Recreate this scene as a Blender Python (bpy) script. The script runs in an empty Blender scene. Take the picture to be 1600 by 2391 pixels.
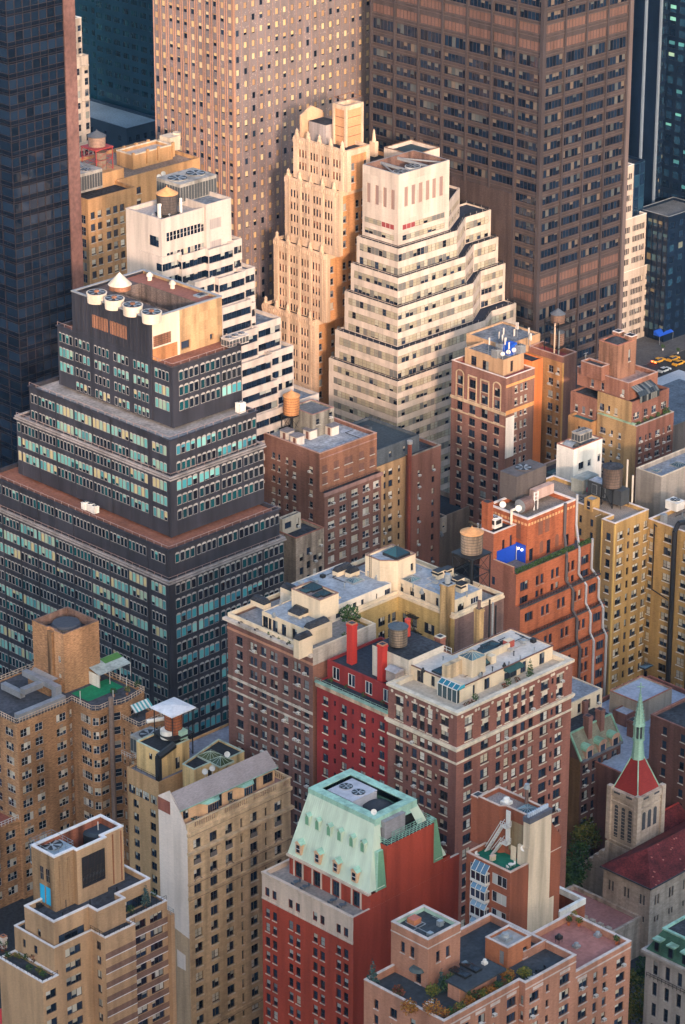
import bpy, math, random
import numpy as np
from bisect import bisect_left
from mathutils import Vector
rnd = random.Random(7)
scene = bpy.context.scene
COL = scene.collection

# ---------------------------------------------------------------- camera, sky, sun, exposure
CAM_H = 340.0
F_PX, PITCH, YAW, ROLL, CX, CY = 7353.0, math.radians(22.93), math.radians(45.04), math.radians(.10), 800.0, 1195.5
SUN_EL, SUN_AZ = math.radians(14.0), math.radians(216.0)
_c, _s = math.cos(PITCH), math.sin(PITCH)
FW = np.array([math.cos(YAW)*_c, math.sin(YAW)*_c, -_s])
RT = np.array([math.sin(YAW), -math.cos(YAW), 0.0])
UP = np.cross(RT, FW)
R2 = math.cos(ROLL)*RT + math.sin(ROLL)*UP
U2 = -math.sin(ROLL)*RT + math.cos(ROLL)*UP
cam_d = bpy.data.cameras.new('camera')
cam = bpy.data.objects.new('camera', cam_d); COL.objects.link(cam)
cam_d.sensor_fit = 'VERTICAL'; cam_d.sensor_height = 24.0; cam_d.lens = 24.0*F_PX/2391.0
cam_d.clip_start = 1.0; cam_d.clip_end = 6000.0
cam.location = (0, 0, CAM_H)
from mathutils import Matrix
cam.rotation_euler = Matrix([[R2[i], U2[i], -FW[i]] for i in range(3)]).to_euler()
scene.camera = cam
world = bpy.data.worlds.new('World'); scene.world = world; world.use_nodes = True
wn = world.node_tree.nodes; wn.clear()
sky = wn.new('ShaderNodeTexSky'); sky.sky_type = 'NISHITA'; sky.sun_disc = False
sky.sun_elevation = SUN_EL; sky.sun_rotation = SUN_AZ; sky.altitude = 100; sky.dust_density = 3.0; sky.ozone_density = 1.8
bg = wn.new('ShaderNodeBackground'); bg.inputs['Strength'].default_value = 0.15
wo = wn.new('ShaderNodeOutputWorld')
world.node_tree.links.new(sky.outputs[0], bg.inputs[0]); world.node_tree.links.new(bg.outputs[0], wo.inputs[0])
sun_d = bpy.data.lights.new('sun', 'SUN'); sun_d.energy = 1.5; sun_d.angle = math.radians(4.0); sun_d.color = (1.0, .68, .5)
sun = bpy.data.objects.new('sun', sun_d); COL.objects.link(sun)
SD = Vector((math.sin(SUN_AZ)*math.cos(SUN_EL), math.cos(SUN_AZ)*math.cos(SUN_EL), math.sin(SUN_EL)))
sun.rotation_euler = SD.to_track_quat('Z', 'Y').to_euler(); sun.location = (0, 0, 500)
vs = scene.view_settings; vs.view_transform = 'Standard'; vs.look = 'None'; vs.exposure = 1.72; vs.gamma = 1.0

# ---------------------------------------------------------------- where a point of the plan lies
def ray(px, py): return FW*F_PX + R2*(px-CX) - U2*(py-CY)
def P(px, py, z):
 d = ray(px, py); t = (z-CAM_H)/d[2]; return (d[0]*t, d[1]*t)
def X(px, y, z):
 n = R2-(px-CX)/F_PX*FW; return -(n[1]*y+n[2]*(z-CAM_H))/n[0]
def Y(px, x, z):
 n = R2-(px-CX)/F_PX*FW; return -(n[0]*x+n[2]*(z-CAM_H))/n[1]
def Z(py, x, y):
 n = U2+(py-CY)/F_PX*FW; return CAM_H-(n[0]*x+n[1]*y)/n[2]
def proj(x, y, z):
 d = np.array([x, y, z-CAM_H]); w = d@FW; return CX+F_PX*(d@R2)/w, CY-F_PX*(d@U2)/w
def PF(px, py, pitch, fl):
 d = ray(px, py); d = d/np.linalg.norm(d); s = fl*math.hypot(d[0], d[1])*F_PX/pitch
 return d[0]*s, d[1]*s, CAM_H+d[2]*s

# ---------------------------------------------------------------- materials
MATS = {}
def _pri(name):
 m = bpy.data.materials.new(name); m.use_nodes = True
 return m, m.node_tree, m.node_tree.nodes['Principled BSDF']
def mat(name, c, rough=.8, var=.18, streak=.25, fine=2.0, stretch=5.0, metal=0.0, spec=.3, coarse=.07, panel=None):
 """wall or roof colour with fine grain, broad patches and vertical weathering streaks"""
 if name in MATS: return MATS[name]
 m, t, b = _pri(name); N, K = t.nodes, t.links
 b.inputs['Roughness'].default_value = rough; b.inputs['Metallic'].default_value = metal
 b.inputs['Specular IOR Level'].default_value = spec
 g = N.new('ShaderNodeNewGeometry')
 def noise(sc, det, sx, sy, sz):
  v = N.new('ShaderNodeVectorMath'); v.operation = 'MULTIPLY'; K.new(g.outputs['Position'], v.inputs[0]); v.inputs[1].default_value = (sx, sy, sz)
  n = N.new('ShaderNodeTexNoise'); n.inputs['Scale'].default_value = sc; n.inputs['Detail'].default_value = det
  K.new(v.outputs[0], n.inputs['Vector']); return n.outputs['Fac']
 def mr(src, lo, hi, a=.3, bb=.7):
  r = N.new('ShaderNodeMapRange'); K.new(src, r.inputs[0]); r.inputs[1].default_value = a; r.inputs[2].default_value = bb
  r.clamp = True; r.inputs[3].default_value = max(lo, .3); r.inputs[4].default_value = hi; return r.outputs[0]
 def mul(a_, b_):
  k = N.new('ShaderNodeMath'); k.operation = 'MULTIPLY'; K.new(a_, k.inputs[0]); K.new(b_, k.inputs[1]); return k.outputs[0]
 var *= 1.35
 f = mul(mr(noise(fine*.75, 4, 1, 1, stretch), 1-var, 1+var), mr(noise(coarse*1.4, 4, 1, 1, .7), 1-var*.9, 1+var*.8))
 if streak: f = mul(f, mr(noise(1.0, 5, .5, .5, .045), 1-min(streak*1.6, .7), 1.06, .34, .56))
 if panel:
  px_, pz_ = panel
  w = N.new('ShaderNodeTexWhiteNoise'); w.noise_dimensions = '3D'
  v = N.new('ShaderNodeVectorMath'); v.operation = 'MULTIPLY'; K.new(g.outputs['Position'], v.inputs[0]); v.inputs[1].default_value = (1/px_, 1/px_, 1/pz_)
  fl = N.new('ShaderNodeVectorMath'); fl.operation = 'FLOOR'; K.new(v.outputs[0], fl.inputs[0]); K.new(fl.outputs[0], w.inputs['Vector'])
  f = mul(f, mr(w.outputs['Value'], .9, 1.1, 0, 1))
 mx = N.new('ShaderNodeMix'); mx.data_type = 'RGBA'; mx.blend_type = 'MULTIPLY'; mx.inputs['Factor'].default_value = 1.0
 mx.inputs['A'].default_value = (*c, 1); K.new(f, mx.inputs['B']); K.new(mx.outputs['Result'], b.inputs['Base Color'])
 MATS[name] = m; return m
def islandmat(name, stops, rough=.6, spec=.3):
 """each separate pane takes one of the given colours"""
 if name in MATS: return MATS[name]
 m, t, b = _pri(name); N, K = t.nodes, t.links
 b.inputs['Roughness'].default_value = rough; b.inputs['Specular IOR Level'].default_value = spec
 g = N.new('ShaderNodeNewGeometry'); o = N.new('ShaderNodeObjectInfo')
 a = N.new('ShaderNodeMath'); a.operation = 'ADD'; K.new(g.outputs['Random Per Island'], a.inputs[0]); K.new(o.outputs['Random'], a.inputs[1])
 fr = N.new('ShaderNodeMath'); fr.operation = 'FRACT'; K.new(a.outputs[0], fr.inputs[0])
 r = N.new('ShaderNodeValToRGB'); r.color_ramp.interpolation = 'CONSTANT'; e = r.color_ramp.elements
 while len(e) < len(stops): e.new(.5)
 for i, c in enumerate(stops): e[i].position = i/len(stops); e[i].color = (*c, 1)
 K.new(fr.outputs[0], r.inputs[0]); K.new(r.outputs[0], b.inputs['Base Color'])
 MATS[name] = m; return m
def glassm(name, c, c2=None, rough=.07, spec=.7):
 c2 = c2 or tuple(v*2.2 for v in c)
 return islandmat(name, [c, tuple((u+v)/2 for u, v in zip(c, c2)), c, c2, tuple(v*.6 for v in c)], rough, spec)
GL = glassm('window_glass', (.012, .02, .035))
GLB = glassm('blue_window_glass', (.008, .022, .05), (.015, .05, .09))
GLN = glassm('navy_glass', (.006, .014, .03), (.01, .022, .045), .06, .6)
BL_CREAM = islandmat('cream_blinds', [(.55, .5, .4), (.42, .38, .3), (.62, .58, .5), (.3, .28, .24), (.5, .42, .3)])
BL_TEAL = islandmat('teal_tinted_blinds', [(.12, .42, .4), (.08, .3, .33), (.2, .55, .48), (.05, .2, .24), (.3, .5, .4)])
BL_WARM = islandmat('warm_blinds', [(.6, .42, .22), (.5, .32, .17), (.6, .46, .28), (.36, .22, .12), (.52, .38, .22)])
BL_GREY = islandmat('grey_blinds', [(.3, .32, .3), (.22, .24, .23), (.38, .38, .34), (.15, .16, .17), (.42, .36, .28)])
F_DARK = mat('dark_frames', (.025, .027, .03), .5, .05, 0)
F_WHITE = mat('white_frames', (.62, .6, .56), .5, .05, 0)
F_TAN = mat('tan_frames', (.35, .27, .18), .5, .05, 0)
F_GREY = mat('grey_frames', (.25, .26, .27), .5, .05, 0)
F_BRZ = mat('bronze_frames', (.08, .055, .045), .5, .05, 0)
SILL = mat('stone_sills', (.5, .46, .4), .8, .12, .1)
BLACK = mat('black_metal', (.018, .019, .021), .5, .1, 0)
STEEL = mat('galvanised_steel', (.3, .32, .33), .45, .12, .1, metal=.3)
WHITE = mat('white_paint', (.72, .69, .63), .6, .07, .15)
TAR = mat('tar_roofing', (.03, .033, .04), .9, .4, 0, coarse=.2, panel=(2.3, 50))
GREYROOF = mat('grey_roofing', (.16, .18, .205), .9, .28, 0, coarse=.25, panel=(2.7, 50))
SILVER = mat('silver_roof_coating', (.3, .33, .37), .6, .28, 0, coarse=.3, panel=(3.1, 50))
GRAVEL = mat('gravel_roofing', (.2, .17, .15), .95, .3, 0, fine=6, stretch=1)
COPPER = mat('green_copper', (.3, .52, .41), .7, .14, .25)
WOODT = mat('weathered_tank_wood', (.2, .15, .115), .9, .2, .4, fine=6, stretch=.2)

# ---------------------------------------------------------------- mesh building
class MB:
 def __init__(s, name, parent=None):
  s.name, s.parent, s.v, s.f, s.m, s.mats, s.kind, s.label, s.smooth, s.starts = name, parent, [], [], [], [], None, None, False, []
 def mi(s, m):
  for i, q in enumerate(s.mats):
   if q is m: return i
  s.mats.append(m); return len(s.mats)-1
 def face(s, pts, m):
  n = len(s.v); s.v.extend(pts); s.f.append(tuple(range(n, n+len(pts)))); s.m.append(s.mi(m))
 def box(s, x0, y0, z0, x1, y1, z1, m, top=None, bottom=True):
  a = [(x0, y0), (x1, y0), (x1, y1), (x0, y1)]; s.prism(a, z0, z1, m, top or m, bottom)
 def prism(s, poly, z0, z1, m, top=None, bottom=False):
  k = len(poly); s.starts.append(len(s.f))
  for i in range(k):
   a, b = poly[i], poly[(i+1) % k]
   s.face([(a[0], a[1], z0), (b[0], b[1], z0), (b[0], b[1], z1), (a[0], a[1], z1)], m)
  if top: s.face([(p[0], p[1], z1) for p in poly], top)
  if bottom: s.face([(p[0], p[1], z0) for p in reversed(poly)], m)
 def frust(s, p0, z0, p1, z1, m, top=None):
  k = len(p0)
  for i in range(k):
   j = (i+1) % k
   s.face([(*p0[i], z0), (*p0[j], z0), (*p1[j], z1), (*p1[i], z1)], m)
  if top: s.face([(*p, z1) for p in p1], top)
 def cyl(s, x, y, z0, z1, r, m, n=20, top=None, r1=None, bottom=False):
  r1 = r if r1 is None else r1
  a = [(x+r*math.cos(i*2*math.pi/n), y+r*math.sin(i*2*math.pi/n)) for i in range(n)]
  if r1 <= 1e-6:
   for i in range(n): s.face([(*a[i], z0), (*a[(i+1) % n], z0), (x, y, z1)], m)
  else:
   b = [(x+r1*math.cos(i*2*math.pi/n), y+r1*math.sin(i*2*math.pi/n)) for i in range(n)]
   s.frust(a, z0, b, z1, m, top if top else m)
  if bottom: s.face([(*q, z0) for q in reversed(a)], m)
 def bar(s, p, q, r, m, n=4):
  p, q = Vector(p), Vector(q); d = (q-p).normalized()
  u = d.cross(Vector((0, 0, 1)));
  if u.length < .01: u = Vector((1, 0, 0))
  u.normalize(); w = d.cross(u); off_ = math.pi/4
  A = [p+(u*math.cos(off_+i*2*math.pi/n)+w*math.sin(off_+i*2*math.pi/n))*r for i in range(n)]
  B = [x+(q-p) for x in A]
  for i in range(n): s.face([tuple(A[i]), tuple(A[(i+1) % n]), tuple(B[(i+1) % n]), tuple(B[i])][::-1], m)
  s.face([tuple(x) for x in A], m); s.face([tuple(x) for x in reversed(B)], m)
 def build(s, org, parent):
  me = bpy.data.meshes.new(s.name)
  v = np.array(s.v, dtype=np.float64)-np.array(org); me.from_pydata(v.tolist(), [], s.f)
  for m in s.mats: me.materials.append(m)
  me.polygons.foreach_set('material_index', s.m)
  if s.smooth: me.polygons.foreach_set('use_smooth', [True]*len(s.f))
  o = bpy.data.objects.new(s.name, me); COL.objects.link(o)
  if parent: o.parent = parent
  if s.kind: o['kind'] = s.kind
  if s.label: o['label'] = s.label
  return o
def poff(poly, d):
 k, out = len(poly), []
 for i in range(k):
  a, b, c = poly[i-1], poly[i], poly[(i+1) % k]
  e1 = (b[0]-a[0], b[1]-a[1]); l1 = math.hypot(*e1) or 1e-9; n1 = (e1[1]/l1, -e1[0]/l1)
  e2 = (c[0]-b[0], c[1]-b[1]); l2 = math.hypot(*e2) or 1e-9; n2 = (e2[1]/l2, -e2[0]/l2)
  q = 1+n1[0]*n2[0]+n1[1]*n2[1]; q = max(q, .3)
  out.append((b[0]+d*(n1[0]+n2[0])/q, b[1]+d*(n1[1]+n2[1])/q))
 return out
def rect(x0, y0, x1, y1): return [(x0, y0), (x1, y0), (x1, y1), (x0, y1)]

# ---------------------------------------------------------------- windows
class WS:
 """a kind of window"""
 def __init__(s, frame=F_DARK, nx=1, ny=2, f=.08, m=.06, blind=BL_CREAM, bp=.55, sill=None, rec=.22, glass=GL, ac=0.0, peak=0, name='window', full=.15):
  s.frame, s.nx, s.ny, s.f, s.m, s.blind, s.bp, s.sill, s.rec, s.glass, s.ac, s.peak, s.name, s.full = frame, nx, ny, f, m, blind, bp, sill, rec, glass, ac, peak, name, full
  s.cache = {}
 def data(s, w, h, var):
  key = (round(w, 2), round(h, 2), var)
  if key in s.cache: return s.cache[key]
  r = random.Random(hash((key[0], key[1]))*7+var*131); V, Fm = [], []
  def q(x0, z0, x1, z1, y, m): V.extend([(x0, y, z0), (x1, y, z0), (x1, y, z1), (x0, y, z1)]); Fm.append(m)
  a = w/2; f = min(s.f, w*.2)
  q(-a, 0, -a+f, h, -.05, 0); q(a-f, 0, a, h, -.05, 0); q(-a+f, 0, a-f, f, -.05, 0); q(-a+f, h-f, a-f, h, -.05, 0)
  cw = (w-2*f-(s.nx-1)*s.m)/s.nx; band = r.random() < s.bp*.5; bf0 = r.choice([.35, .5, .5, .65, .9])
  for i in range(s.nx):
   x = -a+f+i*(cw+s.m)
   q(x, f, x+cw, h-f, 0, 1)
   if i: q(x-s.m, f, x, h-f, -.05, 0)
   if s.ny > 1:
    for k in range(1, s.ny): zz = f+(h-2*f)*k/s.ny; q(x, zz-.03, x+cw, zz+.03, -.04, 0)
   if r.random() < s.bp:
    bf = 1.0 if r.random() < s.full else (bf0 if band or r.random() < .6 else r.choice([.2, .3, .5, .5, .7]))
    q(x, h-f-(h-2*f)*bf, x+cw, h-f, -.015, 2)
  if s.peak:
   n = len(V); t = s.peak; ft = .12
   V.extend([(-a, -.07, h), (a, -.07, h), (a, -.07, h+t*.35), (a*.4, -.07, h+t), (-a*.4, -.07, h+t), (-a, -.07, h+t*.35)])
  V = np.array(V, dtype=np.float64).reshape(-1, 3); s.cache[key] = (V, Fm); return s.cache[key]
 def mesh(s, w, h, var):
  key = ('m', round(w, 2), round(h, 2), var)
  if key in s.cache: return s.cache[key]
  V, Fm = s.data(w, h, var); s.cache[key] = s._mk(V, Fm); return s.cache[key]
 def _mk(s, V, Fm):
  me = bpy.data.meshes.new(s.name); fs = [(4*i, 4*i+1, 4*i+2, 4*i+3) for i in range(len(Fm))]; ms = list(Fm)
  if s.peak:
   n = len(Fm)*4; fs.append(tuple(range(n, n+6))); ms.append(0)
  me.from_pydata(V.tolist(), [], fs)
  for m in (s.frame, s.glass, s.blind): me.materials.append(m)
  me.polygons.foreach_set('material_index', ms); return me
 def sillmesh(s, w):
  key = ('s', round(w, 2))
  if key not in s.cache:
   mb = MB('sill'); mb.box(-w/2-.1, -s.rec-.14, -.16, w/2+.1, -s.rec+.02, .0, s.sill)
   me = bpy.data.meshes.new('sill'); me.from_pydata(mb.v, [], mb.f); me.materials.append(s.sill); s.cache[key] = me
  return s.cache[key]
AC_MESH = []
def ac_mesh():
 if AC_MESH: return AC_MESH[0]
 mb = MB('air_conditioner'); c = mat('ac_casing', (.6, .57, .52), .6, .06, .1); g = mat('ac_grille', (.2, .2, .2), .7, .05, 0)
 mb.box(-.36, -.5, 0, .36, .1, .46, c)
 mb.face([(-.3, -.504, .06), (.3, -.504, .06), (.3, -.504, .4), (-.3, -.504, .4)], g)
 for i in range(4): mb.face([(-.3, -.508, .1+i*.08), (.3, -.508, .1+i*.08), (.3, -.508, .13+i*.08), (-.3, -.508, .13+i*.08)], c)
 mb.face([(.364, -.4, .1), (.364, 0, .1), (.364, 0, .36), (.364, -.4, .36)], g); mb.face([(-.364, 0, .1), (-.364, -.4, .1), (-.364, -.4, .36), (-.364, 0, .36)], g)
 me = bpy.data.meshes.new('air_conditioner'); me.from_pydata(mb.v, [], mb.f)
 for m in mb.mats: me.materials.append(m)
 me.polygons.foreach_set('material_index', mb.m); AC_MESH.append(me); return me

# ---------------------------------------------------------------- things and buildings
THINGS = []
class Thing:
 def __init__(s, name, label, cat, org, group=None, acwhere=None, seed=1):
  s.name, s.label, s.cat, s.org, s.group, s.parts, s.wins, s.acwhere = name, label, cat, org, group, [], [], acwhere
  s.r = random.Random(seed*97+len(THINGS)); s.shared = {}; THINGS.append(s)
 SPLIT = ('pier', 'rib', 'string_course', 'cornice', 'spandrel_panel', 'roof_beam', 'lintel', 'crenellated_wall')
 def new(s, name, parent=None):
  m = MB(name, parent); s.parts.append(m); return m
 def get(s, name):
  if name not in s.shared: s.shared[name] = s.new(name)
  return s.shared[name]
 def finish(s):
  live = []
  for p in s.parts:
   if not p.f: continue
   st = sorted(set(p.starts)|{0}) if p.name in s.SPLIT else [0]
   if len(st) < 2 or len(st) > 60: live.append(p); continue
   for a, c in zip(st, st[1:]+[len(p.f)]):
    q = MB(p.name, p.parent); q.mats = p.mats
    for f, m in zip(p.f[a:c], p.m[a:c]): k = len(q.v); q.v.extend(p.v[i] for i in f); q.f.append(tuple(range(k, k+len(f)))); q.m.append(m)
    if q.f: live.append(q)
  if len(live) == 1 and not s.wins:
   p = live[0]; p.name = s.name; s.e = p.build(s.org, None); s.e.location = s.org
  else:
   s.e = bpy.data.objects.new(s.name, None); COL.objects.link(s.e); s.e.location = s.org; s.e.empty_display_size = 2
   done = {}
   for p in live:
    par = done.get(id(p.parent), s.e) if p.parent else s.e
    done[id(p)] = p.build(s.org, par)
  s.e['label'] = s.label; s.e['category'] = s.cat
  if s.group: s.e['group'] = s.group
 # a wall with window openings
 def facade(s, mb, p0, p1, z0, z1, m, wins, reveal=None):
  L = math.hypot(p1[0]-p0[0], p1[1]-p0[1]); ex, ey = (p1[0]-p0[0])/L, (p1[1]-p0[1])/L; nx, ny = ey, -ex
  ok = [w for w in wins if w[0]-w[2]/2 > .02 and w[0]+w[2]/2 < L-.02 and w[1] > z0+.02 and w[1]+w[3] < z1-.02]
  us = sorted({0.0, round(L, 3)} | {round(w[0]-w[2]/2, 3) for w in ok} | {round(w[0]+w[2]/2, 3) for w in ok})
  zs = sorted({round(z0, 3), round(z1, 3)} | {round(w[1], 3) for w in ok} | {round(w[1]+w[3], 3) for w in ok})
  occ = np.zeros((len(us)-1, len(zs)-1), bool)
  for w in ok:
   i0, i1 = bisect_left(us, round(w[0]-w[2]/2, 3)-1e-6), bisect_left(us, round(w[0]+w[2]/2, 3)-1e-6)
   k0, k1 = bisect_left(zs, round(w[1], 3)-1e-6), bisect_left(zs, round(w[1]+w[3], 3)-1e-6)
   if occ[i0:i1, k0:k1].any(): continue
   occ[i0:i1, k0:k1] = True
   st = w[4]; d = st.rec; ua, ub, za, zb = us[i0], us[i1], zs[k0], zs[k1]
   pt = lambda u, dd, z: (p0[0]+ex*u-nx*dd, p0[1]+ey*u-ny*dd, z)
   rm = reveal or m
   mb.face([pt(ua, 0, za), pt(ua, d, za), pt(ua, d, zb), pt(ua, 0, zb)], rm); mb.face([pt(ub, d, za), pt(ub, 0, za), pt(ub, 0, zb), pt(ub, d, zb)], rm)
   mb.face([pt(ua, 0, za), pt(ub, 0, za), pt(ub, d, za), pt(ua, d, za)], rm); mb.face([pt(ua, d, zb), pt(ub, d, zb), pt(ub, 0, zb), pt(ua, 0, zb)], rm)
   c = pt((ua+ub)/2, d, za); s.wins.append((st, ub-ua, zb-za, c, math.atan2(ey, ex), s.r.randrange(10), s.r.random() < st.ac, (nx, ny)))
  for i in range(len(us)-1):
   k = 0
   while k < len(zs)-1:
    if occ[i, k]: k += 1; continue
    j = k
    while j < len(zs)-1 and not occ[i, j]: j += 1
    a = (p0[0]+ex*us[i], p0[1]+ey*us[i]); b = (p0[0]+ex*us[i+1], p0[1]+ey*us[i+1])
    mb.face([(*a, zs[k]), (*b, zs[k]), (*b, zs[j]), (*a, zs[j])], m); k = j
 def tier(s, poly, z0, z1, wall, roof=None, fac=None, ph=.8, cop=None, cw=.35, cv=.05, ch=.14, part='wall', wallL=None, inner=None, mats=None):
  """one storey block: walls with openings, sunk roof, parapet and coping"""
  fac = fac or {}; mb = s.get(part) if part == 'wall' else s.new(part); k = len(poly)
  for i in range(k):
   a, b = poly[i], poly[(i+1) % k]; m = (mats or {}).get(i, wall)
   if i in fac and fac[i]:
    L = math.hypot(b[0]-a[0], b[1]-a[1]); ws = []
    for g in (fac[i] if isinstance(fac[i], list) else [fac[i]]): ws += g(L, z0, z1)
    s.facade(mb, a, b, z0, z1, m, ws)
   else: mb.face([(*a, z0), (*b, z0), (*b, z1), (*a, z1)], m)
  if roof:
   inn = poff(poly, -cw); r = s.new('roof'); zr = z1-ph
   r.face([(*p, zr) for p in inn], roof)
   im = inner or wall
   for i in range(k):
    a, b, c, d = poly[i], poly[(i+1) % k], inn[(i+1) % k], inn[i]
    mb.face([(*a, z1), (*b, z1), (*c, z1), (*d, z1)], im)
    mb.face([(*c, zr), (*d, zr), (*d, z1), (*c, z1)], im)
   if cop: s.ring(poly, z1+.003, ch, cv, cw+.03, cop, 'coping')
  return mb
 def ring(s, poly, z, h, out, inn, m, part='cornice', mb=None):
  mb = mb or s.new(part); mb.starts.append(len(mb.f)); o, n = poff(poly, out), poff(poly, -inn); k = len(poly)
  for i in range(k):
   j = (i+1) % k
   mb.face([(*o[i], z), (*o[j], z), (*o[j], z+h), (*o[i], z+h)], m)
   mb.face([(*n[j], z), (*n[i], z), (*n[i], z+h), (*n[j], z+h)], m)
   mb.face([(*o[i], z+h), (*o[j], z+h), (*n[j], z+h), (*n[i], z+h)], m)
   mb.face([(*o[j], z), (*o[i], z), (*n[i], z), (*n[j], z)], m)
  return mb
 def strip(s, p0, p1, z, h, out, m, part='cornice', mb=None, ext=0.0):
  """a straight ledge along one wall"""
  mb = mb or s.new(part); L = math.hypot(p1[0]-p0[0], p1[1]-p0[1]); ex, ey = (p1[0]-p0[0])/L, (p1[1]-p0[1])/L; nx, ny = ey, -ex
  a = (p0[0]-ex*ext, p0[1]-ey*ext); b = (p1[0]+ex*ext, p1[1]+ey*ext); q = .02
  poly = [(a[0]+nx*out, a[1]+ny*out), (b[0]+nx*out, b[1]+ny*out), (b[0]-nx*q, b[1]-ny*q), (a[0]-nx*q, a[1]-ny*q)]
  mb.prism(poly, z, z+h, m, m, True); return mb
 def rail(s, pts, z, h, m, step=2.0, closed=False, part='railing', r=.04, rails=2):
  mb = s.new(part); n = len(pts)
  for i in range(n if closed else n-1):
   a, b = pts[i], pts[(i+1) % n]; L = math.hypot(b[0]-a[0], b[1]-a[1]); k = max(1, int(L/step))
   for j in range(rails): zz = z+h*(j+1)/rails; mb.bar((*a, zz), (*b, zz), r, m)
   for j in range(k+1): t = j/k; q = (a[0]+(b[0]-a[0])*t, a[1]+(b[1]-a[1])*t); mb.bar((*q, z), (*q, z+h), r, m)
  return mb
def G(cols, top, pitch, n, h, side='R', skip=None):
 """a regular grid: cols are (fraction from the near corner, width, style); rows count down from the top"""
 def f(L, z0, z1):
  out = []
  for k in range(n):
   zb = z1-top-k*pitch-h
   for i, c in enumerate(cols):
    if skip and skip(i, k): continue
    u = c[0]*L if side == 'R' else L-c[0]*L
    hh = c[3] if len(c) > 3 else h
    out.append((u, zb+(h-hh), c[1], hh, c[2]))
  return out
 return f
def even(n, w, st, a=0.0, b=1.0): return [(a+(b-a)*(i+.5)/n, w, st) for i in range(n)]
def one(u, down, w, h, st, side='R'):
 """a single opening: fraction from the near corner, metres from the top to its head"""
 return lambda L, z0, z1: [((u*L if side == 'R' else L-u*L), z1-down-h, w, h, st)]
# ---------------------------------------------------------------- rooftop gear and planting
def water_tank(x, y, z, r, h, leg, label, wood=None, roofm=None, rh=1.4, frame=None, legs=True, flat=None, span=None, group=None):
 wood = wood or WOODT; roofm = roofm or mat('tank_roof_felt', (.09, .1, .115), .8, .15, 0); frame = frame or BLACK
 t = Thing('water_tank', label, 'water tank', (x, y, z), group)
 k = t.new('barrel'); k.cyl(x, y, z+leg, z+leg+h, r*.97, wood, 28, r1=r, bottom=True)
 hp = t.new('hoop', k)
 for i in range(7): zz = z+leg+h*(.06+.145*i); rr = r*(.97+.03*(.06+.145*i)); hp.cyl(x, y, zz, zz+.07, rr+.03, BLACK, 28)
 if flat is None:
  rf = t.new('roof'); rf.cyl(x, y, z+leg+h, z+leg+h+.12, r+.16, roofm, 28); rf.cyl(x, y, z+leg+h+.12, z+leg+h+.12+rh, r+.16, roofm, 28, r1=0)
  rf.cyl(x, y, z+leg+h+rh, z+leg+h+rh+.35, .12, roofm, 8)
 if legs:
  s_ = span or r*.8
  pl = t.new('platform'); pl.box(x-s_-.25, y-s_-.25, z+leg-.35, x+s_+.25, y+s_+.25, z+leg-.08, frame)
  cs = [(x-s_, y-s_), (x+s_, y-s_), (x+s_, y+s_), (x-s_, y+s_)]
  for c in cs: g = t.new('leg'); g.bar((*c, z), (*c, z+leg-.3), .13, frame)
  br = t.new('brace')
  for i in range(4):
   a, b = cs[i], cs[(i+1) % 4]; n = 2 if leg > 5 else 1
   for j in range(n):
    za, zb = z+(leg-.4)*j/n+.1, z+(leg-.4)*(j+1)/n
    br.bar((*a, za), (*b, zb), .05, frame); br.bar((*b, za), (*a, zb), .05, frame); br.bar((*a, zb), (*b, zb), .07, frame)
  pp = t.new('riser_pipe'); pp.cyl(x+.2, y, z, z+leg, .28, frame, 8)
 return t
def hvac(x0, y0, x1, y1, z, h, label, body=None, fans=2, legs=.4, group=None, slats=True, along='x'):
 body = body or STEEL
 t = Thing('cooling_unit', label, 'cooling unit', ((x0+x1)/2, (y0+y1)/2, z), group)
 c = t.new('casing'); c.box(x0, y0, z+legs, x1, y1, z+legs+h, body); c.box(x0-.06, y0-.06, z+legs+h, x1+.06, y1+.06, z+legs+h+.1, body)
 lg = t.new('stand')
 for px in (x0+.15, x1-.15):
  for py in (y0+.15, y1-.15): lg.bar((px, py, z), (px, py, z+legs), .07, BLACK)
 if slats:
  l = t.new('louvre'); n = int((x1-x0)/.9)
  dk = mat('louvre_dark', (.06, .065, .07), .7, .1, 0)
  for i in range(n):
   a = x0+(x1-x0)*(i+.08)/n; b = x0+(x1-x0)*(i+.92)/n
   l.face([(a, y0-.012, z+legs+h*.12), (b, y0-.012, z+legs+h*.12), (b, y0-.012, z+legs+h*.85), (a, y0-.012, z+legs+h*.85)], dk)
  n = max(1, int((y1-y0)/.9))
  for i in range(n):
   a = y0+(y1-y0)*(i+.08)/n; b = y0+(y1-y0)*(i+.92)/n
   l.face([(x0-.012, b, z+legs+h*.12), (x0-.012, a, z+legs+h*.12), (x0-.012, a, z+legs+h*.85), (x0-.012, b, z+legs+h*.85)], dk)
 zt = z+legs+h+.1
 for i in range(fans):
  if along == 'x': fx, fy = x0+(x1-x0)*(i+.5)/fans, (y0+y1)/2; r = min((x1-x0)/fans, y1-y0)*.4
  else: fx, fy = (x0+x1)/2, y0+(y1-y0)*(i+.5)/fans; r = min((y1-y0)/fans, x1-x0)*.4
  fn = t.new('fan'); fan(fn, fx, fy, zt, r, .18, body)
 return t
def fan(mb, x, y, z, r, h, rim):
 mb.cyl(x, y, z, z+h, r, rim, 20, top=BLACK)
 mb.cyl(x, y, z+h, z+h+.03, r*.16, rim, 10)
 for i in range(6):
  a = i*math.pi/3; b = a+.45
  mb.face([(x+r*.15*math.cos(a), y+r*.15*math.sin(a), z+h+.02), (x+r*.9*math.cos(a), y+r*.9*math.sin(a), z+h+.02), (x+r*.9*math.cos(b), y+r*.9*math.sin(b), z+h+.05), (x+r*.15*math.cos(b), y+r*.15*math.sin(b), z+h+.05)], STEEL)
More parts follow.
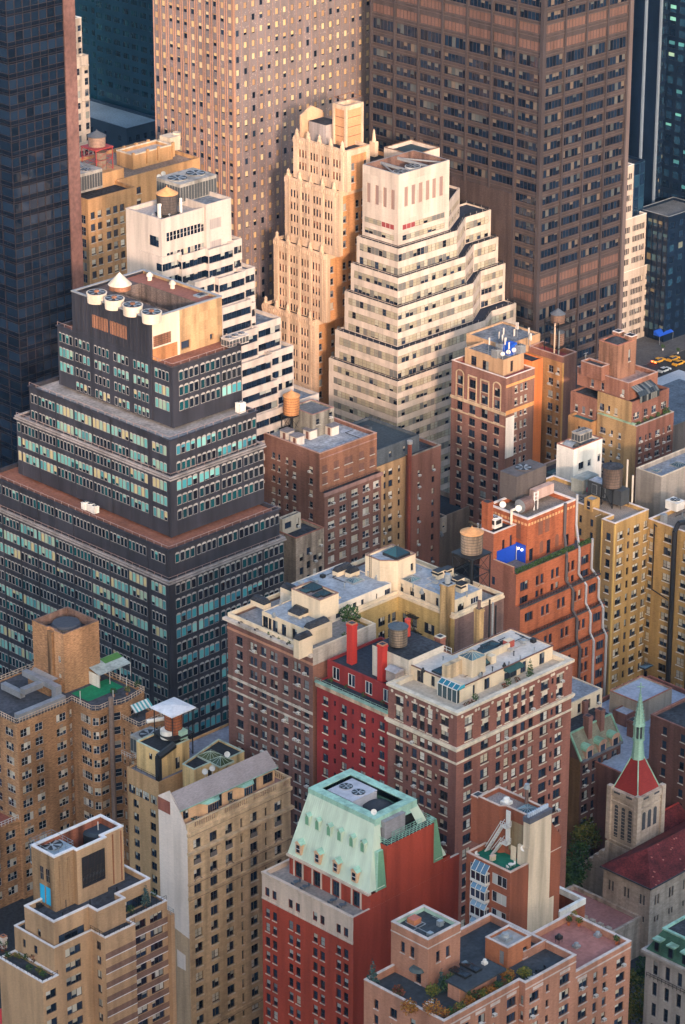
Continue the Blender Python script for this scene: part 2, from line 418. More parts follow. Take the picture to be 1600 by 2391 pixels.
def skylight(x0, y0, x1, y1, z, label, frame=None, base=.35, peak=.8, group=None, glass=None):
 frame = frame or STEEL; glass = glass or glassm('skylight_glass', (.05, .09, .1), (.12, .2, .21), .15)
 t = Thing('skylight', label, 'skylight', ((x0+x1)/2, (y0+y1)/2, z), group)
 c = t.new('curb'); c.box(x0, y0, z, x1, y1, z+base, frame)
 g = t.new('glazing'); p = rect(x0+.08, y0+.08, x1-.08, y1-.08); cx, cy = (x0+x1)/2, (y0+y1)/2
 for i in range(4): a, b = p[i], p[(i+1) % 4]; g.face([(*a, z+base+.01), (*b, z+base+.01), (cx, cy, z+base+peak)], glass)
 m = t.new('glazing_bar')
 for i in range(4):
  a, b = p[i], p[(i+1) % 4]; m.bar((*a, z+base), (cx, cy, z+base+peak+.03), .05, frame)
  for q in (.33, .67): m.bar((a[0]+(b[0]-a[0])*q, a[1]+(b[1]-a[1])*q, z+base+.02), (cx, cy, z+base+peak+.02), .03, frame)
 return t
def vent(x, y, z, label, group, kind=0, m=None, r=.22, h=.9):
 m = m or STEEL
 t = Thing('roof_vent', label, 'vent', (x, y, z), group)
 if kind == 0:
  k = t.new('pipe'); k.cyl(x, y, z, z+h, r*.6, m, 10); c = t.new('cowl'); c.cyl(x, y, z+h, z+h+r*.8, r*1.3, m, 12, r1=r*.5, bottom=True)
 elif kind == 1:
  k = t.new('base'); k.box(x-r*1.6, y-r*1.6, z, x+r*1.6, y+r*1.6, z+h*.5, m); c = t.new('cowl'); c.cyl(x, y, z+h*.5, z+h, r*1.5, m, 14, r1=r*1.1); c.cyl(x, y, z+h, z+h+r*.6, r*1.1, m, 14, r1=0)
 else:
  k = t.new('stack'); k.cyl(x, y, z, z+h, r, m, 10)
 return t
def dish(x, y, z, r, label, group=None, h=1.2):
 t = Thing('satellite_dish', label, 'satellite dish', (x, y, z), group); w = mat('dish_white', (.66, .62, .56), .6, .05, .1)
 p = t.new('mast'); p.bar((x, y, z), (x, y, z+h), .06, w)
 d = t.new('reflector'); a = Vector((-.62, -.62, .45)).normalized(); u = a.cross(Vector((0, 0, 1))).normalized(); v = u.cross(a); c = Vector((x, y, z+h))
 n = 16; prev = None
 for rr, dd in ((0.02, 0), (.5, .06), (1, .22)):
  cur = [tuple(c+a*(r*dd)+(u*math.cos(i*2*math.pi/n)+v*math.sin(i*2*math.pi/n))*r*rr) for i in range(n)]
  if prev:
   for i in range(n): d.face([prev[i], prev[(i+1) % n], cur[(i+1) % n], cur[i]], w)
  prev = cur
 d.smooth = True
 return t
LEAFS = {}
def leafm(name, stops): return islandmat(name, stops, .85, .15)
LG = leafm('dark_leaves', [(.035, .07, .025), (.05, .1, .03), (.025, .055, .022), (.07, .12, .04)])
LGY = leafm('yellowing_leaves', [(.16, .15, .03), (.1, .12, .03), (.22, .18, .04), (.06, .09, .025)])
LOR = leafm('autumn_leaves', [(.35, .12, .025), (.28, .16, .03), (.2, .07, .025), (.4, .18, .04)])
LBL = leafm('blue_green_needles', [(.05, .1, .09), (.04, .08, .075), (.08, .13, .12), (.035, .07, .06)])
LRD = leafm('red_leaves', [(.22, .06, .04), (.14, .05, .035), (.1, .06, .03), (.06, .06, .03)])
def leaves(mb, blobs, n, size, m, r):
 """small leaf faces scattered through a few ellipsoids"""
 tot = sum(b[3]*b[4]*b[5] for b in blobs)
 for b in blobs:
  k = max(6, int(n*b[3]*b[4]*b[5]/tot))
  for _ in range(k):
   while True:
    p = [r.uniform(-1, 1) for _ in range(3)]; l = math.sqrt(sum(q*q for q in p))
    if .25 < l < 1: break
   sc = (.55+.45*r.random())/l if r.random() < .6 else 1
   c = Vector((b[0]+p[0]*sc*b[3], b[1]+p[1]*sc*b[4], b[2]+p[2]*sc*b[5]))
   u = Vector((r.gauss(0, 1), r.gauss(0, 1), r.gauss(0, .6))).normalized(); w = u.cross(Vector((r.gauss(0, 1), r.gauss(0, 1), r.gauss(0, 1)))).normalized()
   s = size*r.uniform(.6, 1.4); mb.face([tuple(c-u*s), tuple(c+w*s*.6), tuple(c+u*s), tuple(c-w*s*.6)], m)
def bush(x, y, z, w, h, label, m=None, pot=None, group=None, n=160, size=.16, cat='shrub', name='shrub', cone=False):
 t = Thing(name, label, cat, (x, y, z), group); r = random.Random(int(x*37+y*91)); m = m or LG
 z0 = z
 if pot:
  p = t.new('pot'); p.cyl(x, y, z, z+.5, .22, pot, 12, r1=.32); z0 = z+.5
 s = t.new('stem'); s.bar((x, y, z0), (x, y, z0+h*.5), .05, mat('bark', (.08, .06, .045), .9, .2, 0))
 f = t.new('foliage')
 if cone: leaves(f, [(x, y, z0+h*(.12+.2*i), w/2*(1-.2*i), w/2*(1-.2*i), h*.16) for i in range(5)], n, size, m, r)
 else: leaves(f, [(x, y, z0+h*.55, w/2, w/2, h*.45), (x+w*.2, y-w*.15, z0+h*.4, w*.3, w*.3, h*.3), (x-w*.22, y+w*.1, z0+h*.65, w*.3, w*.3, h*.28)], n, size, m, r)
 return t
def tree(x, y, h, w, label, m, group=None, n=900):
 t = Thing('tree', label, 'tree', (x, y, 0), group); r = random.Random(int(x*13+y*7)); bk = mat('bark', (.08, .06, .045), .9, .2, 0)
 tr = t.new('trunk'); tr.cyl(x, y, 0, h*.45, .28, bk, 8, r1=.18); bl = []
 for i in range(7):
  a = i*2.4+r.random(); d = w*.3*r.uniform(.5, 1.1); zz = h*r.uniform(.5, .88); q = (x+d*math.cos(a), y+d*math.sin(a), zz)
  tr.bar((x, y, h*.4), q, .09, bk); bl.append((*q, w*r.uniform(.18, .3), w*r.uniform(.18, .3), h*r.uniform(.1, .17)))
 leaves(t.new('crown'), bl, n, .32, m, r); return t
def conduits(b, x0, y0, x1, y1, z, n, seed):
 r = random.Random(seed); m = [STEEL, BLACK, mat('pale_conduit', (.4, .37, .33), .6, .1, .1)]
 for i in range(n):
  k = b.new('conduit'); a = (r.uniform(x0, x1), r.uniform(y0, y1)); L = r.uniform(2, 6); q = r.choice(m)
  c = (min(a[0]+L, x1), a[1]) if i % 2 else (a[0], min(a[1]+L, y1)); e = (c[0], min(c[1]+L*.5, y1)) if i % 2 else (min(c[0]+L*.5, x1), c[1])
  k.bar((*a, z+.2), (*c, z+.2), .07, q)
  if math.dist(c, e) > .3: k.bar((*c, z+.2), (*e, z+.2), .07, q)
  if i % 3 == 0: k.box(a[0]-.5, a[1]-.4, z, a[0]+.4, a[1]+.5, z+r.uniform(.5, 1.1), q)
def stack(b, x, y, z, w, d, h, m, cap=None, parent=None, name='chimney'):
 c = b.new(name, parent); c.box(x-w/2, y-d/2, z, x+w/2, y+d/2, z+h, m); c.box(x-w/2-.12, y-d/2-.12, z+h-.5, x+w/2+.12, y+d/2+.12, z+h-.2, m)
 k = cap or m; c.box(x-w/2-.08, y-d/2-.08, z+h, x+w/2+.08, y+d/2+.08, z+h+.15, k); c.box(x-w/2+.22, y-d/2+.22, z+h+.155, x+w/2-.22, y+d/2-.22, z+h+.19, BLACK)
 return c
def bulk(b, x0, y0, x1, y1, z, h, m, roof, name='penthouse', fac=None, ph=.25, cop=None, cw=.25, parent=None, door=None, poly=None, mats=None):
 """a small house on a roof"""
 mb = b.tier(poly or rect(x0, y0, x1, y1), z, z+h, m, roof, fac or {}, ph=ph, cop=cop, cw=cw, part=name, cv=.08, ch=.12, mats=mats)
 return mb
def PYp(px, py, y):
 d = ray(px, py); t = y/d[1]; return d[0]*t, CAM_H+d[2]*t      # x, z on the wall plane y
def PXp(px, py, x):
 d = ray(px, py); t = x/d[0]; return d[1]*t, CAM_H+d[2]*t      # y, z on the wall plane x
STREET = mat('asphalt', (.036, .038, .042), .9, .25, 0)
g = MB('ground'); g.face([(-3500, -3500, 0), (4500, -3500, 0), (4500, 4500, 0), (-3500, 4500, 0)], STREET); o = g.build((0, 0, 0), None); o['kind'] = 'structure'
# unseen blocks added behind the camera to keep low sun off lower roofs
def sun_blockers():
 mb = MB('surrounding_city'); m = mat('city_masonry', (.22, .18, .15), .85, .15, .2); r = random.Random(3)
 h = (math.sin(SUN_AZ), math.cos(SUN_AZ)); p = (-h[1], h[0]); q0 = -90; lat = -420
 while lat < 520:
  w = r.uniform(26, 48); H = SHADE_Z+(640-q0)*math.tan(SUN_EL)+r.uniform(-14, 6)
  c = (-h[0]*q0-p[0]*(lat+w/2), -h[1]*q0-p[1]*(lat+w/2))
  pl = [(c[0]+p[0]*a-h[0]*b, c[1]+p[1]*a-h[1]*b) for a, b in ((-w/2, -20), (w/2, -20), (w/2, 20), (-w/2, 20))]
  mb.prism(pl, 0, H, m, m); lat += w
 o = mb.build((0, 0, 0), None); o['kind'] = 'structure'
SHADE_Z = 62.0
sun_blockers()
# ================================================================ far towers along the top
# --- dark curtain-wall tower, upper left
def far_left():
 x0, y0, _ = PF(19.4, 150, 36, 3.8); zt = Z(-120, x0, y0)
 x1 = X(150, y0, Z(150, x0, y0)); x2 = X(176, y0, Z(150, x0, y0)); y1 = y0+60
 b = Thing('office_tower', 'dark navy curtain wall tower with brown granite edge at the far left', 'office tower', (x0, y0, 0))
 sp = mat('navy_spandrel_glass', (.005, .009, .018), .25, .25, 0, spec=.2, panel=(1.9, 3.8))
 st = WS(F_BRZ, 1, 1, .05, glass=GLN, blind=BL_WARM, bp=.1, rec=.06)
 fl = zt/3.8; n = int(fl)-1
 cols = even(7, (x1-x0)/7*.93, st); colsL = even(13, 60/13*.93, st)
 b.tier(rect(x0, y0, x1, y1), 0, zt, sp, TAR, {0: G(cols, 1, 3.8, n, 2.3), 3: G(colsL, 1, 3.8, n, 2.3, 'L')})
 m = b.new('mullion'); fr = mat('bronze_mullions', (.022, .016, .018), .5, .1, 0)
 for i in range(8): u = x0+(x1-x0)*i/7; m.box(u-.06, y0-.07, 0, u+.06, y0+.02, zt, fr)
 for i in range(14): u = y0+60*i/13; m.box(x0-.07, u-.06, 0, x0+.02, u+.06, zt, fr)
 m = b.new('floor_line')
 for k in range(n+1): z = zt-1.0-k*3.8+.4; b.strip((x0, y0), (x1, y0), z, .12, .1, fr, mb=m); b.strip((x0, y1), (x0, y0), z, .12, .1, fr, mb=m)
 p = b.new('granite_pier'); gr = mat('brown_granite', (.15, .078, .068), .75, .2, .1, fine=1.2, stretch=1.0)
 p.box(x1, y0-.4, 0, x2, y1, zt, gr)
far_left()
# --- slim cream stone building in the gap
def cream_slim():
 y = 640.0; _, z = PYp(200, 130, y)
 d = ray(200, 200); s_ = 3.5*math.hypot(d[0], d[1])/np.linalg.norm(d)*F_PX/25.6; y = (d/np.linalg.norm(d)*s_)[1]
 b = None; c = mat('pale_cream_stone', (.5, .43, .36), .85, .1, .25); st = WS(F_GREY, 1, 2, .1, bp=.5, blind=BL_GREY)
 xa, za = PYp(190, 41, y); xb, zb = PYp(203, 128, y); xc, zc = PYp(232, 322, y); x0 = X(150, y, za)
 b = Thing('stone_building', 'slim cream stone building with setbacks squeezed between the dark left towers', 'building', (x0, y, 0))
 b.tier(rect(x0, y-1.2, xc, y+25), 0, zc, c, mat('red_brown_roof', (.16, .085, .075), .9, .2, 0), {0: G(even(7, 1.5, st), 2.2, 3.5, 12, 2.0)}, cop=c)
 b.tier(rect(x0, y-.6, xb, y+22), zc, zb, c, TAR, {0: G([(.9, 1.6, st), (.72, 1.6, st), (.5, 1.6, st)], 3.4, 3.5, 7, 2.2)}, cop=c)
 b.tier(rect(x0, y, xa, y+18), zb, za, c, TAR, {0: G([(.88, 1.5, st), (.6, 1.5, st)], 2.2, 3.5, 3, 1.9)}, cop=WHITE)
 for z in (zb-3.1, zb-14, zc-1.0): b.strip((x0, y-.6 if z > zc else y-1.2), (xb if z > zc else xc, y-.6 if z > zc else y-1.2), z, .35, .3, c)
cream_slim()
# --- deep teal towers behind
def teal():
 x0 = 690.0; y0, z0 = PXp(372, 330, x0); y1, _ = PXp(222, 60, x0); y2, _ = PXp(150, 60, x0+4)
 tl = mat('teal_curtain_wall', (.004, .028, .05), .3, .2, 0, spec=.5, panel=(2.4, 3.9)); st = WS(F_DARK, 3, 1, .05, .08, glass=glassm('teal_glass', (.004, .022, .035), (.008, .045, .06)), blind=BL_TEAL, bp=.06, rec=.1)
 b = Thing('glass_tower', 'deep teal glass tower in shade behind the cream slim building', 'office tower', (x0, y0, 0))
 b.tier(rect(x0, y0, x0+40, y1), 0, 215, tl, TAR, {3: G(even(7, (y1-y0)/7*.7, st), 1.5, 3.9, 54, 1.9, 'L')})
 b.tier(rect(x0+3, y1, x0+43, y2+10), 0, 215, tl, TAR, {3: G(even(5, (y2+10-y1)/5*.66, st), 1.5, 3.9, 54, 1.9, 'L')})
 # low block in front
 gx = 672.0; ya, za = PXp(232, 282, gx); xr = X(300, ya, za)
 c = Thing('low_block', 'low navy block with pale flat roof below the teal tower', 'building', (gx, ya-12, 0))
 nb = mat('navy_panels', (.012, .028, .05), .5, .2, 0); st2 = WS(F_DARK, 1, 2, .06, bp=.2, glass=GLN)
 c.tier(rect(gx, ya-14, 688.5, y2+8), 0, za, nb, mat('pale_teal_roof', (.16, .21, .24), .9, .15, 0), {0: G(even(5, 1.4, st2), 3, 3.6, 10, 1.9), 3: G(even(9, 1.4, st2), 3, 3.6, 10, 1.9, 'L')}, cop=nb)
teal()
# --- patterned panel tower with warm blinds
def panel_tower():
 x0, y0, _ = PF(546, 150, 30, 3.7); zt = Z(-70, x0, y0); zr = Z(100, x0, y0)
 x1 = X(905, y0, zr); y1 = Y(357.5, x0, zr); y1b = y0+48
 b = Thing('office_tower', 'tall tower of patterned grey panels with small warm blinds catching the sun', 'office tower', (x0, y0, 0))
 pn = panelmat(); st = WS(F_DARK, 1, 1, .07, blind=BL_WARM, bp=.85, full=.62, rec=.12)
 ncol = 11; zlow = Z(151.4, x0, y0)
 k = int((zt-zlow-1.4)/3.7); top = zt-zlow-k*3.7-2.2
 n = int(zt/3.7)-4; bay = X(546+18, y0, zr)-x0
 nr = int((x1-x0)/bay)
 def colsR(L, z0, z1): return [(bay*(i+.5), z1-top-q*3.7-2.0, 1.12, 1.75, st) for i in range(nr) for q in range(n)]
 bl = (y1-y0)/ncol
 def colsL(L, z0, z1): return [(L-bl*(i+.5), z1-top-q*3.7-2.0, bl*.42, 1.8, st) for i in range(ncol) for q in range(n)]
 b.tier(rect(x0, y0, x1, y1), 0, zt, pn, TAR, {0: colsR, 3: colsL})
 f = b.new('fin'); fm = mat('bronze_fins', (.36, .2, .14), .45, .1, .1)
 for i in range(ncol+1):
  u = y0+bl*i
  for e in (-.42, .42):
   if y0 <= u+e <= y1: f.box(x0-.22, u+e-.09, 0, x0+.02, u+e+.09, zt, fm)
 f.box(x0-.3, y0-.3, 0, x0+.35, y0+.35, zt, fm)
 j = b.new('panel_joint')
 for i in range(1, nr): u = x0+bay*i; j.box(u-.05, y0-.04, 0, u+.05, y0+.01, zt, fm)
def panelmat():
 m = mat('patterned_panels', (.2, .165, .165), .5, .1, .1, spec=.4); t = m.node_tree; N, K = t.nodes, t.links
 b = N['Principled BSDF']; old = b.inputs['Base Color'].links[0].from_socket
 g = N.new('ShaderNodeNewGeometry'); v = N.new('ShaderNodeTexVoronoi'); v.inputs['Scale'].default_value = 1.15; K.new(g.outputs['Position'], v.inputs['Vector'])
 r = N.new('ShaderNodeValToRGB'); r.color_ramp.elements[0].position = .12; r.color_ramp.elements[0].color = (1.9, 1.8, 1.7, 1); r.color_ramp.elements[1].position = .3; r.color_ramp.elements[1].color = (.92, .92, .95, 1)
 K.new(v.outputs['Distance'], r.inputs[0]); mx = N.new('ShaderNodeMix'); mx.data_type = 'RGBA'; mx.blend_type = 'MULTIPLY'; mx.inputs['Factor'].default_value = .75
 K.new(old, mx.inputs['A']); K.new(r.outputs[0], mx.inputs['B']); K.new(mx.outputs['Result'], b.inputs['Base Color']); return m
panel_tower()
# --- big brown tower with ribbon windows
def brown_tower():
 x0, y0, _ = PF(1266, 200, 31.6, 3.8); zt = Z(-90, x0, y0); zr = Z(110, x0, y0)
 x1 = X(1467, y0, zr); x2 = X(1478, y0, zr); y1 = Y(868, x0, zr)
 b = Thing('office_tower', 'broad brown granite office tower with dark ribbon windows at the upper right', 'office tower', (x0, y0, 0))
 br = mat('brown_granite_cladding', (.055, .042, .042), .6, .12, .12, panel=(1.5, 3.8)); pi = mat('brown_piers', (.05, .04, .042), .6, .1, .1)
 lo = mat('rust_louvre_panels', (.13, .072, .058), .7, .12, .1)
 dimb = islandmat('dim_tower_blinds', [(.1, .1, .095), (.07, .08, .085), (.12, .1, .085), (.05, .06, .065), (.13, .1, .08)])
 st = WS(F_BRZ, 6, 1, .06, .09, glass=GLN, blind=dimb, bp=.2, rec=.3); stL = WS(F_BRZ, 6, 1, .06, .09, glass=GLN, blind=dimb, bp=.35, rec=.3)
 lv = WS(pi, 6, 1, .1, .16, blind=lo, bp=1.0, full=1.0, rec=.12, glass=GLN, name='louvre')
 zb = Z(163, x0, y0); zu = Z(53, x0, y0); R7 = [20, 160, 300, 440, 590, 735, 880, 1035]; nR = 4
 LL = y1-y0; LR = x1-x0
 def rows():
  o = [(zb, 3.0, 0)]
  o += [(zb-.3-3.8*k, 2.25, 0) for k in range(1, 16)]
  z2 = zb-.3-3.8*15
  o += [(z2-4.6, 2.6, 1), (z2-9.0, 2.6, 1), (z2-14.2, 3.3, 0)]
  o += [(z2-14.6-3.8*k, 2.25, 0) for k in range(1, 14)]
  o += [(zb+4.6, 2.6, 1), (zb+9.4, 2.6, 1)]
  o += [(zu+3.8*k, 2.25, 0) for k in range(0, 8)]
  return o
 RW = rows()
 def fr(L, z0, z1):
  return [(L*(i+.5)/nR, z, L/nR*.9, h, lv if m else st) for i in range(nR) for z, h, m in RW]
 zblank = zb-3.8*9.7
 def fl(L, z0, z1):
  return [(L-L*(i+.5)/7, z, L/7*.9, h, lv if m else stL) for i in range(7) for z, h, m in RW if i == 0 or z > zblank]
 b.tier(rect(x0, y0, x1, y1), 0, zt, br, TAR, {0: fr, 3: fl})
 p = b.new('pier')
 for i in range(nR+1): u = x0+LR*i/nR; p.box(u-.3, y0-.45, 0, u+.3, y0+.02, zt, pi)
 for i in range(8): u = y0+LL*i/7; p.box(x0-.45, u-.3, 0 if i < 2 else zblank, x0+.02, u+.3, zt, pi)
 p.box(x0-.7, y0-.7, 0, x0+.5, y0+.5, zt, pi)
 l = b.new('sill_ledge')
 lm = mat('brown_ledges', (.085, .064, .06), .6, .1, 0)
 for z, h, m in RW:
  for dz in (-1.0, -.15):
   b.strip((x0+.5, y0), (x1, y0), z+dz, .16, .16, lm, mb=l)
   if z > zblank: b.strip((x0, y1), (x0, y0+.5), z+dz, .16, .16, lm, mb=l)
   else: b.strip((x0, y0+LL/7), (x0, y0+.5), z+dz, .16, .16, lm, mb=l)
 q = b.new('wing'); q.box(x0-.32, y0+LL/7+.3, 0, x0+.1, y1, zblank+.3, mat('brown_wing_brick', (.065, .045, .042), .85, .2, .25))
 q = b.new('edge_pier'); q.box(x1, y0-.2, 0, x2, y0+6, zt, mat('pale_brown_edge', (.13, .1, .095), .6, .08, .1))
 return x0, x2, y0, y1
BT = brown_tower()
# --- beige slab with slot windows, stepping down
def beige_slab():
 y = PF(1530, 600, 24.3, 3.5)[1]; x0 = BT[1]+.6
 c = mat('beige_limestone', (.44, .36, .3), .85, .08, .15); st = WS(F_DARK, 4, 1, .03, .3, glass=GLN, blind=BL_GREY, bp=.05, rec=.25)
 st.frame = mat('slot_fins', (.36, .3, .25), .8, .06, 0); st.nx = 8
 xa, za = PYp(1481, 384, y); xb, zb = PYp(1510, 498, y); xc, zc = PYp(1539, 609, y); _, zp = PYp(1532, 790, y)
 b = Thing('slab_building', 'beige stepped slab with slot windows rising beside the brown tower', 'office building', (x0, y, 0))
 w = xc-xb; n = 24
 def mk(xl, xr, top):
  def f(L, z0, z1):
   o = []
   for k in range(40):
    z = za-2.6-1.75*0-3.5*k-1.9
    if z+1.9 > z1-1.5 or z < z0+.3 or z < zp+1.2: continue
    u = L-w*.5
    while u > w*.3: o.append((u, z, w*.82, 1.95, st)); u -= w*1.0
   return o
  return f
 gr = mat('beige_roof', (.22, .2, .19), .9, .2, 0); pk = mat('pink_stucco', (.36, .2, .17), .85, .1, .2)
 b.tier(rect(x0, y, xc, y+26), zp, zc, c, gr, {0: mk(x0, xc, zc)}, cop=WHITE)
 b.tier(rect(x0, y, xb, y+25), zc, zb, c, gr, {0: mk(x0, xb, zb)}, cop=WHITE)
 b.tier(rect(x0, y, xa, y+24), zb, za, c, gr, {0: mk(x0, xa, za)}, cop=WHITE)
 q = b.new('base'); q.prism(rect(x0, y-.1, xc, y+26), 0, zp, pk)
beige_slab()
# --- dark glass towers at the right edge
def dark_right():
 nv = mat('navy_tower_panels', (.005, .013, .03), .35, .2, 0, spec=.3, panel=(1.6, 3.8)); st = WS(F_DARK, 1, 1, .05, glass=GLB, blind=islandmat('dim_office_light', [(.05, .1, .12), (.12, .14, .12), (.16, .13, .08), (.03, .06, .09)]), bp=.14, rec=.08)
 x0, y0 = P(1549, 800, 0); zt = Z(507, x0, y0); x1 = X(1578, y0, zt); y1 = Y(1490, x0, zt)
 b = Thing('low_tower', 'dark podium with flat grey roof in front of the striped navy tower', 'office building', (x0, y0, 0))
 b.tier(rect(x0, y0, x1+14, y1), 0, zt, nv, mat('podium_roof', (.13, .14, .15), .95, .3, 0, fine=5), {0: G(even(4, 2.2, st), 2, 3.8, 14, 2.2), 3: G(even(6, 2.0, st), 2, 3.8, 14, 2.2, 'L')}, cop=STEEL)
 f = b.new('mullion'); wm = mat('pale_mullions', (.16, .2, .25), .4, .05, 0)
 for i in range(7): u = y0+(y1-y0)*i/6; f.box(x0-.25, u-.12, 0, x0+.02, u+.12, zt, nv)
 # tall striped tower behind
 tx = x0+2; ty = y1+6; z = 150
 xa = X(1440, ty+20, z)
 c = Thing('glass_tower', 'tall navy tower with pale vertical stripes at the top right', 'office tower', (tx, ty, 0))
 Xs = xa; Xe = X(1640, ty, z); n = 14; w = (Xe-Xs)/n
 c.tier(rect(Xs, ty, Xe, ty+40), 0, 250, nv, TAR, {0: G(even(n*2, w/2*.8, st), 2, 3.8, 60, 2.4)})
 f = c.new('stripe')
 for px in (1453, 1522, 1558, 1592): u = X(px, ty, z); f.box(u-.4, ty-.6, 0, u+.4, ty+.02, 250, wm)
 # glass box left of the stripes
 bx0, bz = PYp(1470, 380, ty-8); bx1, bz = PYp(1507, 373, ty-8)
 d = Thing('glass_box', 'blue gridded glass block beside the beige slab', 'office building', (bx0, ty-8, 0)); s2 = WS(mat('blue_mullions', (.02, .06, .1), .4, .05, 0), 1, 1, .12, glass=GLB, bp=0, rec=.05)
 d.tier(rect(bx0-15, ty-8, bx1, ty-.7), 0, bz, nv, TAR, {0: G(even(9, (bx1-bx0+15)/9*.94, s2), .5, 3.8, 30, 3.6)})
 # nearest tower at the frame's edge
 ex, ey = P(1580, 750, 0); ez = 200
 e = Thing('dark_tower', 'dark tower with greenish lit windows cut by the right frame edge', 'office tower', (ex, ey, 0))
 ex, ey = P(1592, 770, 0)
 s3 = WS(F_DARK, 1, 1, .05, glass=GLB, blind=BL_TEAL, bp=.35, rec=.1)
 e.tier(rect(x1+15, ey-4, x1+70, ey+30), 0, ez, nv, TAR, {0: G(even(14, 2.4, s3), 2, 3.8, 46, 2.4), 3: G(even(9, 2.4, s3), 2, 3.8, 46, 2.4, 'L')})
dark_right()
# ================================================================ middle distance
def ribbon(st, cell, a=.03, b=.97, side='R', top=1.7, pitch=3.5, n=20, h=1.9, skip=None):
 """a strip of separate panes side by side on every floor"""
 def f(L, z0, z1):
  out = []; k = max(1, int((b-a)*L/cell)); w = (b-a)*L/k
  for q in range(n):
   zb = z1-top-q*pitch-h
   if zb < z0+.1: break
   for i in range(k):
    if skip and skip(i/k, q): continue
    u = a*L+w*(i+.5); out.append((u if side == 'R' else L-u, zb, w-.012, h, st))
  return out
 return f
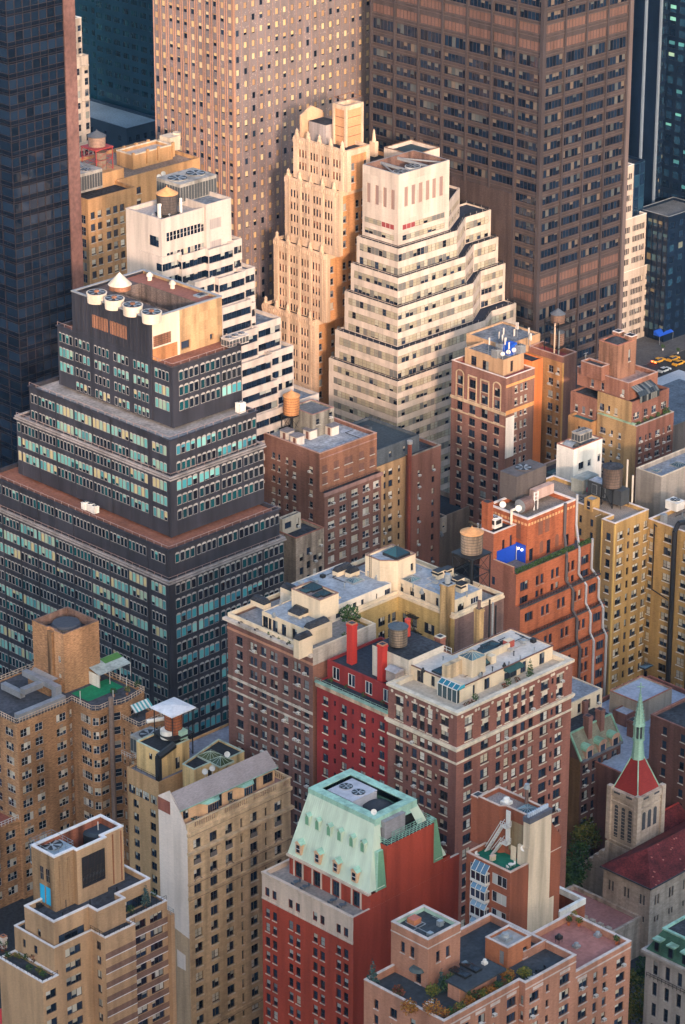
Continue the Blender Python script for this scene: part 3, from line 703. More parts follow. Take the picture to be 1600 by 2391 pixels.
# --- white wedding-cake tower
def wedding():
 c = mat('warm_white_brick', (.54, .45, .38), .8, .05, .1, panel=(2.7, 3.5)); st = WS(mat('brown_ribbon_frames', (.13, .1, .08), .5, .05, 0), 1, 2, .07, blind=islandmat('pale_blinds', [(.4, .36, .26), (.35, .31, .22), (.43, .4, .31), (.3, .27, .2), (.25, .24, .2), (.16, .16, .15)]), bp=.93, full=.72, rec=.1)
 rd = WS(F_WHITE, 1, 1, .05, blind=islandmat('red_panels', [(.3, .06, .06), (.26, .05, .055)]), bp=1, full=1, rec=.08, name='red_panel')
 lv = WS(mat('louvre_frame', (.3, .2, .17), .7, .05, 0), 1, 1, .08, blind=islandmat('louvre_tan', [(.3, .2, .17), (.27, .18, .16)]), bp=1, full=1, rec=.2, name='louvre')
 x5, y5, _ = PF(928, 940, 28.6, 3.5); zE = Z(891.5, x5, y5)
 b = Thing('white_office_building', 'white wedding-cake office tower stepping back with black-railed terraces', 'office building', (x5, y5, 0))
 def poly(x0, y0, z, lpx, k1, k2, k3, back=34):
  y1 = Y(lpx, x0, z); xk1 = X(k1, y0, z); xk2, yk2 = P(*k2, z)
  if yk2 < y0+1.5: yk2 = y0+5
  xk2 = X(k2[0], yk2, z); xk3 = X(k3, yk2, z)
  return [(x0, y0), (xk1, y0), (xk2, yk2), (xk3, yk2), (xk3, max(y1, yk2+8)), (x0, max(y1, yk2+8))]
 tiers = [(891.5, 768, 1160, (1174, 800), 1224, 12, 3.5, 0), (819, 782.5, 1134, (1149, 726.6), 1205.7, 2, 0, 1.7), (720, 805, 1106, (1123.8, 633.3), 1180.6, 3, 0, 3.3), (650, 819.5, 1087.3, (1106.8, 571.7), 1164, 2, 0, 1.6), (581.6, 833, 1068.7, (1088, 507.6), 1147, 2, 0, 1.6)]
 x0, y0, zprev = x5, y5, 0; rail = mat('black_railing', (.02, .022, .03), .6, .05, 0); wr = mat('white_rail_posts', (.5, .47, .44), .6, .05, 0)
 for (py, lpx, k1, k2, k3, nf, pit, sb) in tiers:
  x0 += sb*.62; y0 += sb*.62; z = Z(py, x0, y0)
  pl = poly(x0, y0, z, lpx, k1, k2, k3)
  pit = pit or (z-zprev)/nf
  R = lambda p: ribbon(st, 1.42, .004, .998, 'R', pit*.42, p, nf, pit*.52)
  b.tier(pl, zprev if zprev else 0, z, c, mat('navy_roof_deck', (.035, .045, .07), .9, .2, 0), {0: ribbon(st, 1.42, .004, .998, 'R', pit*.42, pit, nf, pit*.52), 1: ribbon(st, 1.42, .02, .98, 'R', pit*.42, pit, nf, pit*.52), 2: ribbon(st, 1.42, .02, .9, 'R', pit*.42, pit, nf, pit*.52), 5: ribbon(st, 1.42, .004, .93, 'L', pit*.42, pit, nf, pit*.52)}, ph=.5, cw=.25)
  r = b.new('terrace_railing'); o = poff(pl, -.45)
  for i in (5, 0, 1, 2, 3):
   p, q = o[i], o[(i+1) % 6]
   for zz in (.15, .55): r.bar((*p, z+zz), (*q, z+zz), .1, rail)
   L = math.dist(p, q); k = max(1, int(L/2.2))
   for j in range(k+1): t = j/k; a = (p[0]+(q[0]-p[0])*t, p[1]+(q[1]-p[1])*t); r.bar((*a, z-.1), (*a, z+.65), .07, wr)
  zprev = z
 # top block
 x0 += 1.0; y0 += 1.0; zt = Z(408, x0, y0); zm = Z(528, x0, y0); x1 = X(1050, y0, zt); y1 = Y(847, x0, zt)
 xk, yk = P(1074, 438.7, zt-8); zw = PYp(1074, 438.7, y0+7)[1]; xk = X(1074, y0+7, zw)
 pit = (zm-zprev)/2
 pl = [(x0, y0), (x1, y0), (xk, y0+7), (xk, y1-.5), (x0+.0, y1-.5)]
 red = lambda side, f0, f1: (lambda i, q: False)
 def mixR(L, z0, z1):
  out = []
  for q in range(2):
   k = int(L/1.5); w = L/k*.985
   for i in range(k): out.append((L*(i+.5)/k, zm-pit*.02-q*pit-pit*.5, w, pit*.5, rd if q == 0 and (i < k*.27 or i == k-1) else st))
  return out
 def mixL(L, z0, z1):
  out = []
  for q in range(2):
   k = int(L*.94/1.5); w = L*.94/k*.985
   for i in range(k): u = L*.94*(i+.5)/k; out.append((L-u, zm-pit*.02-q*pit-pit*.5, w, pit*.5, rd if q == 0 and u < L*.47 else st))
  return out
 b.tier([(x0, y0), (x1, y0), (x1, y1), (x0, y1)], zprev, zt, c, None, {0: lambda L, z0, z1: mixR(L, z0, z1)+[(L*q, zt-9.3, 1.35, 5.4, lv) for q in (.15, .29, .43, .57, .70, .84)], 3: lambda L, z0, z1: mixL(L, z0, z1)+[(L*q, zt-10, 1.35, 5.4, lv) for q in (.17, .4, .62, .84)]})
 b.tier([(x1+.02, y0+.05), (xk, y0+7), (xk, y1-1), (x1+.02, y1-1)], zprev, zw, c, TAR, {0: ribbon(st, 1.42, .02, .98, 'R', pit*.9, pit, 2, pit*.5)}, ph=.6)
 # open roof well with beams and fans
 pr = rect(x0, y0, x1, y1); inn = poff(pr, -.45); w = b.get('wall'); rb = mat('rusty_well', (.17, .1, .08), .9, .25, .3)
 for i in range(4):
  a, q, d, e = pr[i], pr[(i+1) % 4], inn[(i+1) % 4], inn[i]
  w.face([(*a, zt), (*q, zt), (*d, zt), (*e, zt)], F_GREY); w.face([(*d, zt-4), (*e, zt-4), (*e, zt), (*d, zt)], rb)
 r = b.new('roof'); r.face([(*p, zt-4) for p in inn], rb)
 bm = b.new('roof_beam')
 for t in (.33, .66): X_ = x0+(x1-x0)*t; bm.box(X_-.25, y0+.45, zt-1.2, X_+.25, y1-.45, zt-.5, F_GREY)
 bm.bar((x0+.5, y0+.5, zt-.8), (x0+(x1-x0)*.33, y1-.5, zt-.8), .22, F_GREY); bm.bar((x1-.5, y0+.5, zt-.8), (x0+(x1-x0)*.66, y1-.5, zt-.8), .22, F_GREY)
 for i, t in enumerate((.22, .52)):
  f = Thing('roof_fan', ('pale round fan near the front corner', 'pale round fan behind the front one')[i]+' in the roof well of the white wedding-cake tower', 'roof fan', (x0+(x1-x0)*t, y0+3.4+i*1.2, zt-4))
  k = f.new('shroud'); k.cyl(x0+(x1-x0)*t, y0+3.4+i*1.2, zt-4, zt-1.1, 1.9, STEEL, 24); k.cyl(x0+(x1-x0)*t, y0+3.4+i*1.2, zt-1.1, zt-.7, 2.15, mat('pale_fan_rim', (.45, .45, .43), .6, .05, .1), 24)
  fan(f.new('blades'), x0+(x1-x0)*t, y0+3.4+i*1.2, zt-.69, 1.9, .05, STEEL)
 # second roof house behind
 bx0, bz = PXp(897, 350, x0+3); by0 = y1+.3
 hy = y1+1.0; hx, zb_ = PYp(964, 363, hy); b.tier(rect(hx, hy, X(1027, hy, zb_), Y(897, hx, zb_)), zw-6, zb_, c, mat('teal_dark_roof', (.03, .06, .075), .9, .2, 0), ph=1.0, part='roof_house', cop=mat('brown_coping', (.25, .15, .1), .8, .2, .2))
wedding()
# --- ornate beige tower with finials
def gothic():
 tc = mat('cream_terracotta', (.58, .42, .3), .8, .12, .2); br = mat('orange_tan_brick', (.5, .25, .11), .85, .14, .2)
 x4, y4, _ = PF(733, 760, 28.0, 3.5)
 b = Thing('ornate_tower', 'ornate beige masonry tower with finial-topped setbacks beside the white wedding-cake tower', 'office building', (x4, y4, 0))
 stL = WS(mat('red_brown_frames', (.14, .06, .04), .6, .1, 0), 1, 2, .09, blind=islandmat('brown_shades', [(.28, .13, .09), (.2, .1, .08), (.35, .22, .15)]), bp=.6, rec=.35, sill=None); stR = WS(F_GREY, 1, 2, .1, bp=.6, blind=BL_GREY, sill=SILL)
 T = [(748, 612.7, 9, 4, 30), (594, 639, 5, 4, 28), (447, 665, 4, 4, 26), (352, 685, 3, 4, 24)]
 cpx = [733, 759.6, 789, 808]; x0, y0, zp = x4, y4, 0
 for i, (py, lpx, n, nb, dep) in enumerate(T):
  if i:
   x0, y0 = P(cpx[i]+2, py+24*5.6 if i == 1 else py+100, zp) if False else (x0, y0)
   # move back along the roof just below so that the corner shows at its own column
   s = 0
   while proj(x0+s*.32, y0+s, zp)[0] < cpx[i] and s < 14: s -= .1
   s = 0
   for k in range(200):
    s = k*.05
    if proj(x0+.9, y0-s+.9, zp)[0] >= cpx[i]: break
   y0 = y0-s+.9; x0 += .9
  z = Z(py, x0, y0); y1 = Y(lpx, x0, z); xe = X(862 if i == 3 else 905, y0, z) if i == 3 else x0+dep
  nb = 4; L = y1-y0
  def lf(L, z0, z1, n=n):
   o = []
   for q in range(n if z0 > 1 else 24):
    for k in range(nb):
     for e in (-1.35, 0, 1.35): o.append((L*(.07+.86*(k+.5)/nb)+e*L/24, z1-3.4-q*3.5-2.1, 1.12*L/24, 2.2, stL))
   return o
  def rf(L, z0, z1, n=n):
   o = []
   for q in range(n if z0 > 1 else 24):
    for u in (2.6, 7.4, 9.6, 14, 19): o.append((u, z1-4.0-q*3.5-1.9, 1.25, 1.9, stR))
   return o
  b.tier(rect(x0, y0, xe, y1), zp, z, tc, TAR, {0: rf, 3: lf}, ph=1.0, mats={0: br if True else tc})
  pr = b.new('pier')
  for k in range(nb+1):
   u = y0+L*(.07+.86*k/nb); u = min(max(u, y0+.5), y1-.5)
   pr.box(x0-.2, u-.5, zp, x0+.02, u+.5, z+.2, tc); pr.box(x0-.3, u-.6, z-1.6, x0+.3, u+.6, z+.5, tc)
   f = b.new('finial'); f.cyl(x0, u, z+.5, z+1.0, .6, tc, 8); f.cyl(x0, u, z+1.0, z+1.9, .42, tc, 8, r1=.5); f.cyl(x0, u, z+1.9, z+2.4, .28, tc, 8, r1=.1)
  pr.box(x0-.02, y0-.35, zp, x0+1.6, y0+.02, z, tc); pr.box(xe-1.2, y0-.35, zp, xe, y0+.02, z, tc)
  co = b.new('frieze')
  b.strip((x0, y1), (x0, y0), z-1.6, 1.2, .25, tc, mb=co); b.strip((x0, y0), (xe, y0), z-1.7, 1.5, .3, tc, mb=co)
  for k in range(int(L/.9)): u = y0+.45+k*.9; co.box(x0-.42, u-.18, z-1.5, x0-.2, u+.18, z-.6, tc)
  sp = b.new('spandrel')
  for q in range(n if zp > 1 else 16):
   zz = z-3.4-q*3.5-2.1-.55
   if zz > zp+.5: b.strip((x0, y1), (x0, y0), zz, .3, .1, tc, mb=sp)
  if i == 3:
   # tank house, gable and flagged pier on the roof
   hx, hz = PYp(808, 324, y0+3); hx0 = X(808, y0+5, z); hz1 = Z(248, hx0, y0+5); hx1 = X(845, y0+5, hz1); hy1 = Y(781, hx0, hz1)
   tb = mat('peach_brick_panels', (.52, .27, .14), .85, .12, .1)
   b.tier(rect(hx0, y0+5, hx1, hy1), z-1, hz1, tb, TAR, ph=2.0, part='tank_house', cw=.5, inner=tc)
   e = b.new('quoin')
   for (qx, qy) in ((hx0, y0+5), (hx1, y0+5), (hx0, hy1)): e.box(qx-.35, qy-.35, z-1, qx+.35, qy+.35, hz1+.05, tc)
   for q in range(5): b.ring(rect(hx0, y0+5, hx1, hy1), z+1.5+q*2.6, .18, .06, -.01, mat('dark_joint', (.2, .1, .06), .8, .1, 0), 'band', e)
   b.ring(rect(hx0, y0+5, hx1, hy1), hz1-1.2, 1.2, .3, .1, tc, 'frieze', e)
   gx0, gy0 = x0+.4, hy1+1.2; gy1 = y1-.6; gz = z+5.5
   gb = b.new('gable'); ga = mat('peach_stucco', (.6, .38, .24), .85, .1, .15)
   gb.prism([(gx0+2.5, gy0), (gx0+8, gy0), (gx0+8, gy1-2.5), (gx0+2.5, gy1-2.5)], z-1, z+4.2, mat('grey_stucco', (.36, .31, .3), .85, .1, .2), TAR)
   my = gy1
   gb.box(gx0+1, my-1.2, z-1, gx0+9, my-.5, z+5.6, ga); gb.face([(gx0+1, my-1.2, z+5.6), (gx0+9, my-1.2, z+5.6), (gx0+5, my-1.2, z+7.6)], ga); gb.face([(gx0+9, my-.5, z+5.6), (gx0+1, my-.5, z+5.6), (gx0+5, my-.5, z+7.6)], ga)
   gb.face([(gx0+1, my-1.2, z+5.6), (gx0+5, my-1.2, z+7.6), (gx0+5, my-.5, z+7.6), (gx0+1, my-.5, z+5.6)], ga); gb.face([(gx0+5, my-1.2, z+7.6), (gx0+9, my-1.2, z+5.6), (gx0+9, my-.5, z+5.6), (gx0+5, my-.5, z+7.6)], ga)
   px, pz = PYp(873, 385, y0+8); pt = PYp(873, 301, y0+8)[1]
   k = b.new('buttress_pier'); k.box(px-.7, y0+7, z-40, px+.7, y0+9, pt-3.5, tc); k.cyl(px, y0+8, pt-3.5, pt-.6, .6, tc, 8, r1=.3); k.cyl(px, y0+8, pt-.6, pt, .3, tc, 8, r1=.05)
   b.tier(rect(xe+.02, y0+2, px+2, y0+16), zp-60, z-6, br, TAR, ph=1)
  zp = z
gothic()
# --- white modern building with staggered bays
def staggered():
 wt = mat('white_spandrel_panels', (.5, .43, .38), .75, .05, .12); st = WS(F_DARK, 6, 1, .05, .05, glass=GLN, blind=BL_GREY, bp=.3, rec=.3); s1 = WS(F_DARK, 3, 2, .08, .08, bp=.4, blind=BL_GREY, glass=GLN)
 pn = WS(mat('grey_panel_frame', (.4, .35, .33), .7, .05, 0), 6, 1, .05, .05, blind=islandmat('grey_panels', [(.36, .32, .3), (.33, .29, .28)]), bp=1, full=1, rec=.15, name='vent_panel')
 x0, y0, _ = PF(380, 650, 33, 3.6); zt = Z(514, x0, y0); x1 = X(532, y0, zt); y1 = Y(293.7, x0, zt); xm = X(476, y0, zt)
 b = Thing('white_office_building', 'white modern building of staggered ribbon-window bays with a wooden tank on top', 'office building', (x0, y0, 0))
 zf = Z(604, x0, y0)
 def lf(L, z0, z1): return [(L*.78, zt-7.2, 3.4, 2.6, s1), (L*.74, zt-16, 5.4, 2.9, s1), (L*.42, zt-24.8, 7.2, 3.0, st), (L*.78, zt-24.8, 5.4, 3.0, st), (L*.3, zt-33, 8, 3.0, st), (L*.78, zt-33, 5.4, 3.0, st)]
 def rf(L, z0, z1): return [(L*.07+(xm-x0)*.9/11*(i+.5), zt-5.9-q*5.1, (xm-x0)*.9/11-.02, 2.3, s2 if q == 0 or i < 4 or i > 7 else pn2) for i in range(11) for q in range(2)]
 s2 = WS(F_WHITE, 1, 2, .06, bp=.5, blind=BL_GREY, glass=GLN); pn2 = WS(F_WHITE, 1, 1, .05, blind=islandmat('grey_panels', []), bp=1, full=1, rec=.2) if False else WS(F_WHITE, 1, 1, .05, blind=BL_CREAM, bp=.9, full=.9, rec=.2)
 b.tier(rect(x0, y0, x1, y1), zf-30, zt, wt, mat('pale_roof', (.42, .38, .36), .9, .15, 0), {0: rf, 3: lf}, ph=.9, cop=wt)
 yy = y0-.9; zt2 = zt+1.0
 b.tier(rect(xm, yy, x1+.3, y0+14), zf-2, zt2, wt, GREYROOF, {0: lambda L, z0, z1: [(L*.36, zt-5.6, L*.45, 2.6, pn), (L*.36, zt-11.2, L*.45, 2.6, pn)]}, ph=.9)
 def blk(name, s, l, r, ret, n, dep=16, roof=GREYROOF, kind=None, extra=0):
  y = y0-s; xl, zl = PYp(*l, y); xr = X(r, y, zl)
  z0 = zl-n*3.6-.6-extra
  b.tier(rect(xl, y, xr, y+dep), z0, zl, wt, roof, {0: ribbon(st, 7.5, .012, .985, 'R', 1.75, 3.6, n, 1.85), 3: (lambda L, a, z1: [(L-1.2, z1-1.75-q*3.6-1.85, 2.0, 1.85, s3) for q in range(n)])}, ph=.9, cw=.3)
 s3 = WS(F_DARK, 1, 1, .05, glass=GLN, bp=0, rec=.1)
 blk('a', .5, (379, 602), 424, 0, 2, 8); blk('b', 1.6, (425, 597), 482.5, 0, 3); blk('c', 2.9, (487.6, 584), 546, 0, 3); blk('d', 1.8, (546, 562), 565, 0, 3)
 blk('e', 3.6, (455, 660), 502, 0, 3); blk('B', 4.9, (511.6, 651), 573, 0, 2); blk('B2', 3.9, (573, 630), 596, 0, 4)
 blk('C', 6.2, (519.8, 719.6), 587.8, 0, 2); blk('C2', 5.0, (587, 708), 597, 0, 2)
 blk('D', 6.6, (588, 763), 656, 0, 3, 22); blk('E', 8.0, (541, 784), 603.5, 0, 3); blk('F', 8.4, (635, 823), 685.7, 0, 4, 20)
 blk('G', 9.2, (565, 850), 635, 0, 3); blk('H', 10.6, (566, 914.5), 650, 0, 2); blk('J', 11.4, (560, 985), 700, 0, 5); blk('I', 9.6, (648, 952), 745, 0, 7, 26, extra=10)
 # roof things
 tx, ty = P(372, 478, zt-.9)
 water_tank(x0+5.2, y1-9.2, zt-.9, 2.55, 4.6, 1.0, 'dark wooden water tank with orange conical roof on the white staggered building', mat('dark_tank_wood', (.075, .06, .055), .9, .2, .3, fine=6, stretch=.2), mat('orange_tank_roof', (.58, .29, .12), .8, .1, .1), 1.6, legs=True, span=1.9)
 hvac(x0+12, y0+6.5, x0+24, y0+15, zt-.9, 5.0, 'large grey cooling tower beside the wooden tank on the white staggered building', mat('cooling_tower_grey', (.32, .3, .27), .7, .15, .3), fans=2, legs=.6)
 p = b.new('pipe_frame'); pw = F_WHITE
 for (u, v) in ((2, 3), (6.5, 3)): p.box(x0+u, y0+v, zt-.9, x0+u+.6, y0+v+.6, zt+2.2, WHITE)
 p.box(x0+2, y0+3, zt+2.2, x0+7.1, y0+3.6, zt+2.8, WHITE); p.box(x0+8.4, y0+2.4, zt-.9, x0+8.9, y0+2.9, zt+3, WHITE)
 for i, (u, v) in enumerate(((4, 1.6), (5.2, 2.2), (1.6, 5), (9.5, 4))): vent(x0+u, y0+v, zt-.9, 'small pale vent on the roof of the white staggered building', 'vents on the white staggered building', i % 3, STEEL, .28, 1.1)
staggered()
# --- tan brick building behind it
def tan_brick():
 tb = mat('tan_brick', (.43, .25, .12), .85, .12, .2); st = WS(F_DARK, 1, 2, .08, bp=.75, sill=SILL)
 y = y0 = None
 x0, y0, _ = PF(207, 540, 30, 3.6); z = Z(468, x0, y0); x1 = X(315, y0, z)
 b = Thing('brick_building', 'tan brick building with a red-framed tank and grey cooling unit behind the white staggered building', 'building', (x0, y0, 0))
 def rf(L, a, z1): return [(L*q, z1-3.6-k*3.3-1.9, 1.5, 1.9, st) for q in (.1, .245, .43, .575, .72, .8) for k in range(12)]
 bay = WS(F_GREY, 2, 2, .1, .1, bp=.4, blind=BL_GREY)
 b.tier(rect(x0, y0, x1, y0+26), 0, z, tb, TAR, {0: rf, 3: lambda L, a, z1: [(L-2.2, z1-4.5-k*3.3-2.4, 2.2, 2.4, bay) for k in range(12)]}, cop=tb)
 # rear wing seen past the corner and the penthouse with piers
 zr = z+.4
 b.tier(rect(x1+.02, y0+7, x1+30, y0+30), 0, zr, tb, mat('brown_gravel', (.24, .18, .14), .95, .25, 0), {0: lambda L, a, z1: [(L*q, z1-3.4-k*3.3-1.9, 1.6, 1.9, st) for q in (.05, .14, .25) for k in range(8)]}, cop=tb)
 px0, pz = PYp(310, 364, y0+13.5); px1 = X(403, y0+13.5, pz); pl = Y(272, px0, pz)
 def wf(L, a, z1): return [(L*.22, z1-5.2, 1.8, 3.2, st), (L*.52, z1-4.6, 1.8, 3.2, st), (L*.84, z1-4.6, 1.5, 3.0, st), (L*.18, z1-13, 1.6, 3.2, st), (L*.52, z1-13.4, 1.6, 3.2, st)]
 b.tier(rect(px0, y0+13.5, px1, min(pl, y0+27)), zr-1, pz, tb, mat('pale_roof', (.42, .38, .36), .9, .15, 0), {0: wf}, part='penthouse', cop=mat('cream_coping', (.6, .5, .38), .8, .1, .2), cw=.5, ch=.3)
 p = b.new('pier')
 for q in (0, .36, .63, 1.0): u = px0+(px1-px0)*q; p.box(u-.4, y0+13.0, zr, u+.4, y0+13.52, pz+.9, tb)
 for q in (.2, .5, .8): u = px0+(px1-px0)*q; p.box(u-.4, min(pl, y0+27)-.3, pz-.5, u+.4, min(pl, y0+27)+.3, pz+.8, tb)
 # red frame tank
 tx, ty = P(252, 455, z)
 red = mat('red_steel', (.34, .05, .05), .6, .1, .1)
 water_tank(x0+14, y0+12, z+3.2, 2.4, 2.7, 6.4, 'wooden tank with dark conical roof on a red steel frame above the tan brick building', mat('pinkish_tank_wood', (.33, .22, .17), .9, .15, .3, fine=6, stretch=.2), None, 1.5, red, span=2.9)
 k = b.new('tank_base'); k.box(x0+9.5, y0+7.6, z-1, x0+19.5, y0+17, z+3.2, tb)
 lt = Thing('lower_tank', 'second grey wooden tank standing inside the red steel frame', 'water tank', (x0+14.5, y0+11, z+3.2)); lt.new('barrel').cyl(x0+14.5, y0+11.2, z+3.2, z+8.0, 1.6, WOODT, 20); lt.new('hoop').cyl(x0+14.5, y0+11.2, z+6, z+6.15, 1.64, BLACK, 20)
 hvac(x0+1, y0+4.5, x0+9.2, y0+15, z-.8, 5.2, 'grey louvred cooling tower with pale pipes on the tan brick building', mat('cooling_tower_grey', (.32, .3, .27), .7, .15, .3), fans=3, legs=1.4, along='y')
 for i, (u, v) in enumerate(((372, 424), (382, 417))):
  ax, ay = P(u, v, zr); dish(ax, ay, zr, .65, ('left', 'right')[i]+' white satellite dish on the roof behind the wooden tank', None, 1.4)
 w = Thing('roof_machine', 'cream duct housing with round cap on the tan brick building', 'duct housing', (px1+4, y0+20, zr)); m = w.new('housing'); cm = mat('cream_metal', (.6, .5, .38), .6, .1, .2)
 m.box(px1+2, y0+17, zr, px1+6, y0+21, zr+4, cm); w.new('cap').cyl(px1+6.5, y0+19, zr+2.5, zr+4.4, 1.2, cm, 16)
tan_brick()
# ================================================================ dark stepped office building
def dark_stepped():
 dk = mat('charcoal_metal_cladding', (.032, .032, .042), .5, .15, .18, spec=.45, fine=1.0, stretch=.1); rr = mat('rust_red_terrace', (.24, .1, .065), .9, .15, 0, coarse=.15)
 gt = mat('grey_terrace', (.3, .28, .27), .9, .2, 0, coarse=.2)
 fr = mat('pale_aluminium_frames', (.36, .34, .32), .5, .06, .1)
 blL = islandmat('office_blinds', [(.1, .33, .32), (.2, .4, .35), (.26, .38, .28), (.42, .37, .2), (.06, .22, .24), (.12, .34, .31), (.16, .38, .34)])
 blT = BL_TEAL
 gl = glassm('green_black_glass', (.01, .018, .03), (.008, .07, .085))
 dR = WS(fr, 1, 1, .09, blind=islandmat('turquoise_blinds', [(.05, .28, .32), (.12, .4, .4), (.22, .5, .46), (.04, .2, .26)]), bp=.0, glass=gl, rec=.06, peak=.42)
 wR = WS(fr, 1, 1, .09, blind=islandmat('turquoise_blinds', []), bp=.95, full=.55, glass=gl, rec=.06, peak=.42)
 dL = WS(fr, 1, 1, .09, blind=blL, bp=.06, glass=gl, rec=.06, peak=.2); wL = WS(fr, 1, 1, .09, blind=blL, bp=.97, full=.5, glass=gl, rec=.06, peak=.2)
 x5, y5, _ = PF(398, 1500, 34, 3.6); z5 = Z(1360, x5, y5)
 b = Thing('office_building', 'dark stepped office building with rust-red and grey terraces and rows of pale framed windows', 'office building', (x5, y5, 0))
 x4, y4 = x5+.9, y5+.9; z4 = Z(1287, x4, y4)
 x3, y3 = P(401, 1262, z4-.7); z3 = Z(1117, x3, y3); x2, y2 = x3+.9, y3+.9; z2 = Z(1031, x2, y2)
 x1, y1 = P(405.6, 1006.6, z2-.7); z1 = Z(860, x1, y1)
 T = [(x5, y5, 0, z5, 663, -60, 'r5', None), (x4, y4, z5, z4, 652.7, -30, 'r4', rr), (x3, y3, z4, z3, 616, 38, 'r3', None), (x2, y2, z3, z2, 599, 68, 'r2', gt), (x1, y1, z2, z1, 563.8, 133.7, 'r1', rr)]
 nf = [14, 2, 4, 2, 4]; rs = b.r
 bL, bR = 6.35, 7.1
 for i, (x0, y0, za, zt, pr, pl, nm, roof) in enumerate(T):
  xe = X(pr, y0, zt); ye = Y(pl, x0, zt); n = nf[i]; pit = (zt-za)/n if i else 3.62
  lit = {}
  def rowlit(q, side, bay):
   k = (q, side, bay//2)
   if k not in lit: lit[k] = rs.random()
   pr_ = ([.15, .85, .3, .4][q % 4] if i in (0, 2) else [.25, .8, .2, .7][q % 4])*(1 if side == 'L' else .55)
   return lit[k] < pr_
  def lf(L, z0, z1, n=n, pit=pit):
   o = []
   nb = int(L/bL)+1
   for q in range(n):
    for k in range(nb):
     for j in range(5):
      u = 1.0+k*bL+.55+j*1.22
      if k == 0 and j == 4: continue
      if u > L-.8: continue
      o.append((L-u-.2, z1-pit*q-pit*.4-2.15, 1.08, 2.15, wL if rowlit(q, 'L', k) else dL))
   return o
  def rf(L, z0, z1, n=n, pit=pit):
   o = []; nb = max(1, round((L-1.4)/bR)); w = (L-1.4)/nb
   for q in range(n):
    for k in range(nb):
     for j in range(4): o.append((1.1+w*k+w*.12+w*.235*(j+.5)-.1, z1-pit*q-pit*.4-2.15, w*.2, 2.15, wR if rowlit(q, 'R', k) else dR))
   return o
  b.tier(rect(x0, y0, xe, ye), za, zt, dk, roof or gt, {0: rf, 3: lf}, ph=.7, cw=.3)
  rb = b.new('rib'); LL = ye-y0; k = 0
  for k in range(int(LL/bL)+1): u = y0+1.0+k*bL-.25; rb.box(x0-.12, u-.1, za, x0+.02, u+.1, zt, dk)
  rb.box(x0-.1, y0-.1, za, x0+.35, y0+.35, zt, dk)
  lg = mat('pale_ledges', (.3, .27, .26), .8, .15, .2)
  b.ring(rect(x0, y0, xe, ye), zt, .22 if roof else .3, .3, .25, lg if not roof else dk, 'coping')
  if roof is None: b.ring(rect(x0, y0, xe, ye), zt-.55, .3, .45, .02, lg, 'ledge')
  r = b.new('railing'); pts = [(x0+.1, ye), (x0+.1, y0+.1), (xe-.1, y0+.1)]
  pk = mat('pinkish_rail', (.34, .24, .22), .6, .05, 0); s_ = b.rail(pts, zt+.25, .75, pk, 2.4, part='railing', r=.05, rails=1); b.parts.remove(r)
 # penthouse flush with the left wall
 xe = X(563.8, y1, z1); yp = Y(354.5, x1, z1); zp = Z(745, x1, yp); ye = Y(169, x1, zp); xpe = X(518, yp, zp); x0 = x1+.35
 cream = mat('cream_render', (.68, .54, .42), .8, .04, .08); tanb = mat('tan_block_panels', (.43, .27, .14), .85, .12, .22, panel=(2.6, 2.2)); rl = mat('rust_louvres', (.26, .12, .07), .7, .2, .2)
 w = b.new('penthouse'); pl = rect(x0-.6, yp, xpe, ye)
 L = xpe-x0+.6; xa = x0-.6+L*.405
 w.face([(x0-.6, ye, z2+.2), (x0-.6, yp, z2+.2), (x0-.6, yp, zp), (x0-.6, ye, zp)], dk); w.face([(x0-.6, yp, z2), (x0+.02, yp, z2), (x0+.02, yp, zp), (x0-.6, yp, zp)], dk)
 # openings in the right face: louvre and doorway
 lou = WS(mat('dark_rust', (.08, .045, .035), .7, .1, 0), 6, 5, .1, .1, blind=rl, bp=1, full=1, rec=.25, name='louvre'); door = WS(F_DARK, 1, 1, .08, bp=0, rec=.6, name='doorway')
 H = zp-z1
 b.facade(w, (x0, yp), (xa, yp), z1-.7, zp, cream, [((xa-x0)*.36, z1+2.9, (xa-x0)*.66, H*.27, lou)])
 b.facade(w, (xa, yp), (xpe, yp), z1-.7, zp, tanb, [((xpe-xa)*.14, z1+.2, (xpe-xa)*.22, H*.2, door), ((xpe-xa)*.75, z1+.4, (xpe-xa)*.09, H*.14, door)])
 w.face([(xpe, yp, z1), (xpe, ye, z1), (xpe, ye, zp), (xpe, yp, zp)], tanb); w.face([(xpe, ye, z1), (x0, ye, z1), (x0, ye, zp), (xpe, ye, zp)], dk)
 bs = b.new('skirt'); bs.box(x0, yp-.06, z1-.6, xa-.8, yp+.02, z1+2.6, mat('orange_rust_base', (.42, .19, .08), .8, .15, .2))
 # left-face windows of the shaft under the penthouse, and corrugation above
 b2 = b.new('shaft_wall'); zsh = z1-1.2
 f = lf.__call__(ye-yp, z2, zsh) if False else None
 o = []; LLs = ye-yp; pit = (z1-z2)/4
 for q in range(4):
  for k in range(int(LLs/bL)+1):
   for j in range(4):
    u = .6+k*LLs/max(1, int(LLs/bL+.4))+.9+j*1.35
    if u < LLs-.9: o.append((LLs-u, z1-pit*q-pit*.42-1.95+.2, 1.0, 1.95, wL if rs.random() < (.2, .8, .15, .75)[q] else dL))
 w.f = w.f[1:]; w.m = w.m[1:]
 b.facade(w, (x0-.6, ye), (x0-.6, yp), z2+.1, zp, dk, o)
 cg = b.new('corrugation')
 for k in range(int(LLs/1.25)): u = yp+.4+k*1.25; cg.box(x0-.78, u-.16, z1+1.0, x0-.58, u+.16, zp-.1, dk)
 lv = b.new('louvre')
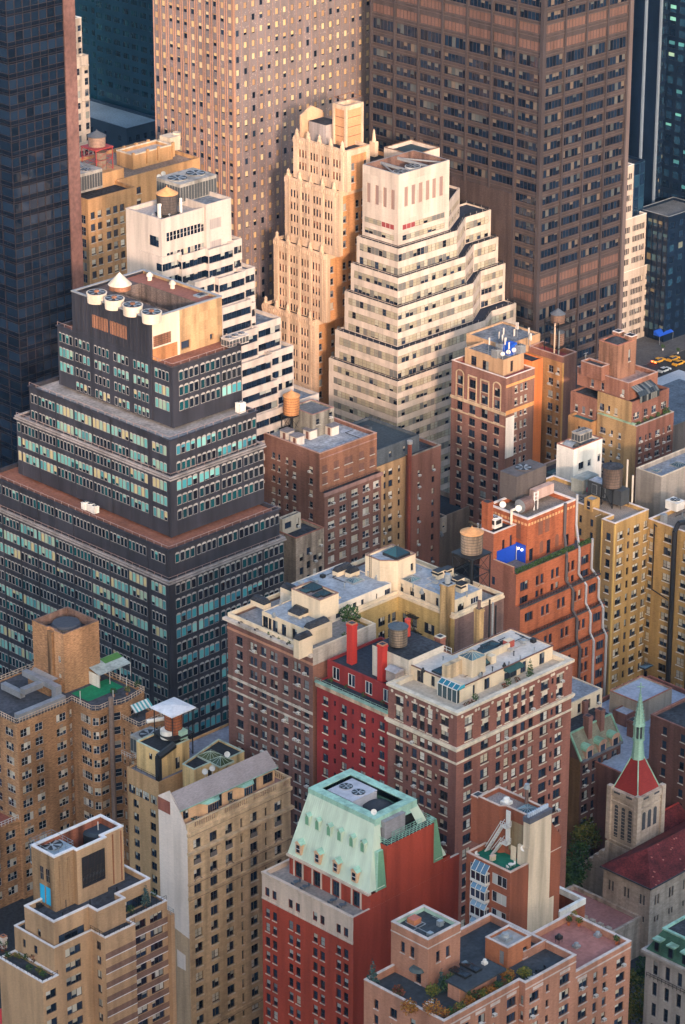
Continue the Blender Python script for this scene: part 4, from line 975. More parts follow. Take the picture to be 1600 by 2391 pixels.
 for a, c_, dz in ((.27, .47, 0), (.5, .71, 0)):
  u1, u0 = ye-LLs*a, ye-LLs*c_; lv.box(x0-.86, u0, z1+H*.32, x0-.6, u1, z1+H*.63, rl)
  for k in range(6): uu = u0+(u1-u0)*(k+.5)/6; lv.box(x0-.95, uu-.06, z1+H*.32, x0-.86, uu+.06, z1+H*.63, mat('dark_rust', (.08, .045, .035)))
 st = b.new('stain');
 # roof: sunk well, rust roof, rim
 b.ring(rect(x0-.6, yp, xpe, ye), zp, .25, .12, .5, F_GREY, 'coping')
 r = b.new('roof'); zr = zp-.6
 wx0, wx1, wy0, wy1 = x0+(xpe-x0)*.33, x0+(xpe-x0)*.72, yp+.9, yp+(ye-yp)*.78
 gr = mat('dark_roof_brown', (.1, .075, .07), .9, .25, 0); rust = mat('rust_roof', (.25, .1, .07), .9, .12, 0)
 for (a, c_, d, e, m) in ((x0-.2, yp+.4, wx0, ye-.4, gr), (wx1, yp+.4, xpe-.4, ye-.4, rust), (wx0, wy1, wx1, ye-.4, gr), (wx0, yp+.4, wx1, wy0, gr)): r.face([(a, c_, zr), (d, c_, zr), (d, e, zr), (a, e, zr)], m)
 wl = b.new('roof_well'); wm = mat('stained_well', (.13, .1, .09), .9, .3, .5)
 for p, q in (((wx0, wy0), (wx1, wy0)), ((wx1, wy0), (wx1, wy1)), ((wx1, wy1), (wx0, wy1)), ((wx0, wy1), (wx0, wy0))): wl.face([(*q, zr-6), (*p, zr-6), (*p, zr+.3), (*q, zr+.3)], wm)
 wl.face([(wx0, wy0, zr-6), (wx1, wy0, zr-6), (wx1, wy1, zr-6), (wx0, wy1, zr-6)], TAR)
 fw = mat('cream_fan_shroud', (.66, .55, .43), .7, .06, .15)
 for i, (u, v) in enumerate(((226, 684), (267, 698), (310, 713), (354, 730))):
  px, py = P(u, v+3, zp+1.2); t = Thing('roof_fan', ('first', 'second', 'third', 'fourth')[i]+' cream round fan from the left in the row on the dark stepped building', 'roof fan', (px, py, zr), 'cream fans on the dark penthouse')
  c = t.new('shroud'); R_ = 2.15; c.cyl(px, py, zr, zp+1.5, R_, fw, 28, r1=R_*1.05); c.cyl(px, py, zp+1.5, zp+1.7, R_*1.1, fw, 28); fan(t.new('blades'), px, py, zp+1.71, R_*.95, .04, BLACK)
  t.new('motor').box(px-.4, py-.4, zp+1.75, px+.4, py+.4, zp+2.2, rl)
 px, py = P(280, 666, zp+.3); t = Thing('roof_hood', 'large cream conical hood behind the fans on the dark stepped building', 'roof hood', (px, py, zr)); t.new('drum').cyl(px, py, zr, zp+.6, 2.5, rl, 28); t.new('cone').cyl(px, py, zp+.6, zp+3.4, 2.75, fw, 32, r1=.06);
 for i, (u, v) in enumerate(((350, 654), (403, 673))):
  px, py = P(u, v, zr); t = Thing('mushroom_vent', ('left', 'right')[i]+' cream mushroom vent on the rust roof of the dark stepped building', 'vent', (px, py, zr)); t.new('stem').cyl(px, py, zr, zr+1.0, .55, fw, 14); t.new('cap').cyl(px, py, zr+1.0, zr+1.5, .85, fw, 16, r1=.7); t.new('knob').cyl(px, py, zr+1.5, zr+1.9, .5, fw, 14, r1=.3)
 px, py = P(470, 690, zr); t = Thing('roof_hatch', 'flat pale roof hatch at the right end of the dark penthouse roof', 'hatch', (px, py, zr)); t.new('curb').box(px-1.6, py-1, zr, px+1.6, py+1, zr+.3, STEEL); t.new('lid').box(px-.8, py-.6, zr+.31, px+.6, py+.6, zr+.4, F_DARK)
 # gear on terraces
 px, py = P(495, 805, z1-.6)
 hvac(xpe-3, y1+1.2, xpe+3, y1+4, z1-.6, 1.8, 'long pale cooling unit on the terrace below the tan penthouse wall', mat('pale_unit', (.5, .45, .4), .7, .1, .2), 3, .3)
 for i, (u, v) in enumerate(((200, 1188), (212, 1192), (222, 1197))): ax, ay = P(u, v, z4-.5); hvac(ax-.7, ay-.7, ax+.7, ay+.7, z4-.7, 1.5, 'small white cooling unit in the row of three on the rust-red terrace', WHITE, 1, .2, 'white cooling units on the rust-red terrace', slats=False)
 ax, ay = P(562, 962, z2-.5); hvac(ax-.9, ay-.8, ax+.9, ay+.8, z2-.7, 2.2, 'white box unit at the right end of the grey terrace', WHITE, 1, .2, slats=False)
dark_stepped()
# ================================================================ brick buildings of the middle band
def brown_tank():
 br = mat('brown_red_brick', (.2, .1, .075), .88, .16, .2); bl = mat('red_orange_brick', (.27, .125, .075), .88, .15, .15); pk = mat('pink_stone_trim', (.34, .2, .17), .8, .1, .2)
 x1, y1, _ = PF(758, 1250, 27, 3.1); z1 = Z(1152, x1, y1)
 b = Thing('apartment_building', 'brown brick apartment house with grey roof, orange wooden tank and white bulkheads', 'apartment building', (x1, y1, 0), acwhere='the brown brick house with the orange tank')
 s2 = WS(F_WHITE, 2, 2, .07, .1, bp=.8, blind=BL_CREAM, sill=SILL, ac=.18, rec=.2); s1 = WS(F_GREY, 1, 2, .08, bp=.55, ac=.2, rec=.2, blind=BL_CREAM, sill=SILL); s3 = WS(F_WHITE, 3, 3, .06, .05, bp=.9, blind=BL_CREAM, sill=SILL, rec=.15, full=.8); s2b = WS(F_WHITE, 2, 3, .06, .05, bp=.9, blind=BL_CREAM, sill=SILL, rec=.15, full=.8)
 xe = X(890.5, y1, z1); y0 = y1+1.7; x0 = x1; zt = Z(1060, x0, y0); yl = Y(603, x0, zt); xt = X(880, y0, zt)
 b.tier(rect(x1, y1, xe, y0-.01), 0, z1, br, None, {0: G([(.12, 2.3, s2), (.32, 2.3, s2), (.53, 2.3, s2), (.73, 2.3, s2), (.91, 2.1, s2)], 1.9, 3.1, 13, 1.75)})
 b.get('wall').face([(x1, y1, z1-.4), (xe, y1, z1-.4), (xe, y0, z1-.4), (x1, y0, z1-.4)], TAR)
 b.strip((x1, y1), (xe, y1), z1-.9, .9, .35, pk, ext=.3); b.rail([(x1+.2, y1+.2), (xe-.2, y1+.2)], z1, .9, BLACK, 1.5, rails=2)
 lc = [(.14, 1.3, s1), (.3, 1.0, s1), (.44, 1.3, s1), (.56, .9, s1), (.68, .9, s1), (.78, 1.3, s1)]
 lf = G([(.14, 1.3, s1), (.41, 1.3, s1), (.53, .9, s1), (.66, .9, s1), (.75, 1.2, s1)], 4.2, 3.1, 18, 1.6, 'L', skip=lambda i, k: k < (0, 0, 0, 0, 0)[i])
 b.tier(rect(x0, y0, xt, yl), z1-.4 if False else 0, zt, br, SILVER, {3: lf}, ph=.9, cop=mat('salmon_coping', (.42, .27, .22), .8, .1, .1), cw=.4, mats={})
 # right face of the set-back top storeys is oranger
 w = b.get('wall'); up = b.new('upper_wall')
 b.facade(up, (x0, y0-.03), (xt, y0-.03), z1-.4, zt, bl, [((xt-x0)*q, zt-3.4-k*3.1-1.9, ww, 1.9, st) for k in range(4) for q, ww, st in ((.09, 1.7, s2b), (.29, 1.7, s2b), (.5, 2.9, s3), (.73, 1.7, s2b), (.92, 1.7, s2b))])
 b.strip((x0, y0-.03), (xt, y0-.03), zt-1.5, .25, .12, pk)
 # roof house, tank, bulkheads
 zr = zt-.9; gh = mat('grey_stained_render', (.27, .25, .21), .85, .15, .45)
 hx, hy = P(736, 1022, zr); h1 = zr+6.2
 b.tier(rect(hx-.8, hy, hx+6.6, hy+8), zr, h1, gh, mat('roof_slate', (.12, .13, .14), .9, .2, 0), {0: lambda L, a, z1_: [(L*.25, a+3.2, 1.3, 1.5, s1), (L*.85, a+3.8, 1.3, 1.5, s1)]}, part='roof_house', ph=.3, cop=pk, cw=.3)
 tx, ty = P(681, 1012, zr)
 water_tank(tx+.6, ty+.6, zr, 2.05, 4.7, 5.0, 'bright orange wooden water tank with conical roof on the brown brick house', mat('orange_tank_wood', (.6, .27, .11), .85, .12, .25, fine=6, stretch=.2), mat('orange_tank_roof', (.58, .29, .12), .8, .1, .1), 1.3, span=1.7)
 for i, (u, v) in enumerate(((672, 1030), (696, 1042), (726, 1027), (741, 1003), (777, 1018))):
  ax, ay = P(u, v, zr); t = Thing('stair_bulkhead', ('front left', 'second from the front', 'middle', 'rear left', 'rear right')[i]+' small white bulkhead on the silver roof beside the orange tank', 'roof bulkhead', (ax, ay, zr))
  t.new('wall').prism(rect(ax-.3, ay, ax+2.2, ay+2.4), zr, zr+2.3, mat('cream_white_render', (.66, .58, .5), .8, .06, .15)); t.new('door').box(ax-.36, ay+.5, zr+.1, ax-.28, ay+1.4, zr+2.0, mat('brown_door', (.2, .1, .08), .7, .1, 0)); r = t.new('roof'); r.box(ax-.55, ay-.25, zr+2.3, ax+2.45, ay+2.65, zr+2.45, mat('bulkhead_roof', (.2, .19, .2), .9, .2, 0))
 ax, ay = P(745, 985, zr); t = Thing('chimney_house', 'taller white bulkhead against the back parapet near the orange tank', 'roof bulkhead', (ax, ay, zr)); t.new('wall').prism(rect(ax, ay, ax+2.6, ay+3), zr, zr+3.6, mat('cream_white_render', (.66, .58, .5))); t.new('roof').box(ax-.2, ay-.2, zr+3.6, ax+2.8, ay+3.2, zr+3.75, mat('bulkhead_roof', (.2, .19, .2)))
 conduits(b, hx+7, y0+1, xt-1, yl-1, zr, 8, 1); return xt, xe, y0, y1, yl, zt, z1
BTK = brown_tank()
def narrow_pair():
 xt, xe, y0, y1, yl, zt, z1 = BTK
 tan = mat('tan_render', (.36, .23, .12), .85, .12, .25); dgr = mat('dark_slate_storey', (.07, .085, .1), .8, .15, .2); st = WS(F_DARK, 1, 2, .08, bp=.5, ac=.14); rb = mat('red_orange_tall_brick', (.23, .1, .07), .88, .15, .15)
 y = y0+2.5; xa, za = PYp(882, 1052, y); xb, zb = PYp(960, 1026, y); xa = xe+.1
 b = Thing('narrow_building', 'narrow tan building with dark slate top storey between the two brown brick houses', 'apartment building', (xa, y, 0), acwhere='the narrow tan building')
 xb = X(948, y, za-4)
 def f(L, a, z1_): return [(L*q, za-6.2-k*3.1-1.8, w, 1.8, st) for k in range(14) for q, w in ((.22, 1.3), (.42, .8), (.58, 1.5), (.82, .8))]
 zc = za-4.4
 b.tier(rect(xa, y, xb, y+18), 0, zc, tan, None, {0: f})
 b.tier(rect(xa, y+.15, xb+5, y+18), zc, za, dgr, mat('dark_teal_roof', (.035, .05, .06), .9, .2, 0), {0: lambda L, a, z1_: [(L*.12, a+1.2, 1.1, 1.5, st), (L*.42, a+1.2, 1.0, 1.6, st), (L*.7, a+1.4, 1.0, 1.4, st)]}, ph=.7)
 s = stack(b, (xa+xb)/2+1, y+9, za-.7, 2.6, 2, 3, dgr)
 # second house with red flue
 y2 = y-1.5; xc = X(959, y2, zc); zc2 = PYp(960, 1066, y2)[1]; xd = X(1030, y2, zc2)
 c = Thing('narrow_building', 'narrow red-brown brick house with a rusty flue pipe beside the tan building', 'apartment building', (xc, y2, 0), acwhere='the narrow red-brown house')
 c.tier(rect(xc, y2, xd, y2+18), 0, zc2, rb, TAR, {0: lambda L, a, z1_: [(L*q, zc2-4.6-k*3.2-1.6, .95, 1.6, st) for k in range(13) for q in (.28, .75)]}, cop=mat('weathered_stone', (.32, .26, .21), .85, .15, .3), cw=.4)
 p = c.new('flue'); p.cyl(xc-1.0, y2-.6, 0, zc2+4, .55, mat('rust_flue', (.24, .06, .04), .7, .2, .4), 12); p.cyl(xc-1.0, y2-.6, zc2+4, zc2+4.8, .75, STEEL, 12)
 # low house with a tar roof and pale render at the lower left
 bg_ = mat('blotchy_beige_render', (.36, .28, .21), .9, .2, .3, coarse=.25); s2 = WS(F_DARK, 1, 2, .08, bp=.5, ac=.3, blind=BL_CREAM)
 zl = Z(1258, *PF(691, 1300, 27, 3.05)[:2]); lx, ly = P(691, 1258, zl); xr = X(757, ly, zl); yb = Y(640, lx, zl)
 if xr > x_lim(ly): xr = x_lim(ly)
 d = Thing('low_house', 'low beige rendered house with tar roof and pale penthouse below the brown brick house', 'house', (lx, ly, 0), acwhere='the low beige house')
 d.tier(rect(lx, ly, xr, yb), 0, zl, bg_, TAR, {0: lambda L, a, z1_: [(L*q, zl-h-k*3.6-1.9, 1.3, 1.9, s2) for k in range(4) for q, h in ((.2, 4.6), (.45, 3.6), (.68, 6.2), (.87, 2.6))]}, cop=pkm(), cw=.35)
 d.tier(rect(lx+.4, ly+5, xr-3, yb-1), zl-.8, zl+3.4, mat('pale_beige_stucco', (.48, .42, .33), .85, .1, .2), TAR, {0: lambda L, a, z1_: [(L*.3, a+1.3, 2.2, 1.7, s2), (L*.82, a+.6, 1.0, 2.5, s2)]}, part='penthouse', ph=.3)
def pkm(): return mat('red_tile_coping', (.36, .15, .1), .85, .12, .2)
def x_lim(y): return BTK[0]+60
narrow_pair()
def low_roofs():
 # dark low roofs and the pale bulkhead in front of the narrow houses
 z = 16.0; x0, y0 = P(900, 1262, z); x1 = X(1078, y0, z); y1 = y0+30
 b = Thing('low_building', 'low building with black roof and blue deck tiles in the shade behind the cream roofs', 'building', (x0, y0, 0)); bm = mat('dim_beige_brick', (.25, .2, .16), .9, .15, .2)
 b.tier(rect(x0-4, y0, x1+6, y1), 0, z, bm, mat('blue_black_roof', (.022, .03, .045), .9, .3, 0), ph=1.2, cop=bm)
 st = WS(F_WHITE, 1, 1, .06, bp=.3)
 ax, ay = P(975, 1268, z-1)
 bulk(b, ax, ay, ax+11, ay+6, z-1.2, 4.6, mat('weathered_bulkhead', (.4, .35, .29), .85, .12, .3), TAR, 'bulkhead', {0: lambda L, a, q: [(L*.9, a+1.5, 1, 1.6, st)], 3: lambda L, a, q: [(L*.35, a+.4, .9, 2.4, st), (L*.65, a+.4, .9, 2.4, st)]})
 ax, ay = P(940, 1282, z-1); t = Thing('shed', 'small grey shed beside the pale bulkhead on the black roof', 'shed', (ax, ay, z-1.2)); t.new('wall').prism(rect(ax, ay, ax+4, ay+3), z-1.2, z+1.2, bm); t.new('roof').box(ax-.3, ay-.3, z+1.2, ax+4.3, ay+3.3, z+1.45, STEEL)
 for i, (u, v) in enumerate(((1012, 1258), (1030, 1250), (912, 1272), (925, 1265))):
  ax, ay = P(u, v, z-1); vent(ax, ay, z-1.2, 'small grey vent on the black roof', 'vents on the black roof', i % 3, STEEL, .3, 1.2)
low_roofs()
def tall_red():
 br = mat('plum_red_brick', (.23, .115, .09), .88, .14, .2); br2 = mat('brown_side_brick', (.2, .105, .08), .88, .16, .2); st = WS(F_DARK, 2, 2, .07, .09, bp=.35, blind=BL_GREY, sill=mat('cream_sills', (.5, .4, .3), .8, .1, .1), rec=.25); sR = WS(F_WHITE, 1, 2, .08, bp=.65, blind=BL_GREY, sill=SILL, rec=.15)
 ct = mat('cream_trim', (.5, .38, .25), .8, .12, .2); ot = mat('orange_trim', (.6, .3, .12), .8, .1, .15)
 x0, y0, _ = PF(1180, 990, 26.8, 3.2); zt = Z(884, x0, y0); xr = X(1249, y0, zt); yl = Y(1055, x0, zt)
 b = Thing('brick_tower', 'tall plum brick apartment tower with cream arches and antennas on its tan penthouse', 'apartment building', (x0, y0, 0))
 arch = WS(F_DARK, 2, 2, .07, .09, bp=.35, blind=BL_GREY, rec=.25)
 def lf(L, a, z1):
  o = []
  for i, q in enumerate((.16, .385, .61, .84)):
   w = 2.3 if i in (1, 2) else 2.0; up = 0 if i in (1, 2) else .6
   o += [(L-L*q, zt-3.3-2.5-up*0, w, 2.3, st), (L-L*q, zt-6.6-2.5, w, 2.3, st), (L-L*q, zt-10.6-2.4, w, 2.4, st)]
   o += [(L-L*q, zt-14.3-2.0-k*3.22, w-.1, 2.0, st) for k in range(16)]
  return o
 def rf(L, a, z1): return [(L*q, zt-3.0-k*3.4-1.9, w, 1.9, sR) for k in range(16) for q, w in ((.36, 1.1), (.55, .9), (.7, 1.0)) if not (k in (3, 4) and q < .3)]
 b.tier(rect(x0, y0, xr, yl), 0, zt, br, mat('red_deck', (.28, .06, .06), .85, .1, 0), {0: rf, 3: lf}, cop=mat('white_coping', (.7, .6, .54), .7, .06, .1), mats={0: br2}, ph=1.1)
 cn = b.new('string_course')
 for z, h, o in ((zt-10.3, .8, .3), (zt-13.6, .35, .18), (zt-44, .5, .2)): b.strip((x0, yl), (x0, y0), z, h, o, ct, mb=cn, ext=.15)
 for z, h in ((zt-2.6, .7), (zt-10.2, 1.1)): b.strip((x0, y0), (xr, y0), z, h, .12, ot, mb=cn)
 fr = b.new('arch_trim'); L = yl-y0
 for i, q in enumerate((.16, .385, .61, .84)):
  u = y0+L*q; w = 1.45 if i in (1, 2) else 1.3
  for e in (-w, w): fr.box(x0-.16, u+e-.14, zt-9.5, x0+.01, u+e+.14, zt-2.6, ct)
  if i in (1, 2): fr.box(x0-.16, u-w-.14, zt-2.75, x0+.01, u+w+.14, zt-2.35, ct)
  else:
   for k in range(8):
    a0, a1 = math.pi*k/8, math.pi*(k+1)/8
    fr.bar((x0-.05, u+w*math.cos(a0), zt-2.9+w*.8*math.sin(a0)), (x0-.05, u+w*math.cos(a1), zt-2.9+w*.8*math.sin(a1)), .2, ct)
 bo = Thing('blank_sign', 'blank white painted panel high on the side wall of the plum brick tower', 'wall sign', (x0+2, y0-.1, zt-22)); bo.new('panel').box(x0+.15, y0-.14, zt-22.3, x0+(xr-x0)*.3, y0+.03, zt-11.0, WHITE)
 # penthouse with antennas
 tp = mat('tan_stucco', (.45, .29, .17), .85, .08, .15); zr = zt-1.1; px, py = P(1174.7, 880, zr); zp = Z(841, px, py); pxe = X(1224, py, zp); pyl = Y(1086, px, zp)
 wd = WS(F_BRZ, 2, 2, .08, .08, bp=.2, blind=BL_GREY); dr = WS(WHITE, 1, 1, .1, bp=1, full=1, name='door')
 b.tier(rect(px, py, pxe, pyl), zr, zp, tp, GREYROOF, {3: lambda L, a, q: [(L*.23, zp-4.2, 2.0, 2.6, wd), (L*.54, zp-4.4, 2.3, 2.6, wd), (L*.76, zp-4.6, 2.0, 2.6, wd)], 0: lambda L, a, q: [(L*.42, a+.6, 1.1, 3.0, wd)]}, ph=.5, part='penthouse')
 b.tier(rect(pxe-1, py+6, X(1262, py+6, zp), pyl+6), zr-1, zp+.6, tp, GREYROOF, {}, ph=.5, part='penthouse')
 r = random.Random(5); mw = mat('antenna_white', (.62, .56, .5), .6, .06, .1)
 blue = Thing('tarpaulin', 'bright blue tarpaulin over equipment on the tan penthouse roof', 'tarpaulin', (px+7, py+7, zp)); bu, bv = P(1190, 812, zp+1)
 m = blue.new('cover'); bm = mat('blue_tarpaulin', (.01, .09, .5), .5, .15, .1); m.frust([(bu-1.6, bv-1.6), (bu+1.8, bv-1.4), (bu+1.8, bv+1.6), (bu-1.6, bv+1.6)], zp-.5, [(bu-1.0, bv-1.5), (bu+1.5, bv-1.2), (bu+1.2, bv+1.2), (bu-.9, bv+1.2)], zp+2.4, bm, bm)
 for i in range(15):
  ax, ay = px+r.uniform(.6, pxe-px+8), py+r.uniform(.6, pyl-py-1)
  if abs(ax-bu) < 2.2 and abs(ay-bv) < 2.2: continue
  t = Thing('antenna', 'slim pale panel antenna on a pole on the tan penthouse roof', 'antenna', (ax, ay, zp-.5), 'antennas on the plum brick tower'); hh = r.uniform(2, 4.5)
  t.new('pole').bar((ax, ay, zp-.5), (ax, ay, zp+hh), .06, STEEL); t.new('panel').box(ax-.22, ay-.12-.15, zp+hh-1.9, ax+.22, ay+.02-.15, zp+hh, mw)
 for i in range(4):
  ax, ay = px+1+i*2.2, py+1.2; dish(ax, ay, zp-.5, .6, 'small white dish along the front edge of the tan penthouse roof', 'dishes on the plum brick tower', 1.6)
 for i, (u, v) in enumerate(((1170, 818), (1160, 832), (1215, 822))): ax, ay = P(u, v, zp); hvac(ax-1, ay-1, ax+1, ay+1, zp-.5, 2.0, 'grey equipment cabinet among the antennas of the plum brick tower', STEEL, 1, .3, 'cabinets on the plum brick tower', slats=False)
 b.rail([(px+.2, pyl-.3), (px+.2, py+.2), (pxe-.3, py+.2)], zp, 1.0, STEEL, 2.2)
 # orange wing
 yo = y0+1.0; xo0 = xr; xo1 = X(1268, yo, zt); zo = PYp(1262, 838, yo)[1]
 og = mat('orange_painted_wall', (.6, .18, .055), .75, .06, .12)
 b.tier(rect(xo0+.02, yo, xo1, yo+12), 0, zo, og, TAR, {}, ph=.4, part='orange_wing', cw=.3)
 return xo1, yo, zo, x0, y0
TR = tall_red()
def tan_slab():
 xo1, yo, zo, _, _ = TR
 tl = mat('ochre_brick', (.36, .19, .08), .88, .14, .25); rb = mat('brown_red_slab_brick', (.21, .1, .072), .88, .16, .15); st = WS(F_GREY, 1, 2, .08, bp=.6, blind=BL_GREY, sill=SILL, ac=.15); s2 = WS(F_GREY, 2, 2, .07, .08, bp=.6, blind=BL_GREY, sill=SILL, ac=.15)
 xl = xo1+3.5; y, zt = PXp(1314.5, 834, xl); xr = X(1347, y, zt); yb = Y(1236, xl, zt)
 b = Thing('brick_slab', 'ochre and brown brick slab carrying a tall double water tank, beside the orange wing', 'apartment building', (xl, y, 0), acwhere='the ochre brick slab')
 b.tier(rect(xl, y, xr, yb), 0, zt, rb, mat('red_deck', (.28, .06, .06), .85, .1, 0), {3: lambda L, a, z1: [(y_, zt-3.3-k*3.5-1.9, w, 1.9, s_) for k in range(16) for y_, w, s_ in ((L-1.5, 1.0, st), (L-4.0, 1.7, s2), (L-7.6, 1.0, st))]}, mats={3: tl}, cop=mat('salmon_coping', (.42, .27, .22)), ph=1.2)
 b.strip((xl, yb), (xl, y), zt-1.6, 1.6, .06, rb); c = b.new('quoin'); c.box(xl-.1, y-.1, 0, xl+.5, y+.02, zt-1.7, mat('ochre_trim', (.55, .3, .1), .85, .1, .2))
 zr = zt-1.2; tx, ty = P(1310, 830, zt+2)
 cx, cy = xl+4.0, y+5.6
 t = Thing('double_water_tank', 'tall steel frame carrying two stacked weathered water tanks above the ochre slab', 'water tank', (cx, cy, zr)); wd = mat('rusty_tank_wood', (.2, .12, .085), .9, .2, .35, fine=6, stretch=.2)
 for nm, za, h in (('lower', 2.4, 3.3), ('upper', 8.4, 2.4)):
  k = t.new('barrel'); k.cyl(cx, cy, zr+za, zr+za+h, 1.9, wd, 24, bottom=True); hp = t.new('hoop', k)
  for i in range(6): hp.cyl(cx, cy, zr+za+h*(.05+.17*i), zr+za+h*(.05+.17*i)+.07, 1.94, BLACK, 24)
  rf = t.new('roof'); rm = mat('tank_roof_felt', (.09, .1, .115)); rf.cyl(cx, cy, zr+za+h, zr+za+h+.1, 2.0, rm, 24); rf.cyl(cx, cy, zr+za+h+.1, zr+za+h+(1.5 if nm == 'upper' else .9), 2.0, rm, 24, r1=.1)
  pf = t.new('platform'); s = 2.5; pf.box(cx-s, cy-s, zr+za-.4, cx+s, cy+s, zr+za-.1, BLACK)
 for a in (-2.35, 2.35):
  for c_ in (-2.35, 2.35): t.new('leg').bar((cx+a, cy+c_, zr-.2), (cx+a, cy+c_, zr+9.4), .13, BLACK)
 b.rail([(cx-2.5, cy-2.5), (cx+2.5, cy-2.5), (cx+2.5, cy+2.5), (cx-2.5, cy+2.5)], zr+8.2, 1.1, BLACK, 1.7, True)
 pp = t.new('riser_pipe'); pp.cyl(cx-2.4, cy-1.2, zr, zr+9, .24, mat('tan_pipe', (.5, .38, .28), .6, .1, .2), 10); pp.cyl(cx-1.9, cy-2.3, zr, zr+7, .2, STEEL, 10)
 # small white house to the right
 wx, wy = xr+.4, y-9; za = 55.0; xa, wy = P(1340, 1050, za); xb = X(1407, wy, za);
 w = Thing('white_house', 'small white painted house with a grey cooling unit on its roof', 'house', (xa, wy, 0)); ww = WS(F_DARK, 2, 2, .06, .06, bp=.4, blind=BL_GREY, sill=SILL); ws = WS(F_DARK, 1, 2, .06, bp=.3, blind=BL_GREY)
 w.tier(rect(xa, wy, xb, wy+5.5), 0, za, WHITE, GREYROOF, {0: lambda L, a, z1: [(L*.28, za-6.0, 2.0, 1.9, ww), (L*.56, za-6.0, 1.2, 1.7, ws), (L*.9, za-5.8, 1.1, 2.0, ws), (L*.2, za-12.4, 1.0, 1.9, ws), (L*.29, za-12.4, 1.0, 1.9, ws)]+[(L*(.52+.095*k), za-12.0, 1.0, 1.9, ws) for k in range(5)]+[(L*(.5+.1*k), za-17.4, 1.0, 1.2, ws) for k in range(5)]}, cop=mat('red_tile_coping', (.36, .15, .1), .85, .12, .2))
 hvac(xa+4.2, wy+1.6, xa+8.6, wy+4.4, za-.8, 2.2, 'grey twin-fan cooling unit on the small white house', mat('cooling_tower_grey', (.32, .3, .27)), 4, .9)
 d = Thing('roof_hood', 'grey half-round duct hood on the small white house', 'duct hood', (xa+2, wy+2.5, za-.8)); h = d.new('hood')
 for i in range(8):
  a0, a1 = math.pi*i/8, math.pi*(i+1)/8; p = [(xa+1+1.4-1.4*math.cos(a), za-.8+1.4*math.sin(a)) for a in (a0, a1)]
  h.face([(p[0][0], wy+1.5, p[0][1]), (p[1][0], wy+1.5, p[1][1]), (p[1][0], wy+4.5, p[1][1]), (p[0][0], wy+4.5, p[0][1])][::-1], STEEL)
tan_slab()
def tiered_brick():
 tn = mat('tan_wall_brick', (.36, .23, .11), .88, .14, .25); rd = mat('brown_red_right_brick', (.2, .09, .065), .88, .16, .2); rp = mat('russet_penthouse_brick', (.24, .11, .075), .88, .16, .25)
 st = WS(F_GREY, 1, 2, .08, bp=.5, ac=.3, blind=BL_GREY, sill=SILL); s2 = WS(F_GREY, 2, 2, .07, .08, bp=.6, ac=.25, blind=BL_GREY, sill=SILL); s3 = WS(F_WHITE, 3, 2, .06, .07, bp=.6, blind=BL_GREY)
 x0, y0, _ = PF(1483.5, 1070, 23.2, 2.72); z1 = Z(996.5, x0, y0); xr = X(1574, y0, z1); yl = Y(1395, x0, z1)
 b = Thing('tiered_building', 'tan and red brick building in tiers with planted terraces and a brick water-tank house', 'apartment building', (x0, y0, 0), acwhere='the tiered tan and red brick building')
 lf = lambda L, a, z: [(L-L*q, z-3.2-k*2.74-1.55, w, 1.55, s_) for k in range(13) for q, w, s_ in ((.42, 1.0, st), (.62, .8, st), (.85, 1.9, s2))]
 rf = lambda L, a, z: [(L*q, z-3.2-k*2.74-1.55, w, 1.55, s_) for k in range(13) for q, w, s_ in ((.12, 1.2, st), (.27, .7, st), (.38, .9, st), (.58, 1.9, s2), (.74, .6, st), (.89, 1.5, s2))]
 gc = mat('green_terrace_coping', (.3, .42, .27), .8, .15, .2)
 b.tier(rect(x0, y0, xr, yl), 0, z1, rd, TAR, {0: rf, 3: lf}, mats={3: tn}, ph=.8, cop=mat('pale_terrace_coping', (.42, .37, .32), .8, .12, .2))
 x2, y2 = x0+.6, y0+2.2; z2 = Z(939.5, x2, y2); xr2 = X(1563, y2, z2); yl2 = Y(1396, x2, z2)
 b.tier(rect(x2, y2, xr2, yl2), z1-.8, z2, rd, TAR, {0: lambda L, a, z: [(L*q, z-3.2-k*3.4-1.9, w, 1.9, s_) for k in range(2) for q, w, s_ in ((.13, 2.4, s3), (.38, 1.4, s2), (.6, 1.9, s2), (.87, 2.2, s3))], 3: lambda L, a, z: [(L-L*q, z-3.0-k*3.4-1.9, w, 1.9, s_) for k in range(2) for q, w, s_ in ((.46, 1.1, st), (.66, .8, st), (.87, 1.6, s2))]}, mats={3: tn}, ph=.8)
 gr = b.new('copper_ledge'); gr.box(x0-.2, y0+1, z1+.14, x0+1.2, yl-.5, z1+.3, gc)
 x3, y3 = P(1466, 935, z2-.6); z3 = Z(895, x3, y3); xr3 = X(1536.6, y3, z3); yl3 = Y(1418, x3, z3); yl4 = Y(1349, x3, z3)
 b.tier(rect(x3, y3, xr3, yl4), z2-.8, z3, rp, mat('pinkish_roof', (.36, .24, .2), .9, .15, 0), {3: lambda L, a, z: [(L*q, a+.8, 1.0, 1.9, st) for q in (.3, .5, .9)]}, ph=1.1, cop=mat('pinkish_coping', (.42, .3, .26), .8, .1, .2))
 b.tier(rect(x3-1.2, yl3+1, x3+6, yl4+1), 0, z2-2.5, rp, TAR, {3: lambda L, a, z: [(L*q, z-5-k*3.3, 1.1, 1.9, st) for q in (.2, .45, .7) for k in range(4)]}, ph=.5)
 # water-tank house
 tx, ty = P(1440, 888, z3-1); tz = Z(809, tx, ty); txe = X(1466, ty, tz); tyl = Y(1399, tx, tz)
 tk = mat('stained_russet_brick', (.25, .13, .085), .9, .16, .5)
 b.tier(rect(tx, ty, txe+2.5, tyl), z3-1.1, tz, tk, TAR, {0: lambda L, a, z: [(L*.75, a+4, .9, 3.2, st)]}, ph=1.4, part='tank_house', cop=mat('red_tile_coping', (.36, .15, .1), .85, .12, .2), cw=.5)
